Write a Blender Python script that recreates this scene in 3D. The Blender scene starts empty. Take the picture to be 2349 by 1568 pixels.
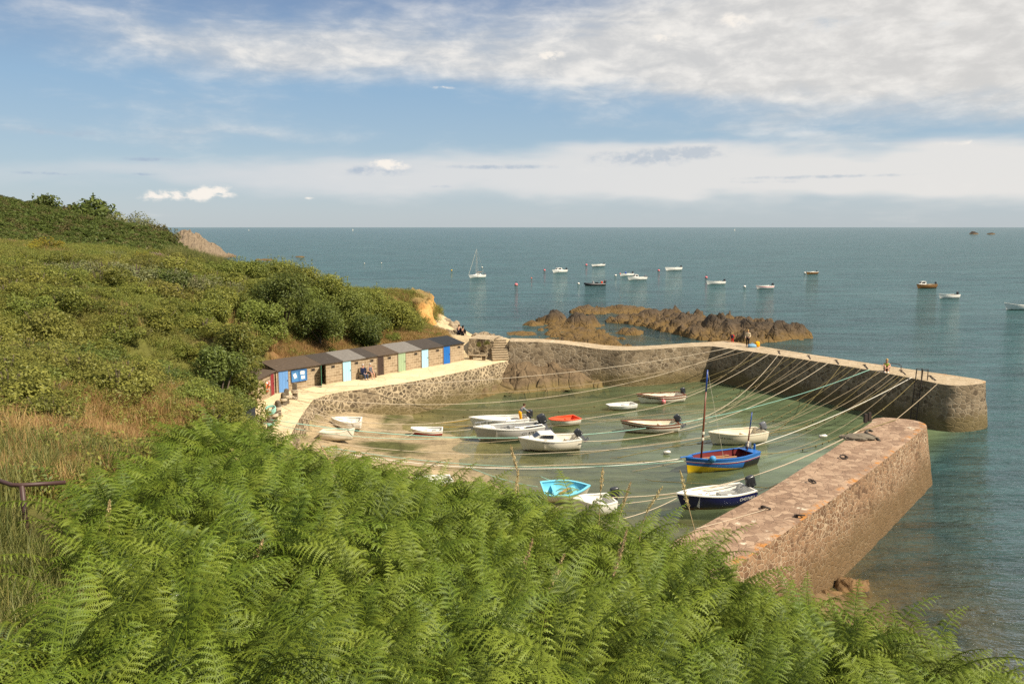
import bpy, bmesh, math, random
import numpy as np
from mathutils import Vector, Matrix, Euler, noise as mn
random.seed(7)
rng = np.random.default_rng(7)
S = bpy.context.scene
COL = S.collection
R = math.radians

# ------------------------------------------------------------------ camera
F, CX, CY, HZ, H = 1905.0, 1174.5, 784.0, 521.0, 15.0      # photo measured on a 2349 x 1568 sheet
PITCH = math.atan((CY - HZ) / F)
cam = bpy.data.cameras.new("camera")
cam.sensor_width = 36.0
cam.lens = 36.0 * F / 2349.0
cam.clip_start, cam.clip_end = 0.1, 90000
camo = bpy.data.objects.new("camera", cam)
camo.location = (0, 0, H)
camo.rotation_euler = (math.pi / 2 - PITCH, 0, 0)
COL.objects.link(camo)
S.camera = camo
S.view_settings.view_transform = 'Standard'
S.view_settings.look = 'None'
S.view_settings.gamma = 1
S.view_settings.exposure = 0.66
S.cycles.max_bounces = 8
S.cycles.transparent_max_bounces = 16
S.cycles.caustics_reflective = False
S.cycles.caustics_refractive = False
S.cycles.use_denoising = False
S.cycles.sample_clamp_indirect = 3
S.cycles.sample_clamp_direct = 3

_fw = Vector((0, math.cos(PITCH), -math.sin(PITCH)))
_up = Vector((0, math.sin(PITCH), math.cos(PITCH)))
def ray(x, y):
    return Vector((1, 0, 0)) * ((x - CX) / F) + _up * (-(y - CY) / F) + _fw
def P(x, y, z=0.0):                      # where a sight line meets the level z
    d = ray(x, y); t = (z - H) / d.z
    return Vector((d.x * t, d.y * t, z))
def D(x, y, dist):                       # the point of a sight line at northing dist
    d = ray(x, y); t = dist / d.y
    return Vector((d.x * t, d.y * t, H + d.z * t))
def proj(p):
    v = Vector(p) - Vector((0, 0, H)); w = v.dot(_fw)
    return (CX + F * v.x / w, CY - F * v.dot(_up) / w, w)

# ------------------------------------------------------------------ node helpers
def nd(nt, typ, ins=None, **props):
    n = nt.nodes.new(typ)
    for k, v in props.items(): setattr(n, k, v)
    for k, v in (ins or {}).items():
        s = n.inputs[k]
        if isinstance(v, bpy.types.NodeSocket): nt.links.new(v, s)
        elif isinstance(v, (tuple, list)) and len(v) == 3 and s.type == 'RGBA': s.default_value = (*v, 1)
        else: s.default_value = v
    return n
def ma(nt, op, a, b=0.0, c=0.0, clamp=False):
    ins = {0: a, 1: b}
    if op in ('MULTIPLY_ADD', 'SMOOTH_MIN', 'WRAP', 'COMPARE'): ins[2] = c
    return nd(nt, 'ShaderNodeMath', ins, operation=op, use_clamp=clamp).outputs[0]
def mx(nt, a, b, f, blend='MIX'):
    return nd(nt, 'ShaderNodeMix', {0: f, 6: a, 7: b}, data_type='RGBA', blend_type=blend).outputs[2]
def mr(nt, v, a, b, c=0.0, d=1.0, smooth=True):
    return nd(nt, 'ShaderNodeMapRange', {0: v, 1: a, 2: b, 3: c, 4: d}, interpolation_type='SMOOTHSTEP' if smooth else 'LINEAR').outputs[0]
def noise(nt, vec, scale, detail=4, rough=.55, dist=0.0, out=0):
    return nd(nt, 'ShaderNodeTexNoise', {'Vector': vec, 'Scale': scale, 'Detail': detail, 'Roughness': rough, 'Distortion': dist}).outputs[out]
def vscale(nt, vec, s, off=(0, 0, 0)):
    return nd(nt, 'ShaderNodeMapping', {'Vector': vec, 'Scale': s, 'Location': off}).outputs[0]
def ramp(nt, f, stops):
    n = nd(nt, 'ShaderNodeValToRGB', {0: f}); cr = n.color_ramp
    while len(cr.elements) < len(stops): cr.elements.new(.5)
    for e, (p, c) in zip(cr.elements, stops): e.position = p; e.color = (*c, 1)
    return n.outputs[0]
def bump(nt, h, strength, dist, normal=None):
    ins = {'Height': h, 'Strength': strength, 'Distance': dist}
    if normal: ins['Normal'] = normal
    return nd(nt, 'ShaderNodeBump', ins).outputs[0]

# ------------------------------------------------------------------ sky and sun
SUN_AZ, SUN_EL = 118.0, 47.0
w = bpy.data.worlds.new("World"); S.world = w; w.use_nodes = True
nt = w.node_tree; nt.nodes.clear()
sky = nd(nt, 'ShaderNodeTexSky', sky_type='NISHITA', sun_disc=False, sun_elevation=R(SUN_EL), sun_rotation=R(SUN_AZ),
         air_density=1.0, dust_density=0.6, ozone_density=1.6, altitude=0)
tc = nd(nt, 'ShaderNodeTexCoord').outputs['Generated']
sep = nd(nt, 'ShaderNodeSeparateXYZ', {0: tc})
az = ma(nt, 'MULTIPLY', ma(nt, 'ARCTAN2', sep.outputs[0], sep.outputs[1]), 57.2958)
el = ma(nt, 'MULTIPLY', ma(nt, 'ARCSINE', sep.outputs[2]), 57.2958)
ae = nd(nt, 'ShaderNodeCombineXYZ', {0: az, 1: el, 2: 0.0}).outputs[0]
def AE(x, y):                            # photo place -> compass bearing, height above the horizon (degrees)
    d = ray(x, y).normalized()
    return math.degrees(math.atan2(d.x, d.y)), math.degrees(math.asin(d.z))
warp = noise(nt, vscale(nt, ae, (.10, .35, 1)), 1.0, 3)
wel = ma(nt, 'ADD', el, ma(nt, 'MULTIPLY_ADD', warp, 3.0, -1.5))
n1 = noise(nt, vscale(nt, ae, (.085, .42, 1), (3.1, .4, 0)), 1.0, 7, .58, .5)      # long streaks
n2 = noise(nt, vscale(nt, ae, (.30, .75, 1), (1.7, 5.2, 0)), 1.0, 7, .6, .3)       # lumps
n3 = noise(nt, vscale(nt, ae, (.9, 1.5, 1), (9.7, 2.2, 0)), 1.0, 6, .62, .2)       # small lumps
def blob(x, y, sx, sy, amp, e=None):
    a0, e0 = AE(x, y)
    dx = ma(nt, 'DIVIDE', ma(nt, 'SUBTRACT', az, a0), sx)
    dy = ma(nt, 'DIVIDE', ma(nt, 'SUBTRACT', e if e is not None else el, e0), sy)
    q = ma(nt, 'ADD', ma(nt, 'MULTIPLY', dx, dx), ma(nt, 'MULTIPLY', dy, dy))
    return ma(nt, 'MULTIPLY', ma(nt, 'EXPONENT', ma(nt, 'MULTIPLY', q, -1.0)), amp)
def total(lst):
    t = lst[0]
    for b in lst[1:]: t = ma(nt, 'ADD', t, b)
    return t
# high thin cloud: thick on the right, streaks towards the left
hi = total([blob(1950, 60, 15, 4.3, 1.05, wel), blob(1500, 130, 14, 2.1, .55, wel), blob(2400, 130, 10, 3.3, .8, wel), blob(800, 120, 13, 1.6, .52, wel), blob(450, 110, 9, 1.5, .35, wel),
            blob(330, 300, 13, .55, .30, wel), blob(500, 240, 14, .8, .16, wel), blob(1900, 275, 10, .5, .14, wel), blob(1700, -300, 60, 8, .5, wel)])
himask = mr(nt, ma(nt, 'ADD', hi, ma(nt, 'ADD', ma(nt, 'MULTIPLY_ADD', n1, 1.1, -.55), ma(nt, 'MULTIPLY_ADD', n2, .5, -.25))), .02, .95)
himask = ma(nt, 'MAXIMUM', ma(nt, 'MULTIPLY', himask, .96), ma(nt, 'MULTIPLY', mr(nt, el, 17, 34), mr(nt, n2, .35, .6, .55, .95)))  # unseen cloud cover overhead, added to lift the fill in the shadows
# low pale bank over the sea
lo = total([blob(1750, 395, 22, 1.75, 1.0, wel), blob(700, 405, 26, 1.2, .66, wel), blob(2300, 400, 14, 1.5, .6, wel), blob(1500, 345, 7, .5, .45, wel)])
lomask = mr(nt, ma(nt, 'ADD', lo, ma(nt, 'MULTIPLY_ADD', n1, .7, -.35)), .1, .9)
lomask = ma(nt, 'MULTIPLY', lomask, .9)
# small cumulus heads and grey scraps
pf = total([blob(430, 448, 2.2, .42, 1.0), blob(505, 437, 1.2, .45, .8), blob(345, 452, .8, .4, .55), blob(895, 378, 1.5, .42, 1.1), blob(1265, 128, .9, .35, 1.1), blob(710, 455, .5, .12, .8), blob(1015, 200, 1.2, .2, .6),
            blob(2190, 328, 2.6, .2, .6), blob(1530, 82, 1.2, .45, .8), blob(1690, 45, 1.6, .6, .8)])
pfmask = mr(nt, ma(nt, 'MULTIPLY', pf, ma(nt, 'MULTIPLY_ADD', n3, 3.0, -.75)), .25, .8)
gr = total([blob(1480, 362, 4.2, .6, 1.0), blob(860, 392, 2.6, .42, .9), blob(1150, 383, 4.5, .2, .9), blob(1600, 345, 2.8, .5, .7), blob(105, 398, 2.0, .13, .9), blob(350, 366, 1.8, .16, .9), blob(330, 400, 1.3, .12, .7), blob(1890, 405, 6.0, .14, .9),
            blob(1020, 428, 1.6, .16, .6), blob(1900, 55, 2.6, .6, .7), blob(2150, 60, 2.0, .4, .5), blob(120, 303, 7, .35, .5), blob(1750, 418, 5, .14, .5)])
grmask = ma(nt, 'MULTIPLY', mr(nt, ma(nt, 'MULTIPLY', gr, ma(nt, 'MULTIPLY_ADD', n3, 2.6, -.55)), .2, .9), .8)
grad = ramp(nt, mr(nt, el, 0.0, 20.0, smooth=False), [(0.0, (.350, .395, .430)), (.20, (.275, .365, .440)), (.45, (.200, .315, .440)), (.72, (.135, .205, .335)), (1.0, (.10, .165, .30))])
blue = mx(nt, nd(nt, 'ShaderNodeVectorMath', {0: sky.outputs[0], 3: .055}, operation='SCALE').outputs[0], grad, .75)
warm = mr(nt, az, -30.0, 32.0)
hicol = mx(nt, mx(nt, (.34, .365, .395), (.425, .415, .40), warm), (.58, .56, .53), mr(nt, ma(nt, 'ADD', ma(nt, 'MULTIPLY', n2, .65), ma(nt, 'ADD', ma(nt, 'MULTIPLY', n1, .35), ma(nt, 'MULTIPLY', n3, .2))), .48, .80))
locol = mx(nt, (.43, .445, .46), (.52, .505, .485), warm)
c = mx(nt, blue, locol, lomask)
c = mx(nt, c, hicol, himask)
c = mx(nt, c, mx(nt, (.24, .30, .38), (.33, .365, .40), warm), grmask)
c = mx(nt, c, (.60, .565, .52), pfmask)
c = mx(nt, c, (.20, .24, .26), mr(nt, el, 0.0, -3.0))
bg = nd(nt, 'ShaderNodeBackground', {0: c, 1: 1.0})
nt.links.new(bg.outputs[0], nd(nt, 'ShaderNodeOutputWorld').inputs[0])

sl = bpy.data.lights.new("sun", 'SUN'); sl.energy = 4.7; sl.angle = R(.6); sl.color = (1, .89, .71)
so = bpy.data.objects.new("sun", sl); COL.objects.link(so)
sd = Vector((math.sin(R(SUN_AZ)) * math.cos(R(SUN_EL)), math.cos(R(SUN_AZ)) * math.cos(R(SUN_EL)), math.sin(R(SUN_EL))))
so.rotation_euler = sd.to_track_quat('Z', 'Y').to_euler()
so.location = (60, -40, 80)

# ------------------------------------------------------------------ object helpers
def mesh_obj(name, verts, faces, mats=(), parent=None, smooth=False, uv=None, fm=None, loc=None, rz=0.0):
    me = bpy.data.meshes.new(name)
    me.from_pydata([tuple(v) for v in verts], [], [tuple(int(i) for i in f) for f in faces])
    return _fin(name, me, mats, parent, smooth, uv, fm, loc, rz)
def _fin(name, me, mats=(), parent=None, smooth=False, uv=None, fm=None, loc=None, rz=0.0):
    if not isinstance(mats, (list, tuple)): mats = [mats]
    for m in mats: me.materials.append(m)
    if fm is not None: me.polygons.foreach_set('material_index', np.asarray(fm, dtype=np.int32))
    if smooth: me.polygons.foreach_set('use_smooth', np.ones(len(me.polygons), dtype=bool))
    if uv is not None:                    # per-vertex uv
        l = me.uv_layers.new(name='UVMap')
        vi = np.empty(len(me.loops), dtype=np.int32); me.loops.foreach_get('vertex_index', vi)
        l.data.foreach_set('uv', np.asarray(uv, dtype=np.float32)[vi].ravel())
    me.update()
    o = bpy.data.objects.new(name, me); COL.objects.link(o)
    if parent is not None: o.parent = parent
    if loc is not None: o.location = loc
    o.rotation_euler.z = rz
    return o
def quads_mesh(name, V, Q):               # fast path: V (n,3), Q (m,4)
    me = bpy.data.meshes.new(name)
    V = np.asarray(V, dtype=np.float32); Q = np.asarray(Q, dtype=np.int32)
    me.vertices.add(len(V)); me.vertices.foreach_set('co', V.ravel())
    me.loops.add(Q.size); me.loops.foreach_set('vertex_index', Q.ravel())
    me.polygons.add(len(Q))
    me.polygons.foreach_set('loop_start', np.arange(0, Q.size, 4, dtype=np.int32))
    me.update(calc_edges=True)
    return me
def empty(name, loc=(0, 0, 0), rz=0.0):
    o = bpy.data.objects.new(name, None); o.location = loc; o.rotation_euler = (0, 0, rz); o.empty_display_size = .3
    COL.objects.link(o); return o
def tag(o, label=None, cat=None, group=None, kind=None):
    if label: o['label'] = label
    if cat: o['category'] = cat
    if group: o['group'] = group
    if kind: o['kind'] = kind
    return o
class MB:                                  # collects shapes into one mesh
    def __init__(s): s.v = []; s.f = []; s.m = []
    def add(s, v, f, m=0):
        b = len(s.v); s.v += [Vector(p) for p in v]; s.f += [tuple(i + b for i in q) for q in f]; s.m += [m] * len(f); return s
    def box(s, c, d, rz=0.0, m=0, taper=1.0, rot=None):
        M = rot or Matrix.Rotation(rz, 3, 'Z'); c = Vector(c); pts = []
        for k in (-1, 1):
            q = taper if k > 0 else 1.0
            for i, j in ((-1, -1), (1, -1), (1, 1), (-1, 1)):
                pts.append(c + M @ Vector((i * d[0] / 2 * q, j * d[1] / 2 * q, k * d[2] / 2)))
        return s.add(pts, [(3, 2, 1, 0), (4, 5, 6, 7), (0, 1, 5, 4), (1, 2, 6, 5), (2, 3, 7, 6), (3, 0, 4, 7)], m)
    def tube(s, pts, r, n=6, m=0, cap=True):
        pts = [Vector(p) for p in pts]; rs = r if isinstance(r, (list, tuple)) else [r] * len(pts)
        vs = []; prev = None
        for i, p in enumerate(pts):
            t = (pts[min(i + 1, len(pts) - 1)] - pts[max(i - 1, 0)]).normalized()
            a = prev if prev is not None else (Vector((0, 0, 1)) if abs(t.z) < .9 else Vector((1, 0, 0)))
            a = (a - t * a.dot(t)).normalized(); b = t.cross(a); prev = a
            for k in range(n):
                q = 2 * math.pi * k / n; vs.append(p + (a * math.cos(q) + b * math.sin(q)) * rs[i])
        fs = [(i * n + k, i * n + (k + 1) % n, (i + 1) * n + (k + 1) % n, (i + 1) * n + k) for i in range(len(pts) - 1) for k in range(n)]
        if cap: fs += [tuple(range(n - 1, -1, -1)), tuple(range((len(pts) - 1) * n, len(pts) * n))]
        return s.add(vs, fs, m)
    def ball(s, c, r, nu=10, nv=6, m=0, pw=1.0):
        c = Vector(c); r = Vector(r) if not isinstance(r, (int, float)) else Vector((r, r, r)); vs = []
        def pp(a): return math.copysign(abs(a) ** pw, a)
        for j in range(nv + 1):
            a = math.pi * (j / nv - .5)
            for i in range(nu):
                b = 2 * math.pi * i / nu
                vs.append(c + Vector((r.x * pp(math.cos(a)) * pp(math.cos(b)), r.y * pp(math.cos(a)) * pp(math.sin(b)), r.z * pp(math.sin(a)))))
        return s.add(vs, [(j * nu + i, j * nu + (i + 1) % nu, (j + 1) * nu + (i + 1) % nu, (j + 1) * nu + i) for j in range(nv) for i in range(nu)], m)
    def torus(s, c, Rr, r, M=None, n=20, k=8, m=0, arc=2 * math.pi):
        M = M or Matrix.Identity(3); c = Vector(c); full = arc > 6.28; cnt = n if full else n + 1
        vs = [c + M @ Vector(((Rr + r * math.cos(b)) * math.cos(a), (Rr + r * math.cos(b)) * math.sin(a), r * math.sin(b)))
              for a in [arc * i / n for i in range(cnt)] for b in [2 * math.pi * j / k for j in range(k)]]
        return s.add(vs, [(i * k + j, ((i + 1) % cnt) * k + j, ((i + 1) % cnt) * k + (j + 1) % k, i * k + (j + 1) % k) for i in range(n) for j in range(k)], m)
    def build(s, name, mats, parent=None, smooth=False, loc=None, rz=0.0, bevel=0.0):
        if bevel:
            bm = bmesh.new(); me = bpy.data.meshes.new(name); me.from_pydata([tuple(v) for v in s.v], [], s.f)
            me.polygons.foreach_set('material_index', np.asarray(s.m, dtype=np.int32))
            bm.from_mesh(me); bmesh.ops.bevel(bm, geom=bm.edges[:], offset=bevel, segments=2, affect='EDGES'); bm.to_mesh(me); bm.free()
            return _fin(name, me, mats, parent, smooth, None, None, loc, rz)
        return mesh_obj(name, s.v, s.f, mats, parent, smooth, None, s.m, loc, rz)

# ------------------------------------------------------------------ materials
def newmat(name):
    m = bpy.data.materials.new(name); m.use_nodes = True
    nt = m.node_tree; nt.nodes.clear()
    out = nd(nt, 'ShaderNodeOutputMaterial')
    return m, nt, out
def finish(nt, out, col, rough=.8, normal=None, spec=.3, metal=0.0):
    ins = {'Base Color': col, 'Roughness': rough, 'Specular IOR Level': spec, 'Metallic': metal}
    if normal is not None: ins['Normal'] = normal
    b = nd(nt, 'ShaderNodeBsdfPrincipled', ins); nt.links.new(b.outputs[0], out.inputs[0]); return b
def simple(name, col, rough=.6, var=.15, sc=6.0, spec=.4, metal=0.0, bmp=0.0, dirt=None):
    m, nt, out = newmat(name)
    v = nd(nt, 'ShaderNodeTexCoord').outputs['Object']
    n = noise(nt, v, sc, 5)
    c = mx(nt, tuple(x * (1 - var) for x in col), tuple(min(1, x * (1 + var)) for x in col), n)
    if dirt:
        n_ = noise(nt, vscale(nt, v, (1, 1, .35)), sc * .8, 6, .65)
        c = mx(nt, c, dirt, mr(nt, n_, .56, .74, 0, .65))
    finish(nt, out, c, rough, bump(nt, n, bmp, .02) if bmp else None, spec, metal)
    return m
def geo_pos(nt): return nd(nt, 'ShaderNodeNewGeometry').outputs['Position']

def rubble(name, stones, mortar, sc=2.2, mw=.055, stretch=(1, 1.25, 1), weed=(.085, .065, .025), wz=(1.0, 2.0), course=None, lichen=None, sharp=.035, rndm=1.0):
    m, nt, out = newmat(name)
    uv = nd(nt, 'ShaderNodeUVMap').outputs[0]
    pos = geo_pos(nt)
    wv = noise(nt, uv, 1.3, 3, out=1)
    uvw = nd(nt, 'ShaderNodeVectorMath', {0: uv, 1: nd(nt, 'ShaderNodeVectorMath', {0: wv, 3: .35 if not course else .12}, operation='SCALE').outputs[0]}, operation='ADD').outputs[0]
    if course:
        bt = nd(nt, 'ShaderNodeTexBrick', {'Vector': uvw, 'Color1': (0, 0, 0), 'Color2': (1, 1, 1), 'Mortar': (.5, .5, .5), 'Scale': 1.0, 'Mortar Size': mw, 'Mortar Smooth': .6,
                                          'Brick Width': course[0], 'Row Height': course[1], 'Bias': 0.0}, offset=.5, squash=.7, squash_frequency=3)
        edge = ma(nt, 'SUBTRACT', 1.0, bt.outputs[1]); rnd = bt.outputs[0]
        vcol = nd(nt, 'ShaderNodeTexVoronoi', {'Vector': vscale(nt, uvw, (1.1 / course[0], 1.0 / course[1], 1)), 'Scale': 1.0}).outputs['Color']
        rnd = mx(nt, rnd, vcol, .6)
    else:
        v2 = vscale(nt, uvw, stretch)
        edge_d = nd(nt, 'ShaderNodeTexVoronoi', {'Vector': v2, 'Scale': sc, 'Randomness': rndm}, feature='DISTANCE_TO_EDGE').outputs['Distance']
        rnd = nd(nt, 'ShaderNodeTexVoronoi', {'Vector': v2, 'Scale': sc, 'Randomness': rndm}).outputs['Color']
        edge = mr(nt, ma(nt, 'ADD', edge_d, ma(nt, 'MULTIPLY_ADD', noise(nt, uv, 9, 4), .10, -.05)), mw * .35, mw * 1.7)
    rv = nd(nt, 'ShaderNodeSeparateColor', {0: rnd}).outputs[0]
    fine = noise(nt, pos, 7.0, 6, .65)
    big = noise(nt, pos, .45, 4, .6)
    k = len(stones)
    sc_ = ramp(nt, ma(nt, 'MULTIPLY_ADD', fine, .35, ma(nt, 'MULTIPLY_ADD', rv, .8, -.1)), [(i / (k - 1), s) for i, s in enumerate(stones)])
    mcol = mx(nt, tuple(x * .75 for x in mortar), mortar, fine)
    mfac = ma(nt, 'MULTIPLY', ma(nt, 'SUBTRACT', 1.0, edge), mr(nt, big, .30, .62, .25, 1.0))
    c = mx(nt, sc_, mcol, mfac)
    c = mx(nt, c, tuple(x * .45 for x in stones[0]), mr(nt, noise(nt, vscale(nt, pos, (1, 1, .4)), .9, 6, .65), .54, .76, 0, .6))
    if lichen: c = mx(nt, c, lichen, mr(nt, noise(nt, pos, 2.4, 6, .7), .63, .72, 0, .7))
    z = nd(nt, 'ShaderNodeSeparateXYZ', {0: pos}).outputs[2]
    zz = ma(nt, 'ADD', z, ma(nt, 'MULTIPLY_ADD', noise(nt, pos, .8, 5), 1.6, -.8))
    c = mx(nt, mx(nt, weed, tuple(x * 1.9 for x in weed), fine), c, mr(nt, zz, wz[0], wz[1], .22, 1.0))
    hgt = ma(nt, 'ADD', ma(nt, 'MULTIPLY', edge, .8), ma(nt, 'MULTIPLY', fine, .5))
    finish(nt, out, c, .88, bump(nt, hgt, .9, sharp), .2)
    return m
def flags(name, cols, joint, sc=1.3, lichen=((.62, .55, .42), (.42, .17, .03)), jw=.05):      # worn stone tops
    m, nt, out = newmat(name)
    pos = geo_pos(nt); fine = noise(nt, pos, 6.0, 6, .65); big = noise(nt, pos, .5, 5, .6)
    pw = nd(nt, 'ShaderNodeVectorMath', {0: pos, 1: nd(nt, 'ShaderNodeVectorMath', {0: noise(nt, pos, .9, 3, out=1), 3: .7}, operation='SCALE').outputs[0]}, operation='ADD').outputs[0]
    e = nd(nt, 'ShaderNodeTexVoronoi', {'Vector': pw, 'Scale': sc}, feature='DISTANCE_TO_EDGE').outputs['Distance']
    rv = nd(nt, 'ShaderNodeSeparateColor', {0: nd(nt, 'ShaderNodeTexVoronoi', {'Vector': pw, 'Scale': sc}).outputs['Color']}).outputs[0]
    k = len(cols)
    c = ramp(nt, ma(nt, 'ADD', ma(nt, 'MULTIPLY', rv, .45), ma(nt, 'MULTIPLY_ADD', fine, .6, ma(nt, 'MULTIPLY_ADD', big, .5, -.3))), [(i / (k - 1), s) for i, s in enumerate(cols)])
    ef = mr(nt, ma(nt, 'ADD', e, ma(nt, 'MULTIPLY_ADD', fine, .12, -.06)), 0.0, jw)
    c = mx(nt, c, joint, ma(nt, 'MULTIPLY', ma(nt, 'SUBTRACT', 1.0, ef), mr(nt, noise(nt, pos, .8, 4), .4, .6, .0, .6)))
    if lichen:
        c = mx(nt, c, lichen[0], mr(nt, noise(nt, pos, 1.1, 6, .6), .66, .70, 0, .75))
        uvs = nd(nt, 'ShaderNodeSeparateXYZ', {0: nd(nt, 'ShaderNodeUVMap').outputs[0]}).outputs[0]
        em = mr(nt, uvs, .84, .97)
        c = mx(nt, c, lichen[1], ma(nt, 'MULTIPLY', em, mr(nt, noise(nt, pos, 1.6, 6, .7), .50, .60, 0, .85)))
    finish(nt, out, c, .9, bump(nt, ma(nt, 'ADD', ma(nt, 'MULTIPLY', ef, .5), fine), .8, .04), .2)
    return m
MT = {}
MT['quay'] = rubble('quay_rubble', [(.055, .042, .028), (.14, .105, .066), (.21, .16, .10), (.10, .08, .055)], (.54, .43, .28), sc=2.5, mw=.10, wz=(.5, 1.7))
MT['jetty'] = rubble('jetty_rubble', [(.075, .055, .036), (.16, .12, .075), (.24, .185, .12), (.13, .10, .066)], (.35, .285, .20), sc=2.3, mw=.07, stretch=(1, 1.35, 1), wz=(.5, 1.8), rndm=.95)
MT['arm'] = rubble('arm_masonry', [(.085, .048, .028), (.185, .105, .058), (.27, .165, .095), (.13, .082, .048)], (.44, .33, .22), sc=3.4, mw=.075, stretch=(1, 1.6, 1), wz=(.8, 2.7), weed=(.085, .055, .024), lichen=(.36, .17, .05), rndm=.9)
MT['flags'] = flags('flag_stones', [(.125, .080, .056), (.25, .162, .108), (.38, .265, .18), (.29, .196, .132)], (.17, .11, .072), sc=2.6, jw=.05)
MT['capstone'] = flags('cap_stones', [(.22, .17, .11), (.36, .28, .18), (.44, .35, .24), (.40, .33, .23)], (.20, .155, .10), sc=2.2)
MT['terrace'] = flags('terrace_concrete', [(.46, .36, .22), (.60, .47, .29), (.68, .54, .34), (.62, .50, .33)], (.40, .32, .21), sc=.9, lichen=None, jw=.03)

def ground_mat():
    m, nt, out = newmat('ground')
    pos = geo_pos(nt)
    c = nd(nt, 'ShaderNodeVertexColor', layer_name='gc').outputs[0]
    f = noise(nt, pos, 2.6, 7, .7); g = noise(nt, pos, .5, 5, .6); h = noise(nt, pos, 14, 4, .6)
    v = ma(nt, 'ADD', ma(nt, 'MULTIPLY', f, .8), ma(nt, 'ADD', ma(nt, 'MULTIPLY', g, .7), ma(nt, 'MULTIPLY', h, .5)))
    c = mx(nt, c, mx(nt, (0, 0, 0), c, 1.0), 0.0)
    s = nd(nt, 'ShaderNodeVectorMath', {0: c, 3: mr(nt, v, .6, 1.4, .45, 1.5)}, operation='SCALE').outputs[0]
    finish(nt, out, s, .95, bump(nt, v, .6, .12), .1)
    return m
MT['ground'] = ground_mat()
def rock_mat(name, cols, weed, wz, dark=(.030, .026, .023), dz=(1.2, 2.3)):
    m, nt, out = newmat(name)
    pos = geo_pos(nt); f = noise(nt, pos, 3.0, 7, .7); g = noise(nt, vscale(nt, pos, (1, 1, .5)), .7, 6, .65)
    c = ramp(nt, ma(nt, 'ADD', ma(nt, 'MULTIPLY', f, .5), ma(nt, 'MULTIPLY', g, .5)), [(.3, cols[0]), (.5, cols[1]), (.7, cols[2])])
    z = nd(nt, 'ShaderNodeSeparateXYZ', {0: pos}).outputs[2]
    zz = ma(nt, 'ADD', z, ma(nt, 'MULTIPLY_ADD', g, 2.4, -1.2))
    c = mx(nt, c, dark, mr(nt, zz, dz[0], dz[1], 0, .7))
    c = mx(nt, mx(nt, weed, tuple(x * 2.0 for x in weed), f), c, mr(nt, zz, wz[0], wz[1], .1, 1))
    cr = nd(nt, 'ShaderNodeTexVoronoi', {'Vector': vscale(nt, pos, (.8, .8, .5)), 'Scale': 1.2}, feature='DISTANCE_TO_EDGE').outputs['Distance']
    finish(nt, out, c, .85, bump(nt, ma(nt, 'ADD', f, ma(nt, 'MULTIPLY', mr(nt, cr, 0, .12), .6)), 1.0, .16), .25)
    return m
MT['reef'] = rock_mat('reef_rock', [(.022, .017, .012), (.085, .058, .033), (.165, .115, .066)], (.10, .062, .02), (.1, 1.3))
MT['ledge'] = rock_mat('ledge_rock', [(.05, .036, .022), (.145, .10, .056), (.235, .17, .098)], (.11, .08, .03), (.0, .9), dz=(5, 6))
MT['weedrock'] = rock_mat('weed_rock', [(.10, .06, .03), (.20, .12, .055), (.26, .17, .08)], (.16, .09, .03), (-1, .4), dz=(5, 6))
MT['palerock'] = rock_mat('pale_rock', [(.10, .08, .055), (.28, .22, .15), (.44, .35, .235)], (.14, .10, .05), (.2, 1.0), dz=(90, 99))
MT['point'] = rock_mat('point_rock', [(.07, .055, .04), (.20, .15, .10), (.33, .255, .17)], (.10, .07, .04), (.2, 2.0), dz=(90, 99))
def cliff_mat():
    m, nt, out = newmat('ochre_cliff')
    pos = geo_pos(nt); f = noise(nt, pos, 1.6, 7, .7); g = noise(nt, vscale(nt, pos, (1, 1, 2.2)), .5, 6, .6)
    c = ramp(nt, ma(nt, 'ADD', ma(nt, 'MULTIPLY', f, .5), ma(nt, 'MULTIPLY', g, .5)), [(.3, (.27, .14, .05)), (.48, (.55, .30, .10)), (.66, (.70, .43, .17))])
    z = nd(nt, 'ShaderNodeSeparateXYZ', {0: pos}).outputs[2]
    zz = ma(nt, 'ADD', z, ma(nt, 'MULTIPLY_ADD', f, 2.2, -1.1))
    c = mx(nt, c, mx(nt, (.20, .13, .05), (.30, .22, .09), g), mr(nt, zz, 6.3, 6.9))
    finish(nt, out, c, .95, bump(nt, f, 1.0, .2), .1)
    return m
MT['cliff'] = cliff_mat()
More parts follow.
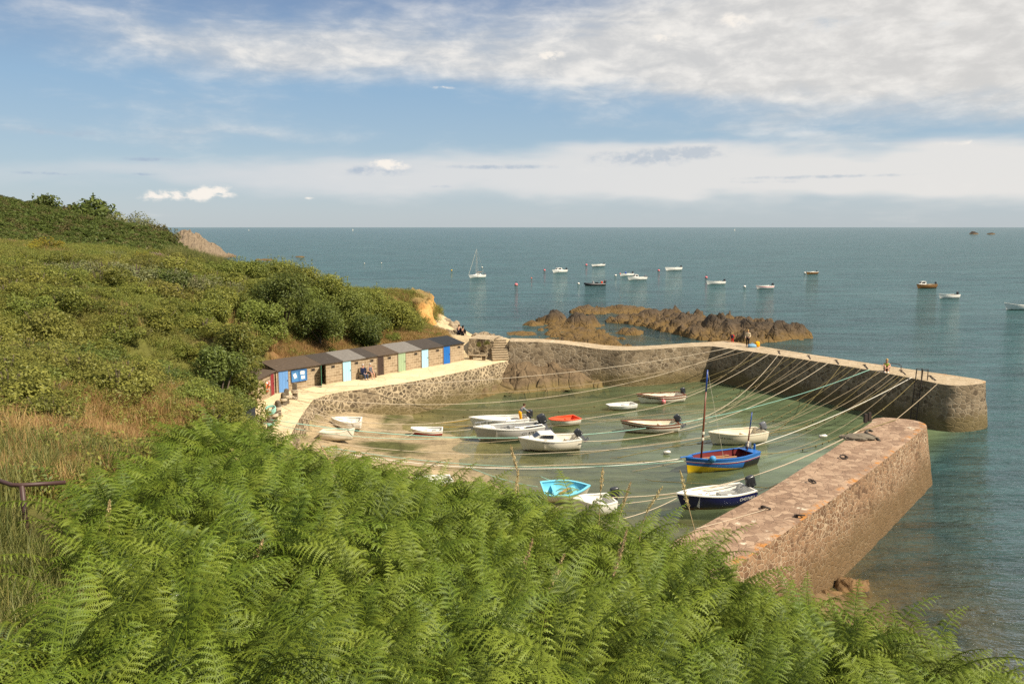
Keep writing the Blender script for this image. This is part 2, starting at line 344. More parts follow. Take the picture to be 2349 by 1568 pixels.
def water_mat():
    m, nt, out = newmat('sea_water')
    pos = geo_pos(nt)
    dep = nd(nt, 'ShaderNodeAttribute', attribute_name='depth').outputs['Fac']
    calm = nd(nt, 'ShaderNodeAttribute', attribute_name='calm').outputs['Fac']
    n1 = noise(nt, vscale(nt, pos, (.16, .55, 1)), 1.0, 5, .6, .5)
    n2 = noise(nt, vscale(nt, pos, (.85, 2.6, 1)), 1.0, 4, .6, .2)
    n3 = noise(nt, vscale(nt, pos, (.035, .09, 1)), 1.0, 4, .55, .5)
    hgt = ma(nt, 'ADD', ma(nt, 'MULTIPLY', n1, .75), ma(nt, 'ADD', ma(nt, 'MULTIPLY', n2, .30), ma(nt, 'MULTIPLY', n3, .9)))
    bn = nd(nt, 'ShaderNodeBump', {'Height': hgt, 'Strength': mr(nt, calm, 0, 1, 1.0, .06), 'Distance': .85}).outputs[0]
    opac = ma(nt, 'SUBTRACT', 1.0, ma(nt, 'EXPONENT', ma(nt, 'MULTIPLY', dep, mr(nt, calm, 0, 1, -.5, -.72))))
    patch = noise(nt, vscale(nt, pos, (.012, .03, 1)), 1.0, 4, .55)
    deep = mx(nt, (.016, .060, .062), (.050, .104, .104), patch)
    deep = mx(nt, deep, (.125, .165, .085), calm)
    rip = ma(nt, 'ADD', ma(nt, 'MULTIPLY', noise(nt, vscale(nt, pos, (.05, .22, 1)), 1.0, 5, .65, .6), .6), ma(nt, 'MULTIPLY', noise(nt, vscale(nt, pos, (.22, 1.0, 1)), 1.0, 4, .6, .5), .4))
    deep = nd(nt, 'ShaderNodeVectorMath', {0: deep, 3: mr(nt, rip, .38, .62, .62, 1.32)}, operation='SCALE').outputs[0]  # light and dark of the ripples painted into the water colour
    body = nd(nt, 'ShaderNodeMixShader', {0: opac, 1: nd(nt, 'ShaderNodeBsdfTransparent', {0: (.86, .90, .74)}).outputs[0], 2: nd(nt, 'ShaderNodeBsdfDiffuse', {0: deep, 'Normal': bn}).outputs[0]}).outputs[0]
    gl = nd(nt, 'ShaderNodeBsdfGlossy', {0: (.9, .95, 1.0), 'Roughness': .045, 'Normal': bn}).outputs[0]
    fr = nd(nt, 'ShaderNodeFresnel', {'IOR': 1.33, 'Normal': bn}).outputs[0]
    fr = ma(nt, 'MINIMUM', ma(nt, 'MULTIPLY', fr, .85), .50)
    nt.links.new(nd(nt, 'ShaderNodeMixShader', {0: fr, 1: body, 2: gl}).outputs[0], out.inputs[0])
    return m
MT['water'] = water_mat()

# ------------------------------------------------------------------ lie of the land
ZJ, ZT = 3.45, 2.6                          # level of jetty tops, of the terrace
ctrl = []
def c3(x, y, z): ctrl.append((x, y, z))
def cd(px, py, d, lower=0.0): q = D(px, py, d); ctrl.append((q.x, q.y, q.z - lower))
def cp(px, py, z): q = P(px, py, z); ctrl.append((q.x, q.y, z))
for x in (-6, 0, 6): c3(x, -6, 14.0); c3(x, .5, 13.0)
c3(-16, -4, 15); c3(14, -4, 12.5)
FERN_H = .95
crest = [(300, 1090, 15), (430, 955, 18), (520, 965, 18), (600, 985, 17), (700, 1010, 16.5), (800, 1045, 16), (1000, 1085, 15), (1180, 1105, 14), (1330, 1175, 13), (1500, 1190, 12.5),
         (1600, 1260, 12), (1680, 1285, 11.5), (1800, 1345, 10.5), (2000, 1405, 9.5), (2150, 1450, 9), (2349, 1530, 8)]
for q in crest: cd(*q, FERN_H)
for q in [(0, 1568, 4.6), (600, 1568, 4.4), (1174, 1568, 4.2), (1800, 1568, 4.2), (2349, 1568, 4.4), (700, 1250, 8.6), (1200, 1300, 7.8), (1700, 1430, 6.8), (300, 1300, 8.4), (2100, 1520, 6.5)]: cd(*q, FERN_H)
for px, py, d in crest[3:]:                 # the bank falls away behind the crest
    q = D(px, py, d); ctrl.append((q.x * 1.25, q.y + 4.0, q.z - FERN_H - 3.0)); ctrl.append((q.x * 1.4 - .5, q.y + 9, q.z - FERN_H - 5.8))
for q in [(20, 1330, 9.2), (30, 1200, 11), (0, 1090, 14), (150, 1050, 18), (50, 980, 22), (300, 1000, 24), (450, 950, 32), (100, 850, 32), (300, 850, 38), (500, 900, 42)]: cd(*q, .1)
for q in [(100, 720, 45), (300, 720, 50), (500, 740, 55), (100, 610, 65), (300, 610, 68), (500, 618, 72)]: cd(*q, 1.0)
cd(560, 935, 48, .2); cd(600, 805, 62, .3); cd(700, 795, 69, .4); cd(850, 785, 75, .4); cd(960, 775, 79, .4)
cd(965, 744, 89.5); cd(985, 750, 91); cd(938, 722, 89.5); c3(-7.5, 90, 3.4); cd(700, 680, 83, 1.0); cd(800, 690, 86, 1.0); cd(880, 672, 90, .5); cd(955, 669, 95, .2)
cd(0, 565, 100, .5); cd(250, 572, 110, .5); cd(450, 592, 105, .5)
for q in [(0, 449, 220), (105, 474, 212), (200, 500, 208), (300, 520, 200), (380, 535, 196), (432, 556, 190), (-300, 380, 230), (-150, 420, 225), (120, 540, 165), (300, 555, 165), (20, 530, 150), (420, 562, 165)]: cd(*q, 1.0)
c3(-150, 270, 20); c3(-180, 200, 28); c3(-120, 100, 22); c3(-110, 60, 19); c3(-90, 20, 17); c3(-60, 0, 16); c3(-40, 30, 12); c3(-130, 250, 13); c3(-220, 300, 20); c3(-220, 420, 6); c3(-150, 330, -1); c3(-110, 270, 1)
for x, y in ((-34, 118), (-50, 150), (-69, 192), (-84, 222), (-98, 262), (-125, 330), (-160, 420)): c3(x, y, -1.5); c3(x + 12, y, -3); c3(x + 30, y, -6)
for q in [(-8, 82, 4.2), (-6, 90, 3.4), (-4, 94, 2.2), (-2.5, 80, 4.2), (-1, 84, 3.6), (0, 79.5, 4.15), (3, 81, 2.5), (-1, 100, .1), (2, 90, .6), (6, 88, -.3)]: c3(*q)
for q in [(-5, 25, 5), (-5, 35, 1.6), (5, 24, 4.3), (8, 27, 3.1), (-12, 30, 5.8), (-13, 42, 3.0), (0, 33, 1.3), (6, 31, 1.2), (12, 27, 1.0), (16, 27, -.6), (13, 23, 2.2), (18, 22, .4), (-17, 50, 2.5), (-20, 50, 3.2), (-21, 44, 4.0)]: c3(*q)
for q in [(780, 1030, .55), (760, 978, .75), (740, 1040, .9), (830, 968, .45), (900, 1015, .28), (1000, 1000, .06), (900, 955, .2), (950, 945, .03), (1000, 1050, .12), (1050, 1080, .05), (1150, 1010, -.22), (1300, 1030, -.5), (1500, 1000, -.85), (1450, 935, -.8),
          (1100, 960, -.15), (900, 940, .1), (1000, 922, -.15), (1100, 910, -.35), (1200, 902, -.45), (1330, 893, -.6), (1650, 1050, -1.3), (1300, 925, -.45), (1700, 900, -1.9), (1900, 1000, -2.3), (1150, 1080, -.15), (1300, 1110, -.3), (1500, 1180, -.55), (1700, 1120, -1.3), (1950, 960, -2.4),
          (2250, 1100, -3.2), (2300, 1300, -2.6), (2000, 1300, -.9), (2150, 1400, -.55), (2340, 1450, -1.4), (1920, 1325, -.2), (2050, 1390, -.35), (2200, 1200, -2.8), (2060, 1210, -1.2),
          (2300, 900, -5), (1900, 740, -5), (1300, 740, -.8), (1100, 772, -.4), (1500, 640, -8), (2200, 640, -9), (1000, 640, -6), (1600, 780, -1.0), (1450, 778, -.7), (1180, 740, -2)]: cp(*q)
CT = np.array(ctrl)
def rbf_fit(C):
    d = np.linalg.norm(C[:, None, :2] - C[None, :, :2], axis=2)
    A = -d; n = len(C)
    A = np.block([[A - np.eye(n) * .15, np.ones((n, 1))], [np.ones((1, n)), np.zeros((1, 1))]])
    return np.linalg.solve(A, np.append(C[:, 2], 0))
WT = rbf_fit(CT)
def rbf(X, Y):
    X = np.asarray(X, float); Y = np.asarray(Y, float); sh = X.shape; X = X.ravel(); Y = Y.ravel(); o = np.empty(len(X))
    for i in range(0, len(X), 8000):
        o[i:i + 8000] = -np.hypot(X[i:i + 8000, None] - CT[None, :, 0], Y[i:i + 8000, None] - CT[None, :, 1]) @ WT[:-1] + WT[-1]
    return o.reshape(sh)
def inpoly(X, Y, poly):
    X = np.asarray(X, float); Y = np.asarray(Y, float); r = np.zeros(X.shape, bool); n = len(poly)
    for i in range(n):
        x1, y1 = poly[i][:2]; x2, y2 = poly[(i + 1) % n][:2]
        if y1 == y2: continue
        r ^= ((y1 > Y) != (y2 > Y)) & (X < (x2 - x1) * (Y - y1) / (y2 - y1) + x1)
    return r
def polydist(X, Y, poly, closed=True):
    X = np.asarray(X, float); Y = np.asarray(Y, float); r = np.full(X.shape, 1e9); n = len(poly)
    for i in range(n if closed else n - 1):
        x1, y1 = poly[i][:2]; x2, y2 = poly[(i + 1) % n][:2]; dx, dy = x2 - x1, y2 - y1
        t = np.clip(((X - x1) * dx + (Y - y1) * dy) / (dx * dx + dy * dy + 1e-12), 0, 1)
        r = np.minimum(r, np.hypot(X - x1 - t * dx, Y - y1 - t * dy))
    return r

# plan of the harbour
inner = [P(1169, 783, 4.3), P(1215, 783.5, 4.25), P(1263, 785, 4.1), P(1328, 793.4, 3.75), P(1381, 801.5, ZJ), P(1435, 803.5, ZJ), P(1489, 801, ZJ), P(1569, 795.5, ZJ), P(1634, 793.5, ZJ),
         P(1800, 817, ZJ), P(2000, 849, ZJ), P(2108, 870, ZJ), P(2150, 879, ZJ)]
outer = [P(1172, 775.2, 4.3), P(1240, 776.5, 4.25), P(1301, 781.5, 4.1), P(1345, 785.5, 3.75), P(1390, 792, ZJ), P(1440, 794, ZJ), P(1489, 793, ZJ), P(1575, 786.5, ZJ), P(1668, 781.5, ZJ),
         P(1850, 811, ZJ), P(2070, 844, ZJ), P(2190, 861, ZJ), P(2240, 868.5, ZJ)]
near_in = [P(1480, 1275, ZJ), P(1580, 1222, ZJ), P(1761, 1124, ZJ), P(1897, 1038, ZJ), P(2000, 967, ZJ)]
near_out = [P(1560, 1380, ZJ), P(1697, 1292, ZJ), P(1926, 1133.5, ZJ), P(2030.6, 1054, ZJ), P(2126, 977, ZJ)]
tfront = [P(1166, 827.5, ZT), P(1144, 832, ZT), P(1053, 854, ZT), P(946, 875, ZT), P(838, 891.5, ZT), P(758, 902, ZT), P(718, 917, ZT), P(697, 944, ZT), P(672, 985, ZT), P(650, 1040, ZT)]
HE, HW = P(1064, 827, 2.65), P(638, 901, 2.65)          # hut fronts run from HE to HW
hdir = (HW - HE).normalized(); hback = Vector((hdir.y, -hdir.x, 0))
if hback.x > 0: hback = -hback
HLEN = (HW - HE).length
tback = [Vector((-.6, 79.0, ZT)), HE + hback * 1.6 - hdir * .3, HE + hback * 2.2 + hdir * 4, HE + hback * 2.2 + hdir * 8, HE + hback * 2.2 + hdir * 13, HW + hback * 2.2 - hdir * .4, Vector((-20.4, 61, ZT)), Vector((-20.2, 56.5, ZT)), Vector((-19.5, 50, ZT)), Vector((-19.0, 44, ZT))]
HARBOUR = [(p.x, p.y) for p in inner[1:]] + [(p.x, p.y) for p in reversed(near_in)] + [(-4, 38), (-11, 44)] + [(p.x, p.y) for p in reversed(tfront)]
TERR = [(p.x, p.y) for p in tfront] + [(p.x, p.y) for p in reversed(tback)]

def axis(segs):
    o = [segs[0][0]]
    for a, b, s in segs:
        n = max(1, int(round((b - a) / s))); o += [a + (b - a) * (i + 1) / n for i in range(n)]
    return np.array(o)
gx = axis([(-260, -130, 6), (-130, -60, 1.6), (-60, 46, .6), (46, 120, 5)])
gy = axis([(-14, 0, 1.5), (0, 112, .6), (112, 230, 1.6), (230, 470, 6)])
GX, GY = np.meshgrid(gx, gy)
GZ = rbf(GX, GY)
for _ in range(3):
    Z = GZ.copy(); Z[1:-1, 1:-1] = (GZ[1:-1, 1:-1] * 4 + GZ[:-2, 1:-1] + GZ[2:, 1:-1] + GZ[1:-1, :-2] + GZ[1:-1, 2:]) / 8; GZ = Z
hm = inpoly(GX, GY, HARBOUR); tm = inpoly(GX, GY, TERR)
GZ[hm] = np.minimum(GZ[hm], 1.0); GZ[tm] = np.minimum(GZ[tm], ZT - .45)
hd_ = polydist(GX, GY, HARBOUR)
bumpy = np.array([mn.fractal(Vector((x * .35, y * .35, 3)), 1.0, 2.0, 4) for x, y in zip(GX.ravel(), GY.ravel())]).reshape(GX.shape)
GZ += np.where(hm, .05, np.where(GZ > 2.8, .16, .12)) * bumpy * (~tm)
GZ += np.where(hm & (GZ < .9), .13, 0) * np.array([mn.fractal(Vector((x * .16, y * .2, 17)), 1.0, 2.0, 3) for x, y in zip(GX.ravel(), GY.ravel())]).reshape(GX.shape)
GZ[:, 0] -= 3
def terr(x, y):
    i = np.clip(np.searchsorted(gx, x) - 1, 0, len(gx) - 2); j = np.clip(np.searchsorted(gy, y) - 1, 0, len(gy) - 2)
    fx = np.clip((x - gx[i]) / (gx[i + 1] - gx[i]), 0, 1); fy = np.clip((y - gy[j]) / (gy[j + 1] - gy[j]), 0, 1)
    return GZ[j, i] * (1 - fx) * (1 - fy) + GZ[j, i + 1] * fx * (1 - fy) + GZ[j + 1, i] * (1 - fx) * fy + GZ[j + 1, i + 1] * fx * fy
def projn(X, Y, Z):                        # projection for arrays
    zz = Z - H; wv = Y * math.cos(PITCH) - zz * math.sin(PITCH); uv = Y * math.sin(PITCH) + zz * math.cos(PITCH)
    wv = np.where(wv < .1, .1, wv)
    return CX + F * X / wv, CY - F * uv / wv, wv
def blendc(a, b, t): t = t[..., None]; return a * (1 - t) + np.array(b) * t
def sst(v, a, b): t = np.clip((v - a) / (b - a), 0, 1); return t * t * (3 - 2 * t)
nz = np.array([mn.fractal(Vector((x * .12, y * .12, 9)), .8, 2.0, 5) for x, y in zip(GX.ravel(), GY.ravel())]).reshape(GX.shape)
C = np.zeros(GX.shape + (3,)); C[:] = (.10, .10, .026)
C = blendc(C, (.115, .095, .032), sst(nz, -.1, .5))
PX, PY, PW = projn(GX, GY, GZ)
far = sst(GY, 110, 150) * (GZ > 4); C = blendc(C, (.055, .075, .018), far); C = blendc(C, (.08, .095, .026), far * sst(nz, 0, .5))
brown = [(-400, 1220), (0, 960), (120, 870), (230, 900), (420, 880), (520, 900), (540, 960), (430, 960), (330, 1060), (180, 1100), (0, 1105), (-600, 1150), (-600, 1100)]
bm_ = inpoly(PX, PY, brown) & (GY < 50) & (GY > 5)
C = np.where(bm_[..., None], np.array((.21, .125, .050)) * (1 + .5 * nz[..., None]), C)
bank = inpoly(PX, PY, [(570, 830), (640, 770), (800, 750), (1000, 755), (1040, 775), (600, 835)]) & (GY > 55) & (GY < 90)
C = np.where(bank[..., None], np.array((.20, .115, .052)) * (1 + .6 * nz[..., None]), C)
path = (GY > 75.5) & (GX > -8.5) & (GX < 6) & (GY < 104) & (GZ < 4.9)
C = np.where(path[..., None], np.array((.46, .36, .22)), C)
tip = inpoly(PX, PY, [(900, 655), (1000, 655), (1010, 760), (935, 720)]) & (GY > 85) & (GY < 105) & (GZ > 5); C = np.where(tip[..., None], np.array((.26, .17, .07)), C)
low = GZ < 1.5
sandc = blendc(np.zeros(GX.shape + (3,)) + np.array((.34, .262, .16)), (.085, .088, .032), sst(nz, .12, .42))
wet = sst(-GZ, -.35, .5); sandc = blendc(sandc, (.16, .135, .075), wet)
C = np.where((low & (hm | (hd_ < 4)))[..., None], sandc, C)
outsea = low & ~hm & (hd_ > .5) & (GX > 2)
C = np.where((outsea & (GX > 8) & (GY < 60))[..., None], blendc(np.zeros(GX.shape + (3,)) + np.array((.17, .115, .06)), (.06, .055, .035), sst(nz, -.05, .4)), C)
C = np.where((outsea & (GY > 70))[..., None], np.array((.12, .11, .07)), C)
ni, nj = GX.shape[1], GX.shape[0]
V = np.stack([GX, GY, GZ], -1).reshape(-1, 3)
ii, jj = np.meshgrid(np.arange(ni - 1), np.arange(nj - 1)); b0 = (jj * ni + ii).ravel()
Q = np.stack([b0, b0 + 1, b0 + 1 + ni, b0 + ni], -1)
me = quads_mesh('ground', V, Q)
at = me.color_attributes.new('gc', 'FLOAT_COLOR', 'POINT')
at.data.foreach_set('color', np.concatenate([np.clip(C, 0, 1).reshape(-1, 3), np.ones((len(V), 1))], 1).astype(np.float32).ravel())
ground = _fin('ground', me, MT['ground'], None, True)
tag(ground, 'grassy coastal slope running down to the sandy harbour bottom', 'ground', kind='structure')

# sea: one sheet to the horizon, its depth taken from the ground below
sx = axis([(-60000, -2000, 8000), (-2000, -260, 120), (-260, -60, 8), (-60, 46, .8), (46, 120, 4), (120, 2000, 120), (2000, 60000, 8000)])
sy = axis([(-400, -14, 60), (-14, 20, 3), (20, 112, .8), (112, 240, 4), (240, 2000, 60), (2000, 60000, 5000)])
SX, SY = np.meshgrid(sx, sy)
dep = -terr(SX, SY)
offx = np.maximum(0, np.maximum(SX - 100, -255 - SX)); offy = np.maximum(0, np.maximum(SY - 300, -10 - SY))
dep = np.where((offx > 0) | (offy > 0), np.maximum(dep, 8), dep)
dep = np.clip(dep, 0, 12)
calm = np.where(inpoly(SX, SY, HARBOUR), 1.0, 0.0)
d2 = polydist(SX, SY, HARBOUR); calm = np.maximum(calm, 1 - sst(d2, 0, 3.0))
ni, nj = SX.shape[1], SX.shape[0]
V = np.stack([SX, SY, np.zeros_like(SX)], -1).reshape(-1, 3)
ii, jj = np.meshgrid(np.arange(ni - 1), np.arange(nj - 1)); b0 = (jj * ni + ii).ravel()
me = quads_mesh('sea', V, np.stack([b0, b0 + 1, b0 + 1 + ni, b0 + ni], -1))
for nme, arr in (('depth', dep), ('calm', calm)):
    a_ = me.attributes.new(nme, 'FLOAT', 'POINT'); a_.data.foreach_set('value', arr.astype(np.float32).ravel())
sea = _fin('sea', me, MT['water'], None, True)
tag(sea, 'blue green sea, shallow and olive inside the harbour', 'sea', kind='structure')

# ------------------------------------------------------------------ stone works
def resample(A, B, step):
    """pairs of points at even spacing along the mean of two polylines"""
    A = [Vector(p) for p in A]; B = [Vector(p) for p in B]; out = []
    for i in range(len(A) - 1):
        n = max(1, int(round(((A[i + 1] - A[i]).length + (B[i + 1] - B[i]).length) / 2 / step)))
        for k in range(n): t = k / n; out.append((A[i].lerp(A[i + 1], t), B[i].lerp(B[i + 1], t)))
    out.append((A[-1], B[-1])); return out
def smoothline(pts, it=2, keep=()):
    pts = [Vector(p) for p in pts]
    for _ in range(it):
        n = [pts[0]]
        for i in range(len(pts) - 1): n += [pts[i].lerp(pts[i + 1], .25), pts[i].lerp(pts[i + 1], .75)]
        n.append(pts[-1]); pts = n
    return pts
def masonry(name, A, B, zbot, batter, mwall, mtop, label, cat, cap=None, cross=8, step=.4, rough=.07, topname='paving', endcap=0.0):
    pairs = resample(A, B, step)
    if endcap:                                   # round the seaward end
        a, b = pairs[-1]; c = (a + b) / 2; hw = (b - a) / 2; d = Vector((-hw.y, hw.x, 0)).normalized()
        if d.dot(pairs[-1][0] - pairs[-4][0]) < 0: d = -d
        for k in range(1, 9):
            t = k / 8.0 * .985; q = (1 - t ** 2.6) ** (1 / 2.6)
            pairs.append((c - hw * q + d * endcap * t, c + hw * q + d * endcap * t))
    root = empty(name, (pairs[0][0] + pairs[0][1]) / 2); off = Vector(root.location)
    loop = [p for p, _ in pairs] + [q for _, q in reversed(pairs)]
    n = len(loop); cum = [0.0]
    for i in range(1, n): cum.append(cum[-1] + (loop[i] - loop[i - 1]).length)
    area = sum(loop[i].x * loop[(i + 1) % n].y - loop[(i + 1) % n].x * loop[i].y for i in range(n))
    sgn = 1 if area > 0 else -1
    vs, uv, fs = [], [], []
    rows = [0.0] + [.06, .25] + list(np.arange(.55, 40, .35))
    zt = max(p.z for p in loop); rows = [r for r in rows if r <= zt - zbot]
    for i, p in enumerate(loop):
        t = (loop[(i + 1) % n] - loop[(i - 1) % n]); t.z = 0; nrm = Vector((t.y, -t.x, 0)).normalized() * sgn
        for r in rows:
            z = max(p.z - r, zbot); q = Vector((p.x, p.y, z)) + nrm * batter * r
            k = rough * min(1, r * 6)
            s = mn.fractal(q * 1.1, .9, 2.0, 4) * k + (mn.noise(q * 3.1)) * k * .7
            if r == 0: s = 0
            vs.append(q + nrm * s - off); uv.append((cum[i], p.z - r))
    m = len(rows)
    for i in range(n - 1):
        for j in range(m - 1):
            a, b = i * m + j, (i + 1) * m + j
            fs.append((a, a + 1, b + 1, b) if sgn > 0 else (a, b, b + 1, a + 1))
    mesh_obj('wall_face', vs, fs, mwall, root, True, uv)
    vs, uv, fs = [], [], []
    for i, (a, b) in enumerate(pairs):
        for k in range(cross + 1):
            t = k / cross; q = a.lerp(b, t)
            e = 0 if k in (0, cross) or i in (0, len(pairs) - 1) else 1
            q.z += mn.fractal(Vector((q.x, q.y, 0)) * .9, 1.0, 2.0, 4) * .05 * e + (.03 * e)
            vs.append(q - off); uv.append((t, i * step))
    for i in range(len(pairs) - 1):
        for k in range(cross):
            a = i * (cross + 1) + k; b = a + cross + 1
            fs.append((a, a + 1, b + 1, b))
    o = mesh_obj(topname, vs, fs, mtop, root, True, uv)
    if o.data.polygons[0].normal.z < 0: o.data.flip_normals()
    return tag(root, label, cat)
masonry('stone_jetty', smoothline(inner[:8], 1) + inner[8:], smoothline(outer[:8], 1) + outer[8:], -4.5, .09, MT['jetty'], MT['capstone'],
        'long dark rubble stone jetty bending round the far side of the harbour', 'jetty', endcap=1.5, rough=.09)
masonry('stone_jetty', near_in, near_out, -4.5, .15, MT['arm'], MT['flags'], 'straight reddish stone jetty running out from beneath the ferns', 'jetty', endcap=1.6, rough=.045, cross=12)
masonry('harbour_terrace', smoothline(tfront[:7], 1) + smoothline(tfront[7:], 1), smoothline(tback[:7], 1) + smoothline(tback[7:], 1), -.8, .13, MT['quay'], MT['terrace'],
        'pale concrete terrace on a rubble wall before the row of huts', 'quay', rough=.09)

# steps between terrace and jetty, with the ivied bank wall beside them
def steps():
    b0, b1 = P(1129, 828.5, ZT), P(1166.5, 827.5, ZT); up = Vector((-.12, 1, 0)).normalized(); ax = (b1 - b0); wd = ax.length; ax.normalize()
    root = empty('stone_steps', (b0 + b1) / 2); mb = MB(); n = 9; rise = (4.3 - ZT) / n
    for k in range(n):
        c = (b0 + b1) / 2 + up * (k * .27 + 1.2) + Vector((0, 0, rise * (k + .5)))
        mb.box(c - root.location, (wd - .02 + .04 * (k % 2), 2.4, rise - .03), math.atan2(ax.y, ax.x))
        mb.box(c - root.location + Vector((0, -.03, rise * .5)), (wd - .04, 2.44, .05), math.atan2(ax.y, ax.x), 1)
    mb.build('flight', [MT['quay'], MT['capstone']], root)
    tag(root, 'worn stone steps climbing from the terrace to the jetty', 'steps')
    # bank wall left of the steps
    a, b = P(1070, 824, ZT), P(1128, 826, ZT); vs, fs, uv = [], [], []
    nx, nz_ = 16, 9; L = (b - a).length; d = (b - a).normalized(); nb = Vector((-d.y, d.x, 0))
    for i in range(nx + 1):
        for j in range(nz_ + 1):
            q = a.lerp(b, i / nx) + nb * (.5 + .05 * j); q.z = ZT - .3 + j * .24
            q += nb * -1 * mn.fractal(q * .9, 1, 2, 4) * .25
            vs.append(q); uv.append((i / nx * L, q.z))
    for i in range(nx):
        for j in range(nz_): p = i * (nz_ + 1) + j; fs.append((p, p + nz_ + 1, p + nz_ + 2, p + 1))
    o = empty('bank_wall', a); mesh_obj('wall_face', [v - a for v in vs], fs, MT['quay'], o, True, uv)
    top = [vs[i * (nz_ + 1) + nz_] for i in range(nx + 1)]; tv = []; 
    for p in top: tv += [p - a, p + nb * 3.0 - a]
    mesh_obj('wall_top', tv, [(2 * i, 2 * i + 2, 2 * i + 3, 2 * i + 1) for i in range(nx)], MT['capstone'], o, False, [(0.5, 0)] * len(tv))
    tag(o, 'rough stone bank wall with hanging green plants beside the steps', 'wall')
    return a, b
BWA, BWB = steps()

# ------------------------------------------------------------------ rocks
def rockfield(name, poly, hmax, mat, label, step=.45, edge=2.5, base=-1.2, seed=0, lumps=(), floor=-1.5, cat='rocks', ridge=1.0, freq=.22, kind=None, lk=.62):
    xs = [p[0] for p in poly]; ys = [p[1] for p in poly]
    gx_ = np.arange(min(xs) - 1, max(xs) + 1 + step, step); gy_ = np.arange(min(ys) - 1, max(ys) + 1 + step, step)
    X, Y = np.meshgrid(gx_, gy_); ins = inpoly(X, Y, poly); d = polydist(X, Y, poly); d = np.where(ins, d, -d)
    Z = np.empty(X.shape); fx = X.ravel(); fy = Y.ravel(); zf = np.empty(len(fx)); dd = d.ravel()
    jx = np.empty(len(fx)); jy = np.empty(len(fx))
    for i in range(len(fx)):
        v = Vector((fx[i] * freq, fy[i] * freq, seed))
        r = mn.ridged_multi_fractal(v, .9, 2.1, 6, .9, 2.0) * .40
        bl = mn.cell(Vector((fx[i] * .8 + mn.noise(v * 6) * 1.2, fy[i] * .8, seed + 3))) * .35
        f = mn.fractal(v * 4, .8, 2, 4) * .25
        e = min(1, max(0, (dd[i] + mn.noise(v * 2.5) * edge * .8) / edge)); e = e * e * (3 - 2 * e)
        sh_ = mn.voronoi(Vector((fx[i] * freq * 2.2, fy[i] * freq * 3.2, seed)))[0]
        f += .22 * (mn.cell(Vector((fx[i] * 1.3 + fy[i] * .7, fy[i] * 1.1 - fx[i] * .5, seed + 9))) - .3)
        zf[i] = base + e * (-base + hmax * .70 * (.05 + ridge * .28 * r + bl * .75 + f + .35 * (sh_[1] - sh_[0])))
        jx[i] = mn.noise(v * 9 + Vector((5, 0, 0))) * step * .5; jy[i] = mn.noise(v * 9 + Vector((0, 7, 0))) * step * .5
    for (lx, ly, lr, lh) in lumps:
        q = np.hypot(fx - lx, fy - ly) / lr
        nn = np.array([mn.noise(Vector((a * .9, b * .9, seed))) for a, b in zip(fx, fy)])
        jag = np.array([mn.ridged_multi_fractal(Vector((a * .45, b * .45, seed + 5)), .9, 2.1, 5, .9, 2) for a, b in zip(fx, fy)])
        zf = np.maximum(zf, lh * lk * (1 - np.clip(q + nn * .45, 0, 2) ** 1.6) * (.50 + .42 * np.minimum(jag, 1.15)))
    keep = (np.maximum.reduce([zf]) > floor).reshape(X.shape)
    c = (sum(xs) / len(xs), sum(ys) / len(ys), 0)
    V = np.stack([fx + jx - c[0], fy + jy - c[1], zf], -1); ni = X.shape[1]
    ii, jj = np.meshgrid(np.arange(ni - 1), np.arange(X.shape[0] - 1)); b0 = (jj * ni + ii).ravel()
    zq = zf; Q = np.stack([b0, b0 + 1, b0 + 1 + ni, b0 + ni], -1)
    Q = Q[(zq[Q] > base + .02).any(1)]
    me = quads_mesh(name, V, Q); o = _fin(name, me, mat, None, False); o.location = c
    return tag(o, label, cat, kind=kind)
def PP(lst, z=0.0): return [tuple(P(x, y, z)[:2]) for x, y in lst]
def PL(px, py, r, h): q = P(px, py, 0); return (q.x, q.y, r, h)
rockfield('rock_outcrop', PP([(1195, 764), (1225, 742), (1255, 735), (1330, 738), (1372, 746), (1425, 762), (1475, 778), (1492, 797), (1440, 812), (1330, 808), (1215, 795)]), 1.9, MT['reef'],
          'weed covered brown reef just outside the jetty with two dark boulders', seed=1.3, lumps=[PL(1270, 741, 2.4, 2.7), PL(1338, 748, 2.9, 2.6), PL(1448, 765, 1.8, 1.4), PL(1225, 745, 1.6, 1.0)], cat='rocks', edge=4, lk=.95)
rockfield('rock_outcrop', PP([(1318, 713), (1400, 706), (1500, 708), (1470, 716), (1400, 718), (1330, 720)]), 2.6, MT['reef'], 'low brown reef furthest out at the back of the rocks', seed=4.1, edge=4, lumps=[PL(1350, 716, 4, 2.2), PL(1430, 713, 5, 1.9)])
rockfield('rock_outcrop', PP([(1404, 738), (1440, 728), (1520, 720), (1600, 728), (1700, 735), (1790, 752), (1834, 767), (1832, 776), (1775, 787), (1720, 794), (1660, 793), (1590, 780), (1540, 768), (1480, 752), (1430, 744)]), 3.7, MT['reef'],
          'long jagged dark reef ending in a blunt seaward face', seed=7.7, edge=1.1, step=.35, lk=.80, lumps=[PL(1640, 760, 3, 3.3), PL(1690, 765, 4.5, 3.1), PL(1760, 770, 4.5, 2.9), PL(1795, 771, 3.5, 3.0), PL(1818, 771, 2.6, 2.9), PL(1560, 745, 4, 2.7), PL(1430, 738, 3, 1.6), PL(1500, 735, 4, 2.4)], cat='rocks')
rockfield('rock_outcrop', PP([(1178, 765), (1215, 760), (1218, 767), (1190, 770)]), .55, MT['reef'], 'small low rock beside the larger weed covered reef', seed=2.2, edge=1.5, lumps=[PL(1197, 765, 2.2, .7)])
rockfield('rock_outcrop', PP([(2222, 537), (2235, 534.5), (2245, 537), (2240, 538.5)]), 9, MT['reef'], 'dark islet near the horizon with a low hump', step=3, edge=7, base=-2, seed=3, freq=.006, cat='islet', ridge=2)
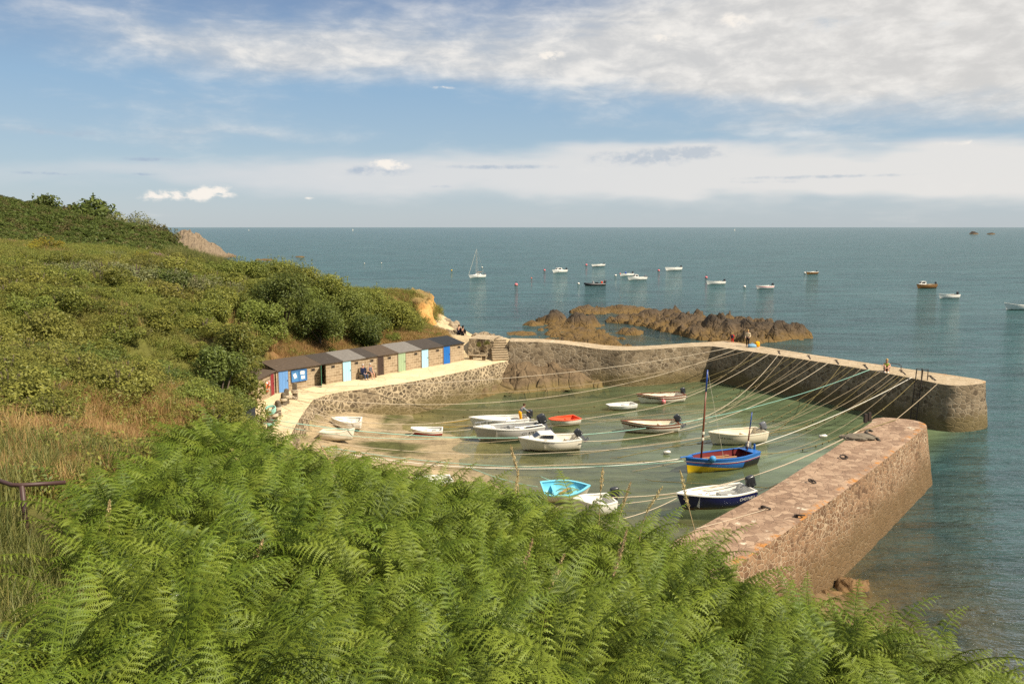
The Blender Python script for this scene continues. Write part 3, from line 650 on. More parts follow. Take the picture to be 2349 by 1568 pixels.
rockfield('rock_outcrop', PP([(2258, 537), (2274, 535), (2288, 537), (2276, 538.5)]), 6, MT['reef'], 'flatter dark islet near the horizon at the far right', step=3, edge=7, base=-2, seed=8, freq=.006, cat='islet', ridge=2)
# foot of the terrace and of the curved jetty
lp = PP([(724, 985), (800, 952), (880, 938), (950, 945), (1005, 928), (1080, 918), (1170, 905), (1260, 897), (1350, 893), (1395, 890)], 0) + [(p.x, p.y + .9) for p in (P(1381, 801.5, ZJ), P(1328, 793.4, 3.75), P(1263, 785, 4.1), P(1180, 783, 4.3))] + [(p.x - .2, p.y + .9) for p in tfront[1:8]]
def ledge():
    step = .3; xs = [p[0] for p in lp]; ys = [p[1] for p in lp]
    X, Y = np.meshgrid(np.arange(min(xs) - 1, max(xs) + 1, step), np.arange(min(ys) - 1, max(ys) + 1, step))
    ins = inpoly(X, Y, lp); front = polydist(X, Y, lp[:10], False); d = np.where(ins, front, -front).ravel(); fx, fy = X.ravel(), Y.ravel()
    zf = np.empty(len(fx)); 
    tall = [P(1000, 900, 1), P(1250, 870, 1)]
    for i in range(len(fx)):
        v = Vector((fx[i], fy[i], 2.2)); wob = mn.fractal(v * .35, .9, 2, 3)
        e = max(0, min(1, (d[i] + wob * .8) / 2.4)); h = .75 + 1.15 * math.exp(-((fx[i] - 2.5) / 5.0) ** 2) + .65 * math.exp(-((fx[i] + 6.5) / 4.0) ** 2) + .25 * wob
        u_, w2 = fx[i] * .8 + fy[i] * .35, fy[i] * .9 - fx[i] * .4; k_ = mn.noise(v * .5)
        blk = mn.cell(Vector((u_ * .9 + k_ * .8, w2 * .8, 1))) * .55 + mn.cell(Vector((u_ * 2.1, w2 * 1.7 + k_, 7))) * .25
        st_ = e * 3.2 + blk; fl_ = math.floor(st_); e2 = min(1.15, (fl_ + min(1, (st_ - fl_) * 3)) / 3.2)
        zf[i] = -.7 + e2 * (h + .7) + mn.ridged_multi_fractal(v * .8, .9, 2.1, 5, .9, 2) * .14
    c = (0, 70, 0); V = np.stack([fx - c[0], fy - c[1], zf], -1); ni = X.shape[1]
    ii, jj = np.meshgrid(np.arange(ni - 1), np.arange(X.shape[0] - 1)); b0 = (jj * ni + ii).ravel(); Q = np.stack([b0, b0 + 1, b0 + 1 + ni, b0 + ni], -1)
    inn = (ins.ravel() | (front.ravel() < .6)); Q = Q[inn[Q].all(1) & (zf[Q] > -.58).any(1)]
    o = _fin('rock_ledge', quads_mesh('rock_ledge', V, Q), MT['ledge'], None, False); o.location = c
    tag(o, 'brown natural rock ledge under the harbour wall at the water edge', 'rocks')
ledge()
rockfield('rock_outcrop', PP([(1830, 1345), (1870, 1318), (1930, 1296), (1985, 1304), (2025, 1335), (2000, 1375), (1900, 1390), (1830, 1390)], .2), 1.15, MT['weedrock'], 'reddish brown weedy rock at the foot of the near jetty', step=.16, edge=1.2, base=-.7, seed=5.5, freq=.55)

def boulder(name, c, r, mat, label, cat='rock', seed=0, group=None):
    bm = bmesh.new(); bmesh.ops.create_icosphere(bm, subdivisions=3, radius=1)
    for v in bm.verts:
        q = v.co.copy(); s = 1 + mn.fractal(q * 1.3 + Vector((seed, 0, 0)), .9, 2, 4) * .45 + mn.cell(q * 1.6 + Vector((0, seed, 0))) * .12
        v.co = Vector((q.x * r[0], q.y * r[1], q.z * r[2])) * s
    me = bpy.data.meshes.new(name); bm.to_mesh(me); bm.free()
    o = _fin(name, me, mat, None, False); o.location = c; o.rotation_euler.z = seed
    return tag(o, label, cat, group)
k = 0
for px, py, d, s in [(1005, 753, 93, .9), (1018, 744, 95, 1.3), (1030, 750, 94, .9), (1040, 748, 95, 1.0), (1012, 762, 90, .8), (1028, 761, 91, .7), (1048, 762, 91, .6), (1110, 767, 95, .7), (1125, 769, 95, .5), (1092, 768, 94, .45), (985, 758, 90, .8), (955, 770, 84, .5), (970, 776, 82, .6)]:
    q = D(px, py, d); k += 1
    boulder('boulder', (q.x, q.y, q.z - s * .3), (s * 1.2, s, s * .75), MT['palerock'], 'pale broken boulder below the ochre cliff at the end of the hill', 'boulder', k * 1.7, 'boulders below the ochre cliff')

# the ochre cliff end of the low headland
def cliff():
    line = [D(905, 700, 97), D(930, 715, 92.5), D(958, 725, 91), D(985, 740, 92), D(996, 742, 95), D(998, 735, 99), D(985, 725, 105), D(950, 720, 112)]
    line = smoothline([Vector((p.x, p.y, 0)) for p in line], 2); line = [a for a, _ in resample(line, line, .35)]
    vs, fs = [], []; nz_ = 22; n = len(line); c = line[n // 2].copy()
    for i, p in enumerate(line):
        t = line[min(i + 1, n - 1)] - line[max(i - 1, 0)]; nr = Vector((t.y, -t.x, 0)).normalized()
        top = 6.9 + .15 * mn.noise(p * .5)
        for j in range(nz_ + 1):
            f = j / nz_; z = 2.2 + (top - 2.2) * f
            o = (1 - f) ** 1.6 * 1.9 - .35 * max(0, (f - .8) / .2)
            q = Vector((p.x, p.y, z)) + nr * o; q += nr * (mn.fractal(q * .55, .9, 2, 5) * .45)
            vs.append(q - c)
    for i in range(n - 1):
        for j in range(nz_): a = i * (nz_ + 1) + j; fs.append((a, a + nz_ + 1, a + nz_ + 2, a + 1))
    # grassy top
    cen = Vector((sum(p.x for p in line) / n - 2.0, sum(p.y for p in line) / n + 1.5, 0)); b = len(vs); m_ = [0] * len(fs)
    rings = 5
    for i in range(n):
        e = vs[i * (nz_ + 1) + nz_] + c
        for r in range(1, rings + 1):
            t = r / rings; q = e.lerp(Vector((cen.x, cen.y, e.z + .1)), t); q.z += .2 * mn.noise(q * .8) + .15 * math.sin(t * 3); vs.append(q - c)
    for i in range(n - 1):
        for r in range(rings):
            a = i * (nz_ + 1) + nz_ if r == 0 else b + i * rings + r - 1; a2 = (i + 1) * (nz_ + 1) + nz_ if r == 0 else b + (i + 1) * rings + r - 1
            fs.append((a, a2, b + (i + 1) * rings + r, b + i * rings + r)); m_.append(0)
    o = mesh_obj('cliff', vs, fs, MT['cliff'], None, True, fm=m_); o.location = c
    tag(o, 'ochre clay cliff at the end of the wooded hill', 'cliff', kind='structure')
cliff()
# far rocky point beyond the hill
def headland():
    vs, fs = [], []; nx, ny = 44, 20
    xs = [(415, 535), (425, 531), (440, 532), (455, 536), (470, 545), (485, 558), (500, 570), (515, 579), (528, 586), (540, 590)]
    a = D(408, 590, 395); b = D(541, 590, 421); prof = np.interp(np.linspace(408, 541, nx + 1), [p[0] for p in xs], [p[1] for p in xs])
    for i in range(nx + 1):
        px = 408 + 133 * i / nx
        for j in range(ny + 1):
            t = j / ny; dist = 400 + 45 * t + (px - 408) * .05; top = D(px, prof[i], 421).z
            e = math.sin(math.pi * min(1, max(0, t))) ** .6
            q = D(px, 560, dist); q.z = -2 + (top + 2) * e
            v = Vector((q.x * .08, q.y * .08, 0)); q.z += (mn.ridged_multi_fractal(v, .9, 2.1, 5, .9, 2) - 1.1) * 2.2 * e * min(1, top / 5 + .15) + mn.cell(v * 4) * 1.2 * e
            vs.append(q)
    for i in range(nx):
        for j in range(ny): p = i * (ny + 1) + j; fs.append((p, p + ny + 1, p + ny + 2, p + 1))
    c = Vector((sum(v.x for v in vs) / len(vs), sum(v.y for v in vs) / len(vs), 0))
    tag(mesh_obj('rocky_point', [v - c for v in vs], fs, MT['point'], None, False, loc=c), 'pale rocky point beyond the green hill at the sea', 'rocks')
headland()
rockfield('rock_outcrop', PP([(640, 589), (660, 587.5), (700, 588), (715, 589.5), (680, 591)]), 1.6, MT['reef'], 'low rocks awash off the hill above the trees', step=1.2, edge=5, seed=9, freq=.08)
rockfield('rock_outcrop', PP([(560, 596), (610, 593), (640, 597), (600, 600)]), 1.6, MT['reef'], 'low rocks awash nearest the tree tops', step=1.2, edge=5, seed=11, freq=.08)

# ------------------------------------------------------------------ beach huts
def block_mat():
    m, nt, out = newmat('concrete_block')
    uv = nd(nt, 'ShaderNodeUVMap').outputs[0]; pos = geo_pos(nt)
    wv = nd(nt, 'ShaderNodeVectorMath', {0: uv, 1: nd(nt, 'ShaderNodeVectorMath', {0: noise(nt, uv, 1.5, 3, out=1), 3: .06}, operation='SCALE').outputs[0]}, operation='ADD').outputs[0]
    bt = nd(nt, 'ShaderNodeTexBrick', {'Vector': wv, 'Color1': (.235, .175, .11), 'Color2': (.36, .275, .18), 'Mortar': (.50, .41, .29), 'Scale': 1.0, 'Mortar Size': .016, 'Mortar Smooth': .4, 'Brick Width': .46, 'Row Height': .21}, offset=.5)
    f = noise(nt, pos, 9, 6, .65); g = noise(nt, pos, .8, 4)
    c = mx(nt, bt.outputs[0], (.22, .17, .115), mr(nt, f, .5, .75, 0, .6)); c = mx(nt, c, (.42, .34, .24), mr(nt, g, .5, .7, 0, .5))
    finish(nt, out, c, .95, bump(nt, ma(nt, 'ADD', f, ma(nt, 'MULTIPLY', bt.outputs[1], -.5)), .5, .02), .15); return m
MT['block'] = block_mat()
def felt(name, col): return simple(name, col, .85, .35, 5, .25, bmp=.4, dirt=tuple(min(1, x * 1.6 + .02) for x in col))
FELT = {k: felt('roof_felt_' + k, v) for k, v in dict(black=(.024, .026, .03), dark=(.055, .045, .038), brown=(.085, .062, .045), grey=(.17, .155, .14)).items()}
def plank(name, col):
    m, nt, out = newmat(name); v = nd(nt, 'ShaderNodeTexCoord').outputs['Object']; n = noise(nt, vscale(nt, v, (3, 3, .7)), 3, 5)
    wv = nd(nt, 'ShaderNodeTexWave', {'Vector': v, 'Scale': 1.25, 'Distortion': 0.0}, bands_direction='X', wave_profile='SAW').outputs[1]
    g = mr(nt, wv, 0, .12)
    c = mx(nt, tuple(x * .8 for x in col), tuple(min(1, x * 1.12) for x in col), n); c = mx(nt, tuple(x * .45 for x in col), c, g)
    finish(nt, out, c, .55, bump(nt, g, .5, .01), .35); return m
DOORS = dict(blue=plank('door_blue', (.01, .13, .46)), sky=plank('door_sky_blue', (.36, .63, .74)), green=plank('door_green', (.30, .40, .24)), brown=plank('door_brown', (.045, .028, .022)),
             mid=plank('door_mid_blue', (.12, .27, .55)), dgreen=plank('door_dark_green', (.05, .17, .10)), red=plank('door_red', (.24, .02, .022)))
MT['black'] = simple('hollow_shade_black', (.008, .008, .008), .9)
MT['wood'] = simple('grey_wood', (.20, .15, .10), .8, .3, 8); MT['iron'] = simple('rusty_iron', (.055, .040, .032), .7, .4, 12, .4, .2)
MT['white'] = simple('white_paint', (.80, .79, .75), .5, .06, 4); MT['paper'] = simple('paper', (.75, .74, .70), .8, .05)
def s_at(rx):                               # distance along the hut fronts for a column of the photo
    vx = (900 + .4683 * rx) / 1.7437; lo, hi = -4.0, HLEN + 4
    for _ in range(40):
        m = (lo + hi) / 2
        if proj(HE + hdir * m)[0] > vx: lo = m
        else: hi = m
    return lo
HUT_H, HUT_D, HUT_B = 1.66, 2.0, 2.08
def hut(name, O, ax, back, L, roofmat, label, door=None, dmat=None, vents=(), opening=None, wallmat=None):
    """O is the front corner, ax runs along the front, local frame x=ax, y=back, z=up"""
    rz = math.atan2(ax.y, ax.x); root = empty(name, O, rz); flip = 1 if Vector((-ax.y, ax.x, 0)).dot(back) > 0 else -1
    def T(x, y, z): return Vector((x, y * flip, z))
    vs, fs, uv = [], [], []
    def quad(p, u):
        b = len(vs); vs.extend(p); uv.extend(u); fs.append((b, b + 1, b + 2, b + 3))
    L -= .015
    zf = lambda y: HUT_H + (HUT_B - HUT_H) * y / HUT_D
    spans = [(0, L)] if not opening else [(0, opening[0]), (opening[1], L)]
    for a, b in spans:
        for y in (0, .15): quad([T(a, y, -.15), T(b, y, -.15), T(b, y, HUT_H), T(a, y, HUT_H)], [(a, 0), (b, 0), (b, HUT_H), (a, HUT_H)])
        if opening:
            for x in (a, b): quad([T(x, 0, -.15), T(x, .15, -.15), T(x, .15, HUT_H), T(x, 0, HUT_H)], [(0, 0), (.15, 0), (.15, HUT_H), (0, HUT_H)])
    for x in (0, L): quad([T(x, 0, -.15), T(x, HUT_D, -.15), T(x, HUT_D, HUT_B), T(x, 0, HUT_H)], [(0, 0), (HUT_D, 0), (HUT_D, HUT_B), (0, HUT_H)])
    quad([T(0, HUT_D, -.15), T(L, HUT_D, -.15), T(L, HUT_D, HUT_B), T(0, HUT_D, HUT_B)], [(0, 0), (L, 0), (L, HUT_B), (0, HUT_B)])
    mesh_obj('wall', vs, fs, wallmat or MT['block'], root, False, uv)
    mb = MB(); t = .07; e = .14; n = 6
    top, bot = [], []
    dr = (HUT_B - HUT_H) / HUT_D
    for i in range(n + 1):
        for y in (-e, HUT_D + .15):
            x = L * i / n; z = HUT_H + dr * y + .02 + .015 * mn.noise(Vector((x * 2 + O.x, y, O.y)))
            top.append(T(x, y, z + t)); bot.append(T(x, y, z))
    v = top + bot; k = len(top); f = []
    for i in range(n):
        a = 2 * i; f += [(a, a + 2, a + 3, a + 1), (k + a + 1, k + a + 3, k + a + 2, k + a), (a, k + a, k + a + 2, a + 2), (a + 1, a + 3, k + a + 3, k + a + 1)]
    f += [(0, 1, k + 1, k), (2 * n, k + 2 * n, k + 2 * n + 1, 2 * n + 1)]
    mb.add(v, f).build('roof', roofmat, root)
    if door:
        a, b = door; fr_ = MB()
        for (cx_, cz_, w_, h_) in ((a - .015, HUT_H / 2, .05, HUT_H - .02), (b + .015, HUT_H / 2, .05, HUT_H - .02), ((a + b) / 2, HUT_H - .035, b - a + .02, .05)): fr_.box(T(cx_, -.02, cz_), (w_, .07, h_))
        fr_.build('door_frame', MT['wood'], root); d = MB().box(((b - a) / 2, 0, HUT_H / 2 - .03), (b - a - .03, .045, HUT_H - .05)).build('door', dmat, root, bevel=.006, loc=T(a, -.035, .02))
        MB().box((.10, -.05 * flip, HUT_H * .5), (.03, .03, .12)).build('handle', MT['iron'], d)
    for vx in vents:
        fr = MB()
        for (cx_, cz_, w_, h_) in ((0, .09, .36, .03), (0, -.09, .36, .03), (-.165, 0, .03, .15), (.165, 0, .03, .15)): fr.box((cx_, 0, cz_), (w_, .05, h_))
        o = fr.build('vent', MT['wood'], root, loc=T(vx, -.018, HUT_H - .30))
        MB().box((0, .008 * flip, 0), (.30, .03, .15)).build('vent_shade_panel', MT['black'], o)  # black slab painting the shade inside the vent
    return tag(root, label, 'beach hut', 'row of beach huts')
bounds = [2040, 1862, 1675, 1475, 1300, 1197, 1003, 822, 440]
roofs = ['black', 'dark', 'grey', 'brown', 'dark', 'grey', 'dark', 'brown']
dset = [((1862, 1920), 'blue', 'end hut with a bright blue door and black roof'), ((1675, 1735), 'sky', 'hut with sky blue door between the green and bright blue doors'), ((1475, 1541), 'green', 'hut with a pale green door and grey roof'),
        ((1300, 1354), 'brown', 'hut with a dark brown door'), (None, None, 'doorless hut behind the bench with a small vent'), ((1003, 1076), 'sky', 'hut with a pale sky blue door beside the seated couple'),
        (None, None, 'hut with its green door swung open on a dark doorway'), ((455, 541), 'mid', 'long hut with a blue door and blue notice board')]
ventx = [(1998,), (1815,), (1630,), (1405,), (1255,), (1125,), (925,), (755,)]
for i in range(8):
    s0, s1 = s_at(bounds[i]), s_at(bounds[i + 1]); O = HE + hdir * s0
    dr = dset[i][0]; op = None
    if i == 6: op = (s_at(866) - s0, s_at(824) - s0 - .03)
    h = hut('beach_hut', O, hdir, hback, s1 - s0, FELT[roofs[i]], dset[i][2], door=None if not dr else (s_at(dr[1]) - s0, s_at(dr[0]) - s0 - .04), dmat=DOORS.get(dset[i][1]), vents=[s_at(v) - s0 for v in ventx[i]], opening=op)
    if i == 6:                              # leaf standing open towards the viewer, hinged at the left jamb
        rr = (s1 - s0) - .05
        dd = MB().box((0, 0, HUT_H / 2), (.045, .85, HUT_H - .06)).build('door', DOORS['dgreen'], h, bevel=.006)
        fl = -1 if Vector((-hdir.y, hdir.x, 0)).dot(hback) > 0 else 1
        dd.location = (rr + .26, fl * .34, 0); dd.rotation_euler.z = -fl * .656
    if i == 7:
        a, b = s_at(695) - s0, s_at(568) - s0; fl = -1 if Vector((-hdir.y, hdir.x, 0)).dot(hback) > 0 else 1
        nb_ = empty('notice_board', h.matrix_basis @ Vector(((a + b) / 2, fl * .06, 1.08)), h.rotation_euler.z); wd = b - a; hh = .82
        MB().box((0, 0, 0), (wd, .05, hh)).build('panel', simple('board_blue', (.06, .20, .42), .5), nb_)
        fr = MB()
        for cx_, cz_, w_, h_ in ((0, hh / 2, wd + .06, .06), (0, -hh / 2, wd + .06, .06), (-wd / 2, 0, .06, hh), (wd / 2, 0, .06, hh), (0, 0, .05, hh)): fr.box((cx_, fl * .02, cz_), (w_, .09, h_))
        fr.build('frame', simple('board_frame_blue', (.05, .15, .36), .5), nb_)
        sg = -1
        for (u, z, w_, h_, r) in ((.28, .03, .26, .36, .35), (-.22, .2, .36, .26, .0), (-.25, -.16, .32, .24, .04)):
            M = Matrix.Rotation(r * fl, 3, 'Y'); MB().box((u * wd, fl * .036, z), (w_, .012, h_), rot=M).build('notice', MT['paper'], nb_)
        tag(nb_, 'blue framed notice board with pinned white papers on the hut wall', 'notice board')
# first hut of the row, turned towards the harbour
ra, rb = Vector(HW + hdir * .25), P(581, 930, 2.65); rd = (rb - ra).normalized(); rbk = Vector((rd.y, -rd.x, 0)); rbk = rbk if rbk.x < 0 else -rbk
rl = (rb - ra).length; HUT_D, HUT_B = 2.4, 1.95
h = hut('beach_hut', ra, rd, rbk, rl, FELT['brown'], 'corner hut with a dark red door and orange lifebuoy', door=(.30, .95), dmat=DOORS['red'], vents=())
# old shed roof showing above the ferns
HUT_D, HUT_B = 3.0, 2.3
sc0 = P(586, 990, 4.1); sx_ = Vector((-1, -.30, 0)).normalized()
hut('shed', Vector((sc0.x, sc0.y, 2.45)), sx_, Vector((-.42, .91, 0)).normalized(), 3.4, FELT['black'], 'low shed with a dark roof showing behind the ferns', door=(.8, 1.6), dmat=DOORS['brown'])['category'] = 'shed'

# ------------------------------------------------------------------ boats
PAINT = {}
def paint(key, col=None, rough=.35, dirt=True):
    if key not in PAINT:
        d = None
        if dirt: d = tuple(c * .72 + .02 * k for c, k in zip(col, (1, .8, .4)))
        PAINT[key] = m_ = simple('boat_paint_' + key, col, rough, .07, 2.2, .45, dirt=d)
        if dirt:                          # scum and weed along the waterline
            t_ = m_.node_tree; bs = [n for n in t_.nodes if n.type == 'BSDF_PRINCIPLED'][0]; old = bs.inputs['Base Color'].links[0].from_socket
            ob = nd(t_, 'ShaderNodeTexCoord').outputs['Object']; zz = nd(t_, 'ShaderNodeSeparateXYZ', {0: ob}).outputs[2]
            f_ = mr(t_, ma(t_, 'ADD', zz, ma(t_, 'MULTIPLY_ADD', noise(t_, vscale(t_, ob, (1, 1, .3)), 5, 5, .7), .34, -.17)), .16, .04, 0, .6)
            t_.links.new(mx(t_, old, (.16, .135, .06), f_), bs.inputs['Base Color'])
    return PAINT[key]
for k_, c_ in dict(white=(.78, .76, .70), cream=(.74, .66, .50), ivory=(.76, .70, .58), red=(.42, .035, .025), brown=(.17, .055, .025), blue=(.015, .06, .30), navy=(.010, .012, .075), sky=(.17, .54, .70), orange=(.80, .10, .035), yellow=(.80, .52, .01),
                   alu=(.42, .40, .37), black=(.015, .015, .017), grey=(.30, .30, .29), maroon=(.16, .03, .03), deepblue=(.02, .10, .26), wood=(.34, .19, .085), midblue=(.02, .13, .42), ochre=(.20, .10, .03), antired=(.30, .03, .02), pink=(.70, .16, .19), teal=(.12, .50, .42), rubber=(.022, .023, .026)).items():
    paint(k_, c_)
PAINT['glass'] = simple('boat_window', (.02, .022, .025), .12, .1, 3, .6)
PAINT['steel'] = simple('boat_steel', (.55, .55, .54), .3, .05, 3, .5, .8)
PAINT['motor'] = simple('motor_cowl', (.025, .027, .032), .28, .1, 3, .5)
PAINT['motorgrey'] = simple('motor_grey', (.13, .135, .15), .3, .1, 3, .5)

class Hull:
    def __init__(s, L, B, fb, sheer=.35, tw=.8, rake=.10, dr=.20, blunt=2.4, pram=0.0, flat=.55):
        s.L, s.B, s.fb, s.sheer, s.tw, s.rake, s.dr, s.blunt, s.pram, s.flat = L, B, fb, sheer, tw, rake, dr, blunt, pram, flat
    def b(s, t):
        f = max(0, (t - .38) / .62); bow = 1 - (1 - s.pram) * f ** s.blunt
        st = s.tw + (1 - s.tw) * math.sin(math.pi / 2 * min(1, t / .45)); return s.B / 2 * bow * st
    def top(s, t): return s.fb * (1 + s.sheer * (max(0, t - .25) / .75) ** 2 + .06 * (1 - min(1, t / .3)))
    def keel(s, t): k = max(0, (t - .62) / .38); return -s.dr * (1 - k ** 2.2) + (s.fb * .25 if s.pram else .0) * k ** 2
    def pt(s, t, u, side=1, inset=0.0):
        b = max(0.0, s.b(t) - inset); v = max(0, (t - .45) / .55) ** 1.3
        y = b * ((1 - v) * math.sin(math.pi / 2 * min(1, u)) ** s.flat + v * u ** .9)
        k, tp = s.keel(t), s.top(t); z = k + (tp - k) * u ** (1.55 - .35 * v)
        x = s.L * (t - .5) + s.L * s.rake * t ** 4 * (z - k) / max(.05, tp - k) - (s.L * .03 * (1 - (z - k) / max(.05, tp - k)) * (-1) * (1 - t) ** 6)
        return Vector((x - inset * .6 * t ** 3, side * y, z))
    def u_at(s, t, z):
        lo, hi = 0.0, 1.0
        for _ in range(24):
            m = (lo + hi) / 2
            if s.pt(t, m).z < z: lo = m
            else: hi = m
        return lo
def text_mesh(body, size, extrude=0.0):
    cu = bpy.data.curves.new('lettering', 'FONT'); cu.body = body; cu.size = size; cu.align_x = 'CENTER'; cu.align_y = 'CENTER'; cu.resolution_u = 2
    o = bpy.data.objects.new('lettering', cu); COL.objects.link(o); bpy.context.view_layer.update()
    me = bpy.data.meshes.new_from_object(o.evaluated_get(bpy.context.evaluated_depsgraph_get()))
    bpy.data.objects.remove(o); bpy.data.curves.remove(cu); return me
def hull_text(hl, body, side, tc, zc, size, mat, root, name='lettering'):
    me = text_mesh(body, size); dirx = -1 if side > 0 else 1
    for v in me.vertices:
        t = tc + dirx * v.co.x / hl.L; z = zc * (1 if True else 0) + v.co.y
        zz = z + (hl.top(t) - hl.top(tc)) * .8; u = hl.u_at(t, zz); p = hl.pt(t, u, side); v.co = Vector((p.x, p.y + side * .014, p.z))
    _fin(name, me, mat, root)
def outboard(root, x, z, sc=1.0, tilt=0.0, col='motor', y=0.0):
    M = Matrix.Translation((x, y, z)) @ Matrix.Rotation(tilt, 4, 'Y')
    a = MB().ball((0, 0, 0), (.24 * sc, .145 * sc, .25 * sc), 16, 10, 0, .48); a.box((-.02 * sc, 0, -.22 * sc), (.40 * sc, .26 * sc, .10 * sc), 0, 0)
    for i, v in enumerate(a.v): a.v[i] = M @ (v + Vector((-.12 * sc, 0, .26 * sc)))
    o = a.build('outboard_motor', PAINT[col], root, True)
    b = MB().box((-.14 * sc, 0, -.20 * sc), (.17 * sc, .11 * sc, .55 * sc), taper=1.2); b.box((-.16 * sc, 0, -.52 * sc), (.34 * sc, .16 * sc, .025 * sc)); b.ball((-.17 * sc, 0, -.60 * sc), (.20 * sc, .06 * sc, .06 * sc)); b.box((.0, 0, -.02 * sc), (.14 * sc, .22 * sc, .22 * sc))
    b.v = [M @ v for v in b.v]; b.build('motor_leg', PAINT['motorgrey'] if col == 'motor' else PAINT['motor'], o)
    p = MB()
    for k in range(3):
        R_ = Matrix.Rotation(k * 2.094, 3, 'X') @ Matrix.Rotation(.5, 3, 'Z'); p.box(R_ @ Vector((0, 0, .09 * sc)) + Vector((-.38 * sc, 0, -.60 * sc)), (.02 * sc, .08 * sc, .14 * sc), rot=R_)
    p.v = [M @ v for v in p.v]; p.build('propeller', PAINT['motorgrey'], o)
    h = MB().tube([(.05 * sc, 0, .12 * sc), (.32 * sc, .02, .16 * sc), (.5 * sc, .03, .15 * sc)], .022 * sc, 6); h.v = [M @ v for v in h.v]; h.build('tiller', PAINT['motor'], o)
    return o
def boat(label, bow, stern, B, fb, z=0.0, name='motor_boat', cat='boat', top='white', bottom=None, stripe=None, inner='white', rim='white', seats=(.28, .58), motor=None, tilt=0.0, mcol='motor', foredeck=0.0, text=None, tcol='black',
         tpos=.72, tsize=.2, sheer=.35, tw=.82, rake=.10, dr=.18, pram=0.0, floor=.06, wl=.05, roll=0.0, blunt=2.4, seatcol=None, decals=None, group=None, NT=26, simple_b=False, msc=1.0, liner_w=.07, flat=.55):
    if z is None:                          # aground: rests on the sand
        z = .4
        for _ in range(6): m_ = (P(*bow, z) + P(*stern, z)) / 2; z = float(terr(np.array([m_.x]), np.array([m_.y]))[0]) + .06
    fb *= 1.22; B *= 1.10; b_, s_ = P(*bow, z), P(*stern, z); d = b_ - s_; L = d.length; c = (b_ + s_) / 2; rz = math.atan2(d.y, d.x)
    root = empty(name, c, rz); root.rotation_euler.x = roll
    h = Hull(L, B, fb, sheer, tw, rake, dr, 2.4 if blunt is None else blunt, pram, flat); root_h = h
    NU = 9; vs, fs, fm = [], [], []
    ws = [(-1 + 2 * k / (2 * NU)) for k in range(2 * NU + 1)]
    for i in range(NT + 1):
        for w_ in ws: vs.append(h.pt(i / NT, abs(w_), 1 if w_ >= 0 else -1))
    m = len(ws)
    for i in range(NT):
        for j in range(m - 1):
            a = i * m + j; q = (a, a + m, a + m + 1, a + 1); fs.append(q)
            zc = sum(vs[k].z for k in q) / 4; u = max(abs(ws[j]), abs(ws[j + 1]))
            fm.append(1 if zc < wl else (2 if (stripe and u > .83 and u < .96) else 0))
    fs.append(tuple(range(m))); fm.append(0)
    if pram: fs.append(tuple(range(NT * m + m - 1, NT * m - 1, -1))); fm.append(0)
    mesh_obj('hull', vs, fs, [paint(top, 0), paint(bottom or top, 0), paint(stripe or top, 0)], root, True, fm=fm)
    for p_ in root.children[0].data.polygons:
        if len(p_.vertices) > 6: p_.use_smooth = False
    # inner liner with a flat sole
    vs, fs = [], []; t0, t1 = .035, .965; zf = floor
    for i in range(NT + 1):
        t = t0 + (t1 - t0) * i / NT
        for w_ in ws:
            p = h.pt(t, abs(w_), 1 if w_ >= 0 else -1, liner_w * (1 if t < .8 else 1 - .5 * (t - .8) / .2)); p.z = max(p.z + .012, zf) if abs(w_) < 1 else p.z + .012; vs.append(p)
    for i in range(NT):
        for j in range(m - 1): a = i * m + j; fs.append((a, a + 1, a + m + 1, a + m))
    fs.append(tuple(range(m - 1, -1, -1))); fs.append(tuple(range(NT * m, NT * m + m)))
    mesh_obj('liner', vs, fs, paint(inner, 0), root, True)
    for p_ in root.children[1].data.polygons:
        if len(p_.vertices) > 6: p_.use_smooth = False
    # gunwale all round
    g = MB(); pr = []
    for sd in (1, -1):
        rng_ = range(NT + 1) if sd > 0 else range(NT, -1, -1)
        for i in rng_:
            t = i / NT; o_ = h.pt(t, 1, sd); pr.append((o_ + Vector((0, sd * .02, 0)), h.pt(t, 1, sd, liner_w + .03)))
    n = len(pr); v = []
    for o_, i_ in pr: v += [o_ + Vector((0, 0, -.035)), o_ + Vector((0, 0, .03)), i_ + Vector((0, 0, .03)), i_ + Vector((0, 0, -.02))]
    g.add(v, [(4 * i + k, 4 * i + 4 + k, 4 * i + 4 + (k + 1) % 4, 4 * i + (k + 1) % 4) for i in range(n - 1) for k in range(4)])
    tp0 = h.pt(0, 1, 1); g.box((tp0.x + .04, 0, tp0.z + .0), (.085, 2 * tp0.y - .02, .055))
    if pram: tp1 = h.pt(1, 1, 1); g.box((tp1.x - .03, 0, tp1.z), (.085, 2 * tp1.y, .055))
    g.build('gunwale', paint(rim, 0), root)
    for t in seats:
        p = h.pt(t, .8, 1, liner_w); zz = floor + (h.top(t) - floor) * .55; bw = h.pt(t, h.u_at(t, zz), 1, liner_w).y
        MB().box((h.pt(t, .7).x, 0, zz), (.26, 2 * bw - .01, .045)).build('seat', paint(seatcol or inner, 0), root, bevel=.008)
    if foredeck:
        vs, fs = [], []; nd_ = 8; ta = 1 - foredeck
        for i in range(nd_ + 1):
            t = ta + (1 - ta) * i / nd_
            for k in range(7): p = h.pt(t, 1, 1); w_ = -1 + k / 3; vs.append(Vector((p.x, p.y * w_, p.z + .035 + .06 * (1 - w_ * w_) * p.y)))
        for i in range(nd_):
            for k in range(6): a = i * 7 + k; fs.append((a, a + 7, a + 8, a + 1))
        b0 = len(vs); e0 = [vs[k] - Vector((0, 0, h.top(ta) - floor)) * .9 for k in range(7)]; vs += e0
        for k in range(6): fs.append((k, k + 1, b0 + k + 1, b0 + k))
        mesh_obj('foredeck', vs, fs, paint(rim if rim != 'brown' else inner, 0), root, False)
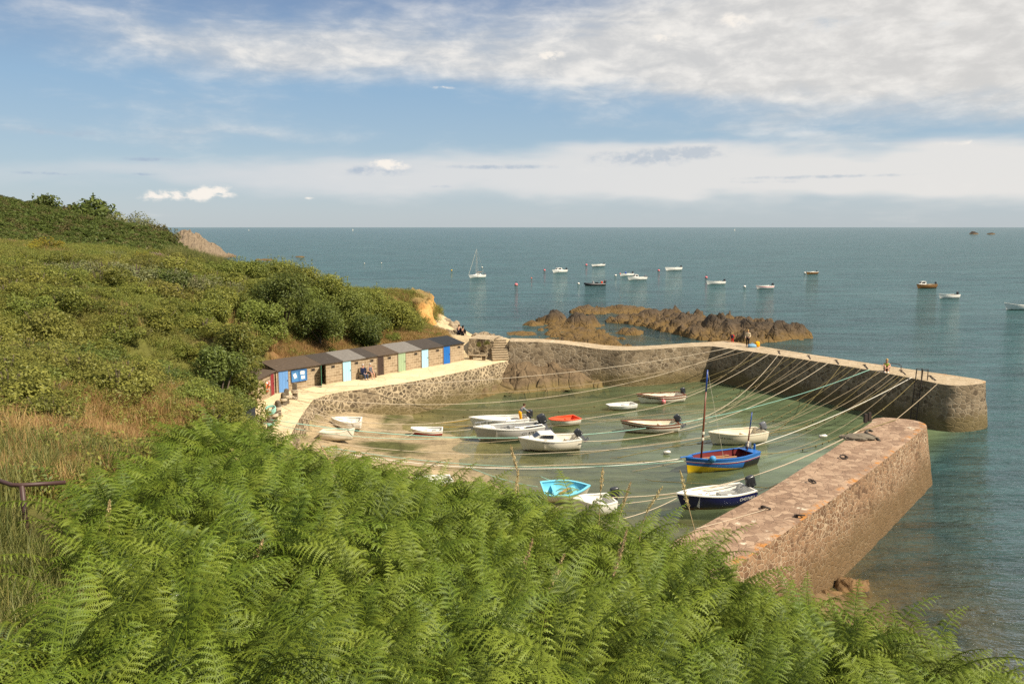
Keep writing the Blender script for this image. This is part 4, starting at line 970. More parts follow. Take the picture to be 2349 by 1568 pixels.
    if motor: outboard(root, h.pt(0, 1).x - .03, h.top(0) + .02, motor, tilt, mcol)
    cv = Matrix.Rotation(-rz, 3, 'Z') @ Vector((-c.x, -c.y, 0)); side = 1 if cv.y > 0 else -1
    if text: hull_text(h, text, side, tpos, h.top(tpos) * .62, tsize, paint(tcol, 0), root, 'registration')
    root['_side'] = side
    tag(root, label, cat, group or 'boats moored in the harbour'); root_data[root.name] = (h, side); return root
root_data = {}
def rails(root, pts, posts, name='guard_rail', r=.018):
    mb = MB().tube(pts, r, 6)
    for a, b in posts: mb.tube([a, b], r, 6)
    return mb.build(name, PAINT['steel'], root)

b1 = boat('white dinghy on the sand closest to the quay wall, bow towards the posts', (766, 982), (830, 981), 1.35, .5, z=None, name='dinghy', cat='dinghy', dr=.06, inner='white', wl=-1, tw=.8, seats=(.3, .6), roll=-.06)
b2 = boat('cream dinghy aground on dry sand with its stern towards the shore', (808, 1008), (737, 1008), 1.5, .48, z=None, name='dinghy', cat='dinghy', dr=.06, top='ivory', inner='cream', rim='ivory', wl=-1, seats=(.3, .62), roll=-.08)
b3 = boat('small white dinghy with a red band along its side', (950, 999), (1016, 998), 1.35, .36, z=.06, name='dinghy', cat='dinghy', top='white', bottom='white', inner='white', rim='white', pram=.35, dr=.05, wl=.0, seats=(.3, .6), seatcol='grey')
# red band: a wide one
b4 = boat('open white boat with a man in yellow waders at its stern', (1088, 980), (1210, 975), 1.75, .52, motor=1.05, tilt=.0, text='CH 57641', tpos=.80, tsize=.17, wl=.02, rim='white', seats=(.32, .62), sheer=.3)
b5 = boat('grey aluminium boat with side rails and a big black outboard', (1100, 1011), (1241, 999), 1.9, .68, top='alu', bottom='deepblue', inner='grey', rim='white', motor=1.35, tilt=.45, text='CH 878754', tpos=.24, tsize=.30, wl=.06, seats=(), sheer=.3, floor=.12, foredeck=.25)
b6 = boat('white cabin boat with dark windows and a blue bottom', (1201, 1033), (1327, 1026), 1.9, .60, top='ivory', bottom='navy', inner='ivory', rim='white', motor=1.0, tilt=.75, foredeck=.34, wl=.08, seats=(.16,), sheer=.28, floor=.12)
b7 = boat('dinghy with a bright orange inside and white hull', (1266, 977), (1324, 971), 1.4, .42, name='dinghy', cat='dinghy', top='ivory', inner='orange', rim='orange', wl=-1, seats=(.3, .62), pram=.25, dr=.08, sheer=.1, tw=.9)
b8 = boat('little white pram dinghy floating behind the brown striped boats', (1399, 941), (1455, 936), 1.25, .34, name='dinghy', cat='dinghy', top='white', inner='white', rim='white', wl=-1, pram=.45, dr=.06, seats=(.35, .65), seatcol='grey', sheer=.15)
b9 = boat('cream boat with a red rail and a pink buoy at its side', (1469, 925), (1564, 918), 1.7, .50, top='ivory', inner='ivory', rim='brown', stripe='brown', motor=.9, tilt=.3, text='CH 711126', tpos=.74, tsize=.22, wl=-.1, sheer=.4)
b10 = boat('cream boat with a brown rail and dark red bottom in mid harbour', (1435, 991), (1553, 987), 1.75, .52, top='ivory', bottom='maroon', inner='cream', rim='brown', stripe='brown', motor=1.0, tilt=.6, text='CH 773730', tpos=.76, tsize=.26, wl=.05, sheer=.42)
b11 = boat('all cream boat with a blue bottom behind the blue and yellow lugger', (1635, 1020), (1747, 1010), 1.85, .62, top='cream', bottom='deepblue', inner='cream', rim='cream', motor=1.0, tilt=.35, mcol='motorgrey', text='CH 613947', tpos=.80, tsize=.17, wl=.06, sheer=.26)
b13 = boat('white boat with a navy blue side nearest the stone arm', (1566, 1168), (1716, 1147), 1.75, .60, top='navy', bottom='antired', inner='white', rim='white', motor=1.15, tilt=.25, text='CHD76851', tcol='white', tpos=.16, tsize=.24, wl=.03, sheer=.3, foredeck=.2)
b14 = boat('pale turquoise rowing dinghy just above the ferns', (1343, 1138), (1243, 1143), 1.65, .50, name='dinghy', cat='dinghy', top='ivory', inner='sky', rim='sky', wl=-1, seats=(.3, .72), dr=.08, sheer=.12, roll=.20)
b15 = boat('white motor boat half hidden by the fern tops', (1322, 1178), (1404, 1170), 1.7, .55, top='white', inner='white', rim='white', motor=1.05, tilt=.1, mcol='motor', foredeck=.25, sheer=.28)
b16 = boat('white dinghy on the sand glimpsed through the ferns', (958, 1124), (1036, 1118), 1.4, .45, z=.12, name='dinghy', cat='dinghy', wl=-1, dr=.06)
MB().box((0, .0, .40), (.95, .16, .05), .75).build('oar_board', paint('wood'), b14)
# lugger
b12 = boat('blue and yellow wooden lugger with two bare masts', (1578, 1085), (1728, 1060), 1.85, .66, name='sailing_boat', cat='sailing boat', top='midblue', bottom='maroon', inner='maroon', rim='midblue', seats=(.30, .48, .68), seatcol='maroon', wl=.02, sheer=.28, rake=.04, tw=.62, floor=.14, dr=.25, blunt=3.0)
h12, sd12 = root_data[b12.name]
def hull_band(hl, root, z0, z1, t0, t1, mat, name, n=24, off=.012, rel=True):
    vs, fs = [], []
    for s_ in (1, -1):
        b = len(vs)
        for i in range(n + 1):
            t = t0 + (t1 - t0) * i / n
            a, c_ = z0(t), z1(t)
            for k in range(4):
                z = a + (c_ - a) * k / 3; p = hl.pt(t, hl.u_at(t, z), s_); p.y += s_ * off * (1 if t < .97 else 1.3); p.x += off if t > .9 else 0; vs.append(p)
        for i in range(n):
            for k in range(3): a = b + i * 4 + k; fs.append((a, a + 4, a + 5, a + 1) if s_ > 0 else (a, a + 1, a + 5, a + 4))
    mesh_obj(name, vs, fs, mat, root, True)
hull_band(h12, b12, lambda t: -.05, lambda t: .04 + max(0, (t - .25) / .75) * .52, .30, 1.0, paint('yellow'), 'bow_panel')
hull_band(h12, b12, lambda t: h12.top(t) - .24, lambda t: h12.top(t) - .215, 0.0, 1.0, paint('cream'), 'cove_line', off=.016)
hull_band(h12, b12, lambda t: h12.top(t) - .30, lambda t: h12.top(t) - .27, 0.0, 1.0, paint('red'), 'cove_line', off=.016)
hull_band(h12, b12, lambda t: -.02, lambda t: h12.top(t) - .33, .0, .30, paint('black'), 'stern_panel')
hull_band(h12, b12, lambda t: -.02, lambda t: .04 + max(0, (t - .25) / .75) * .12, .25, .7, paint('black'), 'boot_top', off=.02)
hull_band(h12 if False else root_data[b3.name][0], b3, lambda t: .14, lambda t: root_data[b3.name][0].top(t) * .62, 0.0, .99, paint('red'), 'red_band')
def mast(root, t, top_px, base_z, r, bluefrac, name='mast', lean=None):
    """the head of the mast is placed from its height over the deck"""
    hl, sd = root_data[root.name]; base = Vector((hl.pt(t, 1).x, 0, base_z)); M = root.matrix_basis.inverted()
    bw = root.matrix_basis @ base; hd = D(top_px[0], top_px[1], bw.y + .15); e = M @ hd
    m_ = base.lerp(e, 1 - bluefrac); o = MB().tube([base, base.lerp(e, .5), m_], [r, r * .9, r * .75], 8).build(name, paint('brown'), root, True)
    MB().tube([m_, e], [r * .78, r * .6], 8).build('mast_head', paint('blue'), o, True)
    st = MB()
    for q in (.30, .36): p = base.lerp(e, q); st.tube([p - Vector((0, 0, .09)), p, p + Vector((0, 0, .09))], [r * 1.3, r * 1.5, r * 1.3], 8)
    st.build('lashing', paint('cream'), o)
    return base, e
bpy.context.view_layer.update()
ba, ea = mast(b12, .80, (1623, 848), .2, .065, .22)
mast(b12, .12, (1725, 945), .3, .05, .34)
MB().tube([ea, Vector((h12.pt(.62, 1).x, sd12 * h12.b(.62), h12.top(.62)))], .012, 4).tube([ea, Vector((h12.pt(.62, 1).x, -sd12 * h12.b(.62), h12.top(.62)))], .012, 4).build('stay', paint('cream'), b12)
MB().tube([(h12.pt(.92, 1).x, .05, h12.top(.95) + .06), (h12.pt(1, 1).x + .45, .05, h12.top(1) + .08)], [.05, .035], 8).build('bowsprit', paint('midblue'), b12)
MB().tube([(h12.pt(.3, 1).x, .15, .62), (h12.pt(.9, 1).x, .22, .84)], .05, 8).build('yard', paint('wood'), b12)
MB().tube([(h12.pt(.36, 1).x, -.2, .66), (h12.pt(.86, 1).x, -.10, .80)], .035, 8).build('oar', paint('wood'), b12)
MB().ball((h12.pt(.76, 1).x, sd12 * (h12.b(.76) + .06), h12.top(.76) + .06), .21, 14, 10).build('fender', simple('fender_blue', (.05, .25, .50), .5), b12, True)
MB().box((h12.pt(0, 1).x - .05, 0, h12.top(0) + .12), (.06, .16, .50), taper=.8).build('rudder_head', paint('midblue'), b12)
MB().box((h12.pt(.05, 1).x + .1, 0, h12.top(0) - .0), (.6, 2 * h12.b(.1) - .2, .04)).build('stern_deck', paint('midblue'), b12)
outboard(b12, h12.pt(0, 1).x + .25, h12.top(0) + .05, .8, .0, 'motorgrey', -.35)
# cabin of the white cruiser
h6, sd6 = root_data[b6.name]
def cabin(root, hl, t0, t1, hgt, wide, mat, win, wmat):
    b = len(root.children); x0, x1 = hl.pt(t0, 1).x, hl.pt(t1, 1).x; zb = hl.top(t0) + .02; w0, w1 = hl.b(t0) * wide, hl.b(t1) * wide * .8
    r0, r1 = x0 + .06, x1 - (x1 - x0) * .36; tw_ = .82
    v = [(x0, -w0, zb), (x1, -w1, zb + .1), (x1, w1, zb + .1), (x0, w0, zb), (r0, -w0 * tw_, zb + hgt), (r1, -w0 * tw_ * .9, zb + hgt + .02), (r1, w0 * tw_ * .9, zb + hgt + .02), (r0, w0 * tw_, zb + hgt), ((r0 + r1) / 2, 0, zb + hgt + .08)]
    f = [(0, 1, 5, 4), (1, 2, 6, 5), (2, 3, 7, 6), (3, 0, 4, 7), (4, 5, 8), (5, 6, 8), (6, 7, 8), (7, 4, 8)]
    c = MB().add(v, f).build('cabin', mat, root, bevel=.03)
    v = [Vector(q) for q in v]
    def pane(a, b_, c_, d_, ins=.14, low=.22):
        n_ = (b_ - a).cross(d_ - a).normalized(); o = (v[8] + Vector((0, 0, -.4)) - a).dot(n_); n_ = -n_ if o > 0 else n_
        def q(s, t): return a.lerp(b_, s).lerp(d_.lerp(c_, s), t) + n_ * .012
        MB().add([q(ins, low), q(1 - ins, low), q(1 - ins, .9), q(ins, .9)], [(0, 1, 2, 3)]).build('window', wmat, c)
    pane(v[1], v[2], v[6], v[5], .08, .3); pane(v[0], v[1], v[5], v[4], .16, .32); pane(v[2], v[3], v[7], v[6], .16, .32)
    return c
cb = cabin(b6, h6, .44, .82, .40, .80, paint('white'), 0, PAINT['glass'])
hull_text(h6, 'Ortolan 410', sd6, .60, h6.top(.6) + .0 - .12, .15, paint('navy'), b6)
rails(b6, [(h6.pt(.86, 1).x, -.35, h6.top(.9) + .3), (h6.pt(1, 1).x - .1, 0, h6.top(1) + .32), (h6.pt(.86, 1).x, .35, h6.top(.9) + .3)], [((h6.pt(.86, 1).x, s_ * .35, h6.top(.9)), (h6.pt(.86, 1).x, s_ * .35, h6.top(.9) + .3)) for s_ in (1, -1)])
h5, sd5 = root_data[b5.name]
for s_ in (1, -1):
    pts = [Vector((h5.pt(t, 1).x, s_ * (h5.b(t) - .05), h5.top(t) + .20)) for t in (.05, .2, .35, .5)]; rails(b5, [pts[0] - Vector((0, 0, .2))] + pts + [pts[-1] + Vector((.1, 0, -.2))], [(p, p - Vector((0, 0, .2))) for p in pts[1:3]])
    pts = [Vector((h5.pt(t, 1).x, s_ * max(.05, h5.b(t) - .05), h5.top(t) + .28)) for t in (.68, .8, .9, .98)]; rails(b5, [pts[0] - Vector((0, 0, .26))] + pts, [(p, p - Vector((0, 0, .26))) for p in pts[1:]])
MB().box((h5.pt(.5, 1).x, 0, .55), (.35, .6, .75), taper=.8).build('console', paint('grey'), b5, bevel=.03)
MB().box((h5.pt(.3, 1).x, 0, .40), (.4, 1.1, .5)).build('engine_box', paint('white'), b5, bevel=.03)
MB().box((h5.pt(.16, 1).x, .35, .45), (.35, .4, .4)).build('locker', paint('alu'), b5, bevel=.03)
MB().tube([(h5.pt(.62, 1).x, -.5, .72), (h5.pt(.3, 1).x, .3, .95)], .05, 6).build('pole', paint('grey'), b5)
for bb, px in ((b13, .45),):
    hl, sd = root_data[bb.name]
    MB().box((hl.pt(.28, 1).x, sd * -.35, .36), (1.1, .45, .3)).build('side_bench', paint('grey'), bb, bevel=.02)
    MB().torus((hl.pt(.62, 1).x, 0, .62), .16, .02, Matrix.Rotation(.9, 3, 'Y')).tube([(hl.pt(.62, 1).x, 0, .2), (hl.pt(.62, 1).x, 0, .62)], .025).build('steering_wheel', paint('grey'), bb)
for bb in (b9, b10):
    hl, sd = root_data[bb.name]; MB().tube([(hl.pt(.2, 1).x, .25, .47), (hl.pt(.7, 1).x, .1, .52)], .03, 6).build('oar', paint('wood'), bb)
q = b9.matrix_basis @ Vector((root_data[b9.name][0].pt(.58, 1).x, root_data[b9.name][1] * (root_data[b9.name][0].b(.58) + .20), .22))
bu = MB().ball((0, 0, 0), (.2, .2, .23), 14, 10).build('buoy', paint('pink'), None, True, loc=q); MB().tube([(0, 0, .2), (0, -.15 * 0, .42)], .02).build('eye', paint('cream'), bu)
tag(bu, 'pink ball buoy hung on the side of the red railed cream boat', 'buoy')

# boats lying off the harbour: (label, waterline centre, length px, heading, ...)
def off(label, x, y, w_, flip=1, B=1.7, fb=.6, slant=2.5, **kw):
    """slant: how far (px) the bow end stands lower in the photo than the stern"""
    d = 1 if flip > 0 else -1
    return boat(label, (x - d * w_ / 2, y + slant * .35), (x + d * w_ / 2, y - slant * .35), B, fb, group='boats lying off the harbour', NT=16, **kw)
o1 = off('white sailing yacht with a bare mast far out on the left', 1095, 637, 33, B=1.7, fb=.62, name='yacht', cat='yacht', foredeck=.4, seats=(), sheer=.25)
hy, _ = root_data[o1.name]; cabin(o1, hy, .32, .74, .42, .7, paint('white'), 0, PAINT['glass'])
MB().tube([(.25, 0, .5), (.25, 0, 8.6)], [.06, .04], 6).build('mast', paint('alu'), o1)
MB().tube([(.2, 0, 1.6), (-1.8, 0, 1.75)], .06, 6).build('boom', paint('wood'), o1)
MB().tube([(.25, 0, 8.5), (hy.pt(1, 1).x, 0, hy.top(1))], .03, 4).tube([(.25, 0, 8.5), (hy.pt(0, 1).x, 0, hy.top(0))], .018, 4).tube([(.25, 0, 8.0), (.2, .8, .6)], .015, 4).tube([(.25, 0, 8.0), (.2, -.8, .6)], .015, 4).build('rigging', paint('cream'), o1)
outboard(o1, hy.pt(0, 1).x - .1, hy.top(0), .9, 0, 'motorgrey')
o2 = off('small white cabin boat with a black outboard, second from the yacht', 1284, 625, 29, motor=1.3, foredeck=.3, fb=.65); h_, _ = root_data[o2.name]; cabin(o2, h_, .42, .8, .75, .8, paint('white'), 0, PAINT['glass'])
off('low white boat with a dark bottom, farthest out of those afloat', 1372, 611, 26, bottom='navy', wl=.22, motor=1.0, fb=.6)
# inflatable
def rib():
    c = P(1363, 655, 0); bx = P(1340, 656, 0); sx_ = P(1386, 655, 0); d = bx - sx_; L = d.length; root = empty('inflatable_boat', c, math.atan2(d.y, d.x))
    pts = [(-L / 2, -.85, .32), (0, -.88, .34), (L * .28, -.8, .40), (L * .42, -.45, .52), (L * .48, 0, .6), (L * .42, .45, .52), (L * .28, .8, .40), (0, .88, .34), (-L / 2, .85, .32)]
    MB().tube(smoothline(pts, 2), .30, 10).build('tube', paint('rubber'), root, True)
    MB().box((-.1, 0, .12), (L * .85, 1.3, .3)).build('floor', paint('black'), root)
    MB().box((.3, 0, .75), (.5, .6, .9), taper=.8).build('console', paint('grey'), root, bevel=.04); MB().box((-.7, 0, .6), (.7, .5, .6)).build('seat', paint('black'), root, bevel=.04)
    MB().tube([(-L * .42, -.6, .3), (-L * .44, -.55, 1.3), (-L * .44, .55, 1.3), (-L * .42, .6, .3)], .04, 6).build('frame', paint('alu'), root)
    outboard(root, -L / 2 - .05, .65, 1.5); MB().box((-L * .36, .2, .85), (.4, .5, .5)).build('gear_bag', paint('orange'), root, bevel=.05)
    tag(root, 'black inflatable boat with an arch at the stern lying beyond the rocks', 'inflatable boat', 'boats lying off the harbour')
rib()
o4 = off('white boat with a blue hooded figure in the bow behind the cuddy boat', 1437, 633, 27, fb=.55, motor=1.2, top='white'); MB().ball((.5, 0, .9), (.3, .3, .5), 10, 8).build('blue_cover', paint('blue'), o4, True); MB().ball((root_data[o4.name][0].pt(.97, 1).x, .1, .85), .2).build('fender', paint('orange'), o4, True)
o5 = off('white cuddy boat with a raised white outboard, in front of the blue hooded one', 1462, 642, 38, fb=.6, motor=1.1, tilt=1.0, mcol='motorgrey'); cabin(o5, root_data[o5.name][0], .50, .72, .8, .6, paint('white'), 0, PAINT['glass'])
off('white motor boat with a low windscreen lying out beyond the long reef', 1545, 620, 33, fb=.75, motor=1.3, foredeck=.45)
off('open white boat with a pink buoy at its bow', 1642, 652, 37, fb=.55, motor=1.2, inner='ivory', sheer=.6)
off('open white boat with a thin pink stripe, right of the pink buoy one', 1754, 662, 34, fb=.55, motor=1.2, stripe='pink')
off('small brown boat alone far out on the right', 1862, 629, 22, fb=.6, top='ochre', bottom='ochre', rim='white', inner='white', motor=.9)
o10 = off('brown boat with a small white cuddy at the bow', 2125, 661, 39, fb=.75, top='ochre', bottom='maroon', rim='ochre', inner='cream', motor=1.1, sheer=.2); cabin(o10, root_data[o10.name][0], .60, .88, .75, .6, paint('white'), 0, PAINT['glass'])
off('open grey white boat with its outboard tipped up near the right edge', 2176, 684, 40, fb=.6, top='white', inner='ochre', motor=1.1, tilt=.7, sheer=.5)
off('long white boat with upswept bow cut off by the right edge', 2345, 710, 72, fb=.6, top='white', bottom='black', wl=.12, inner='ivory', sheer=.9, B=2.0)
# distant sails
for x, y, hpx, lb in ((572, 527, 5, 'tiny motor sailer on the horizon nearest the hill'), (810, 524, 7, 'tiny white sail on the horizon left of the yacht'), (1684, 520.5, 6.5, 'tiny white sail on the horizon at the right')):
    d = 3500; b = D(x, 560, d); b.z = 0; sc = hpx / F * d * .95; rt = empty('sailing_boat', b)
    hl = Hull(sc * .55, sc * .18, sc * .08); vs, fs = [], []
    for i in range(9):
        for w_ in (-1, -.5, 0, .5, 1): vs.append(hl.pt(i / 8, abs(w_), 1 if w_ >= 0 else -1))
    for i in range(8):
        for k in range(4): a = i * 5 + k; fs.append((a, a + 5, a + 6, a + 1))
    mesh_obj('hull', vs, fs, paint('white'), rt)
    MB().add([(-.18 * sc, 0, .1 * sc), (.02 * sc, 0, .1 * sc), (.02 * sc, .01 * sc, sc), (-.05 * sc, .03 * sc, .5 * sc)], [(0, 1, 2, 3)]).add([(.04 * sc, 0, .1 * sc), (.26 * sc, 0, .1 * sc), (.04 * sc, .01 * sc, .9 * sc), (.12 * sc, .03 * sc, .5 * sc)], [(0, 1, 3, 2)]).build('sail', paint('white'), rt)
    tag(rt, lb, 'sailing boat', 'sails on the horizon')
# buoys
for x, y, r, col, lb in ((1036, 621, .28, 'yellow', 'yellow mooring buoy left of the yacht'), (1106, 614, .3, 'white', 'white buoy just behind the yacht'), (1249, 621, .38, 'pink', 'pink buoy beside the small white cabin boat'), (1345, 609, .45, 'pink', 'pink buoy by the farthest low boat'),
                         (1184, 655, .45, 'pink', 'large pink buoy between the yacht and the inflatable'), (1219, 639, .22, 'orange', 'tiny orange buoy in open water right of the yacht'), (1327, 652, .32, 'white', 'white buoy just left of the inflatable'), (1412, 633, .36, 'white', 'white buoy at the bow of the blue hooded boat'),
                         (1511, 622, .42, 'pink', 'pink buoy ahead of the low windscreen boat'), (1620, 638, .42, 'pink', 'pink buoy at the upswept bow of an open white boat'), (1708, 659, .36, 'white', 'white buoy between two open white boats'), (1846, 627, .34, 'white', 'white buoy ahead of the small brown boat'),
                         (836, 605, .25, 'white', 'tiny white buoy over the tree tops'), (875, 604, .25, 'white', 'tiny white buoy right of the tree tops'), (1092, 771, .0, 'white', '')):
    if r == 0: continue
    q = P(x, y, 0); o = MB().ball((0, 0, 0), (r, r, r * 1.05), 12, 8).build('buoy', paint(col), None, True, loc=(q.x, q.y, r * .45)); MB().tube([(0, 0, r), (0, 0, r * 1.5)], r * .15).torus((0, 0, r * 1.6), r * .22, r * .08, Matrix.Rotation(1.57, 3, 'X'), 10, 5).build('ring', paint('black'), o)
    tag(o, lb, 'buoy', 'mooring buoys off the harbour')

# ------------------------------------------------------------------ ropes
def rope_mat(n, c): return simple(n, c, .85, .3, 30, .2)
RM = dict(pale=rope_mat('rope_pale', (.50, .42, .31)), tan=rope_mat('rope_tan', (.33, .26, .17)), weed=rope_mat('rope_weedy', (.20, .16, .07)), teal=rope_mat('rope_teal', (.26, .48, .40)), white=rope_mat('rope_white', (.66, .62, .53)), yellow=rope_mat('rope_yellow', (.75, .45, .06)))
def J(x, y): return P(x, y, ZJ + .03)
def Q(x, y): return P(x, y, ZT + .75)
def W(x, y, z=.5): return P(x, y, z)
def rope(a, b, sag, col='tan', r=.022, label='mooring rope', n=26, extra=None):
    pts = []
    for i in range(n + 1):
        t = i / n; p = a.lerp(b, t); p.z -= sag * 4 * t * (1 - t); p.z = max(p.z, .015)
        pts.append(p - a)
    mb = MB().tube(pts, r, 5)
    if col == 'weed':                     # tufts of weed hang from the old lines
        for k in range(int((b - a).length * .8)):
            p = pts[random.randint(6, n - 6)]; mb.ball(p + Vector((0, 0, -.06)), (.05, .05, .09), 5, 4)
    o = mb.build('mooring_rope', RM[col], None, True, loc=a)
    return tag(o, label, 'rope', 'mooring ropes')
rl = [
 (Q(677, 886), J(1672, 798), .9, 'pale', .026, 'highest pale rope from the quay posts to the jetty corner'),
 (Q(651, 908), J(1690, 800.5), 2.4, 'pale', .024, 'sagging pale rope from the posts to the jetty, second from the corner'),
 (Q(676, 897), J(1714, 804), 1.7, 'tan', .02, 'thin tan rope from the posts to the jetty, third from the corner'),
 (Q(638, 926), W(1084, 958, .75), .9, 'pale', .022, 'pale rope from the posts to the bow of the open white boat'),
 (Q(630, 941), W(1080, 984, .9), .7, 'pale', .022, 'pale rope from the posts to the bow of the aluminium boat'),
 (Q(620, 962), J(1995, 847.5), 3.0, 'teal', .03, 'long teal rope crossing the whole harbour'),
 (Q(604, 966), W(1189, 1008, .8), .7, 'tan', .02, 'tan rope from the lowest post to the cabin boat bow'),
 (Q(658, 900), W(822, 997, .9), .2, 'pale', .024, 'steep pale rope from the posts down to the cream dinghy'),
 (Q(658, 899), W(942, 988, .45), .8, 'pale', .022, 'pale rope from the posts to the red banded dinghy'),
 (W(820, 998, .9), W(950, 992, .4), .55, 'pale', .022, 'slack rope drooping between the cream and red banded dinghies'),
 (Q(638, 927), W(754, 967, 1.0), .2, 'tan', .02, 'short rope from the posts to the white dinghy on the sand'),
 (Q(677, 890), W(1470, 900, .9), 1.6, 'tan', .018, 'thin rope from the posts to the pink buoy boat'),
 (Q(651, 910), W(1423, 962, .9), 1.2, 'tan', .018, 'thin rope from the posts to the brown railed boat'),
 (Q(604, 970), W(1246, 976, .3), 1.0, 'teal', .018, 'thin teal rope from the posts to the orange dinghy'),
 (W(745, 1032, 1.3), W(1566, 1051, 1.0), .9, 'white', .034, 'thick white rope leading to the lugger bowsprit'),
 (W(735, 1022, 1.4), W(1568, 1057, .9), .8, 'teal', .022, 'teal rope beside the thick white one to the lugger'),
 (W(730, 1012, 1.5), W(1640, 998, .7), 1.1, 'pale', .022, 'pale rope over the sand to the all cream boat'),
 (W(760, 1045, 1.1), W(1700, 1046, .2), .9, 'pale', .028, 'pale rope low over the shallows towards the lugger stern'),
 (W(780, 1050, 1.0), W(1600, 1046, .2), .85, 'weed', .02, 'weedy rope just above the water before the lugger'),
 (W(1567, 905, .55), J(1728, 806.5), .6, 'tan', .02, 'rope from the pink buoy boat to the jetty wall'),
 (W(1560, 972, .55), J(1785, 814), 1.2, 'pale', .026, 'pale rope from the brown railed boat to the jetty'),
 (W(1560, 974, .5), J(1800, 816), 1.4, 'tan', .02, 'lower tan rope from the brown railed boat to the jetty'),
 (W(1457, 929, .3), J(1830, 820.5), 1.8, 'weed', .02, 'weedy rope from the white pram dinghy to the jetty'),
 (W(1327, 958, .4), J(1860, 825.5), 2.2, 'tan', .02, 'long tan rope from the orange dinghy to the jetty'),
 (W(1215, 962, .6), J(1765, 811), 1.9, 'pale', .024, 'pale rope from the open white boat to the jetty'),
 (W(1333, 1012, .7), J(1900, 832), 1.7, 'pale', .028, 'pale rope from the cabin boat outboard to the jetty'),
 (W(1245, 990, .7), J(1880, 829), 2.2, 'tan', .02, 'tan rope from the aluminium boat to the jetty'),
 (W(1570, 1056, .6), J(1930, 837), 2.0, 'weed', .022, 'weedy rope from the lugger bow to the jetty'),
 (W(1400, 1050, .1), J(1960, 842), 1.9, 'weed', .02, 'weedy rope rising from the middle of the harbour to the jetty'),
 (W(1300, 1042, .1), J(2020, 852), 2.2, 'tan', .02, 'long tan rope from the shallows to the jetty ladder side'),
 (W(1752, 990, .6), J(2042, 856), .8, 'tan', .022, 'upper rope from the all cream boat to the jetty'),
 (W(1752, 994, .5), J(2065, 860), 1.0, 'weed', .022, 'weedy rope from the all cream boat to the jetty'),
 (W(1726, 1024, .7), J(2092, 865), .35, 'white', .032, 'thick white rope from the lugger stern to the jetty'),
 (W(1729, 1040, .6), J(2104, 868), 1.6, 'weed', .028, 'drooping weedy rope from the lugger stern to the jetty end'),
 (W(1500, 1026, .1), J(2080, 863), 1.9, 'weed', .02, 'weedy line low over green water to the jetty'),
 (W(1390, 1140, .8), P(1966, 990, ZJ + .03), 1.0, 'pale', .028, 'pale rope from the half hidden boat to the stone arm'),
 (W(1180, 1158, .6), P(1972, 986, ZJ + .03), 1.5, 'pale', .026, 'long pale rope passing above the navy sided boat'),
 (W(1160, 1132, .5), P(1978, 982, ZJ + .03), 1.9, 'tan', .022, 'long tan rope just above the navy sided boat'),
 (W(1720, 1130, .6), P(1880, 1048, ZJ + .03), .3, 'tan', .02, 'short rope from the navy sided boat up to the stone arm'),
 (W(1552, 1142, .7), W(1400, 1195, 1.4), .15, 'pale', .024, 'pale rope from the navy boat bow down into the ferns'),
 (W(1352, 1112, .5), W(1240, 1092, .9), .2, 'teal', .02, 'teal line above the turquoise dinghy'),
 (W(1235, 1116, .55), W(1080, 1072, 1.0), .15, 'teal', .02, 'teal line from the turquoise dinghy towards the sand'),
 (W(1080, 962, .6), W(1000, 970, .05), .05, 'yellow', .024, 'short yellow rope at the bow of the open white boat'),
 (W(1078, 976, .6), W(1012, 978, .05), .05, 'yellow', .024, 'second yellow rope floating ahead of the aluminium boat'),
 (W(1470, 905, .7), J(1745, 808.5), 1.0, 'weed', .018, 'thin weedy rope from the pink buoy boat to the jetty'),
 (Q(651, 912), J(1755, 810), 3.2, 'weed', .016, 'dark sagging line from the quay to the middle of the jetty'),
 (W(1290, 950, .1), J(1815, 818), 2.0, 'weed', .016, 'thin dark line rising past the brown railed boat'),
 (W(1440, 958, .4), J(1845, 823), 1.9, 'tan', .016, 'thin tan line over the bow of the brown railed boat'),
 (W(1380, 1016, .05), J(1945, 840), 2.1, 'weed', .018, 'thin weedy line between cabin boat and jetty'),
 (W(1620, 1000, .2), J(1975, 845), 1.5, 'tan', .016, 'thin tan line over the all cream boat'),
 (W(1640, 1010, .2), J(2012, 851), 1.8, 'weed', .018, 'thin weedy line behind the mast of the lugger'),
 (W(1450, 1080, .05), J(2055, 859), 2.0, 'tan', .016, 'thin tan line low across the lugger hull'),
 (W(1735, 1046, .4), J(2075, 862), 1.3, 'tan', .016, 'thin tan line beside the thick white stern rope'),
 (W(1480, 1098, .1), P(1960, 993, ZJ + .03), 2.3, 'weed', .018, 'weedy line drooping to the water before the stone arm'),
 (P(2055, 962, ZJ + .05), J(2150, 880), .05, 'tan', .03, 'rope stretched between the two jetty ends'),
 (P(2055, 962, ZJ + .08), P(1972, 988, ZJ + .08), .02, 'weed', .03, 'dark rope lying along the tip of the stone arm'),
 (P(1758, 1167, ZJ + .08), P(1596, 1212, ZJ + .05), .02, 'pale', .018, 'pale rope lying across the stone arm from an iron ring'),
]
for a, b, s, c_, r, lb in rl: rope(a, b, s, c_, r * .82, lb)
# small floats on the lines
for x, y, z, L_, lb in ((1888, 1001, 1.2, .55, 'white bottle float on a rope off the stone arm'), (1530, 960 + 78, .12, .5, 'white float low on the rope before the lugger')):
    q = P(x, y, z); o = MB().tube([(-L_ / 2, 0, 0), (-L_ / 2 + .05, 0, 0), (L_ / 2 - .12, 0, .05), (L_ / 2, 0, .06)], [.06, .12, .12, .04], 10).build('float', paint('white'), None, True, loc=q); tag(o, lb, 'float')

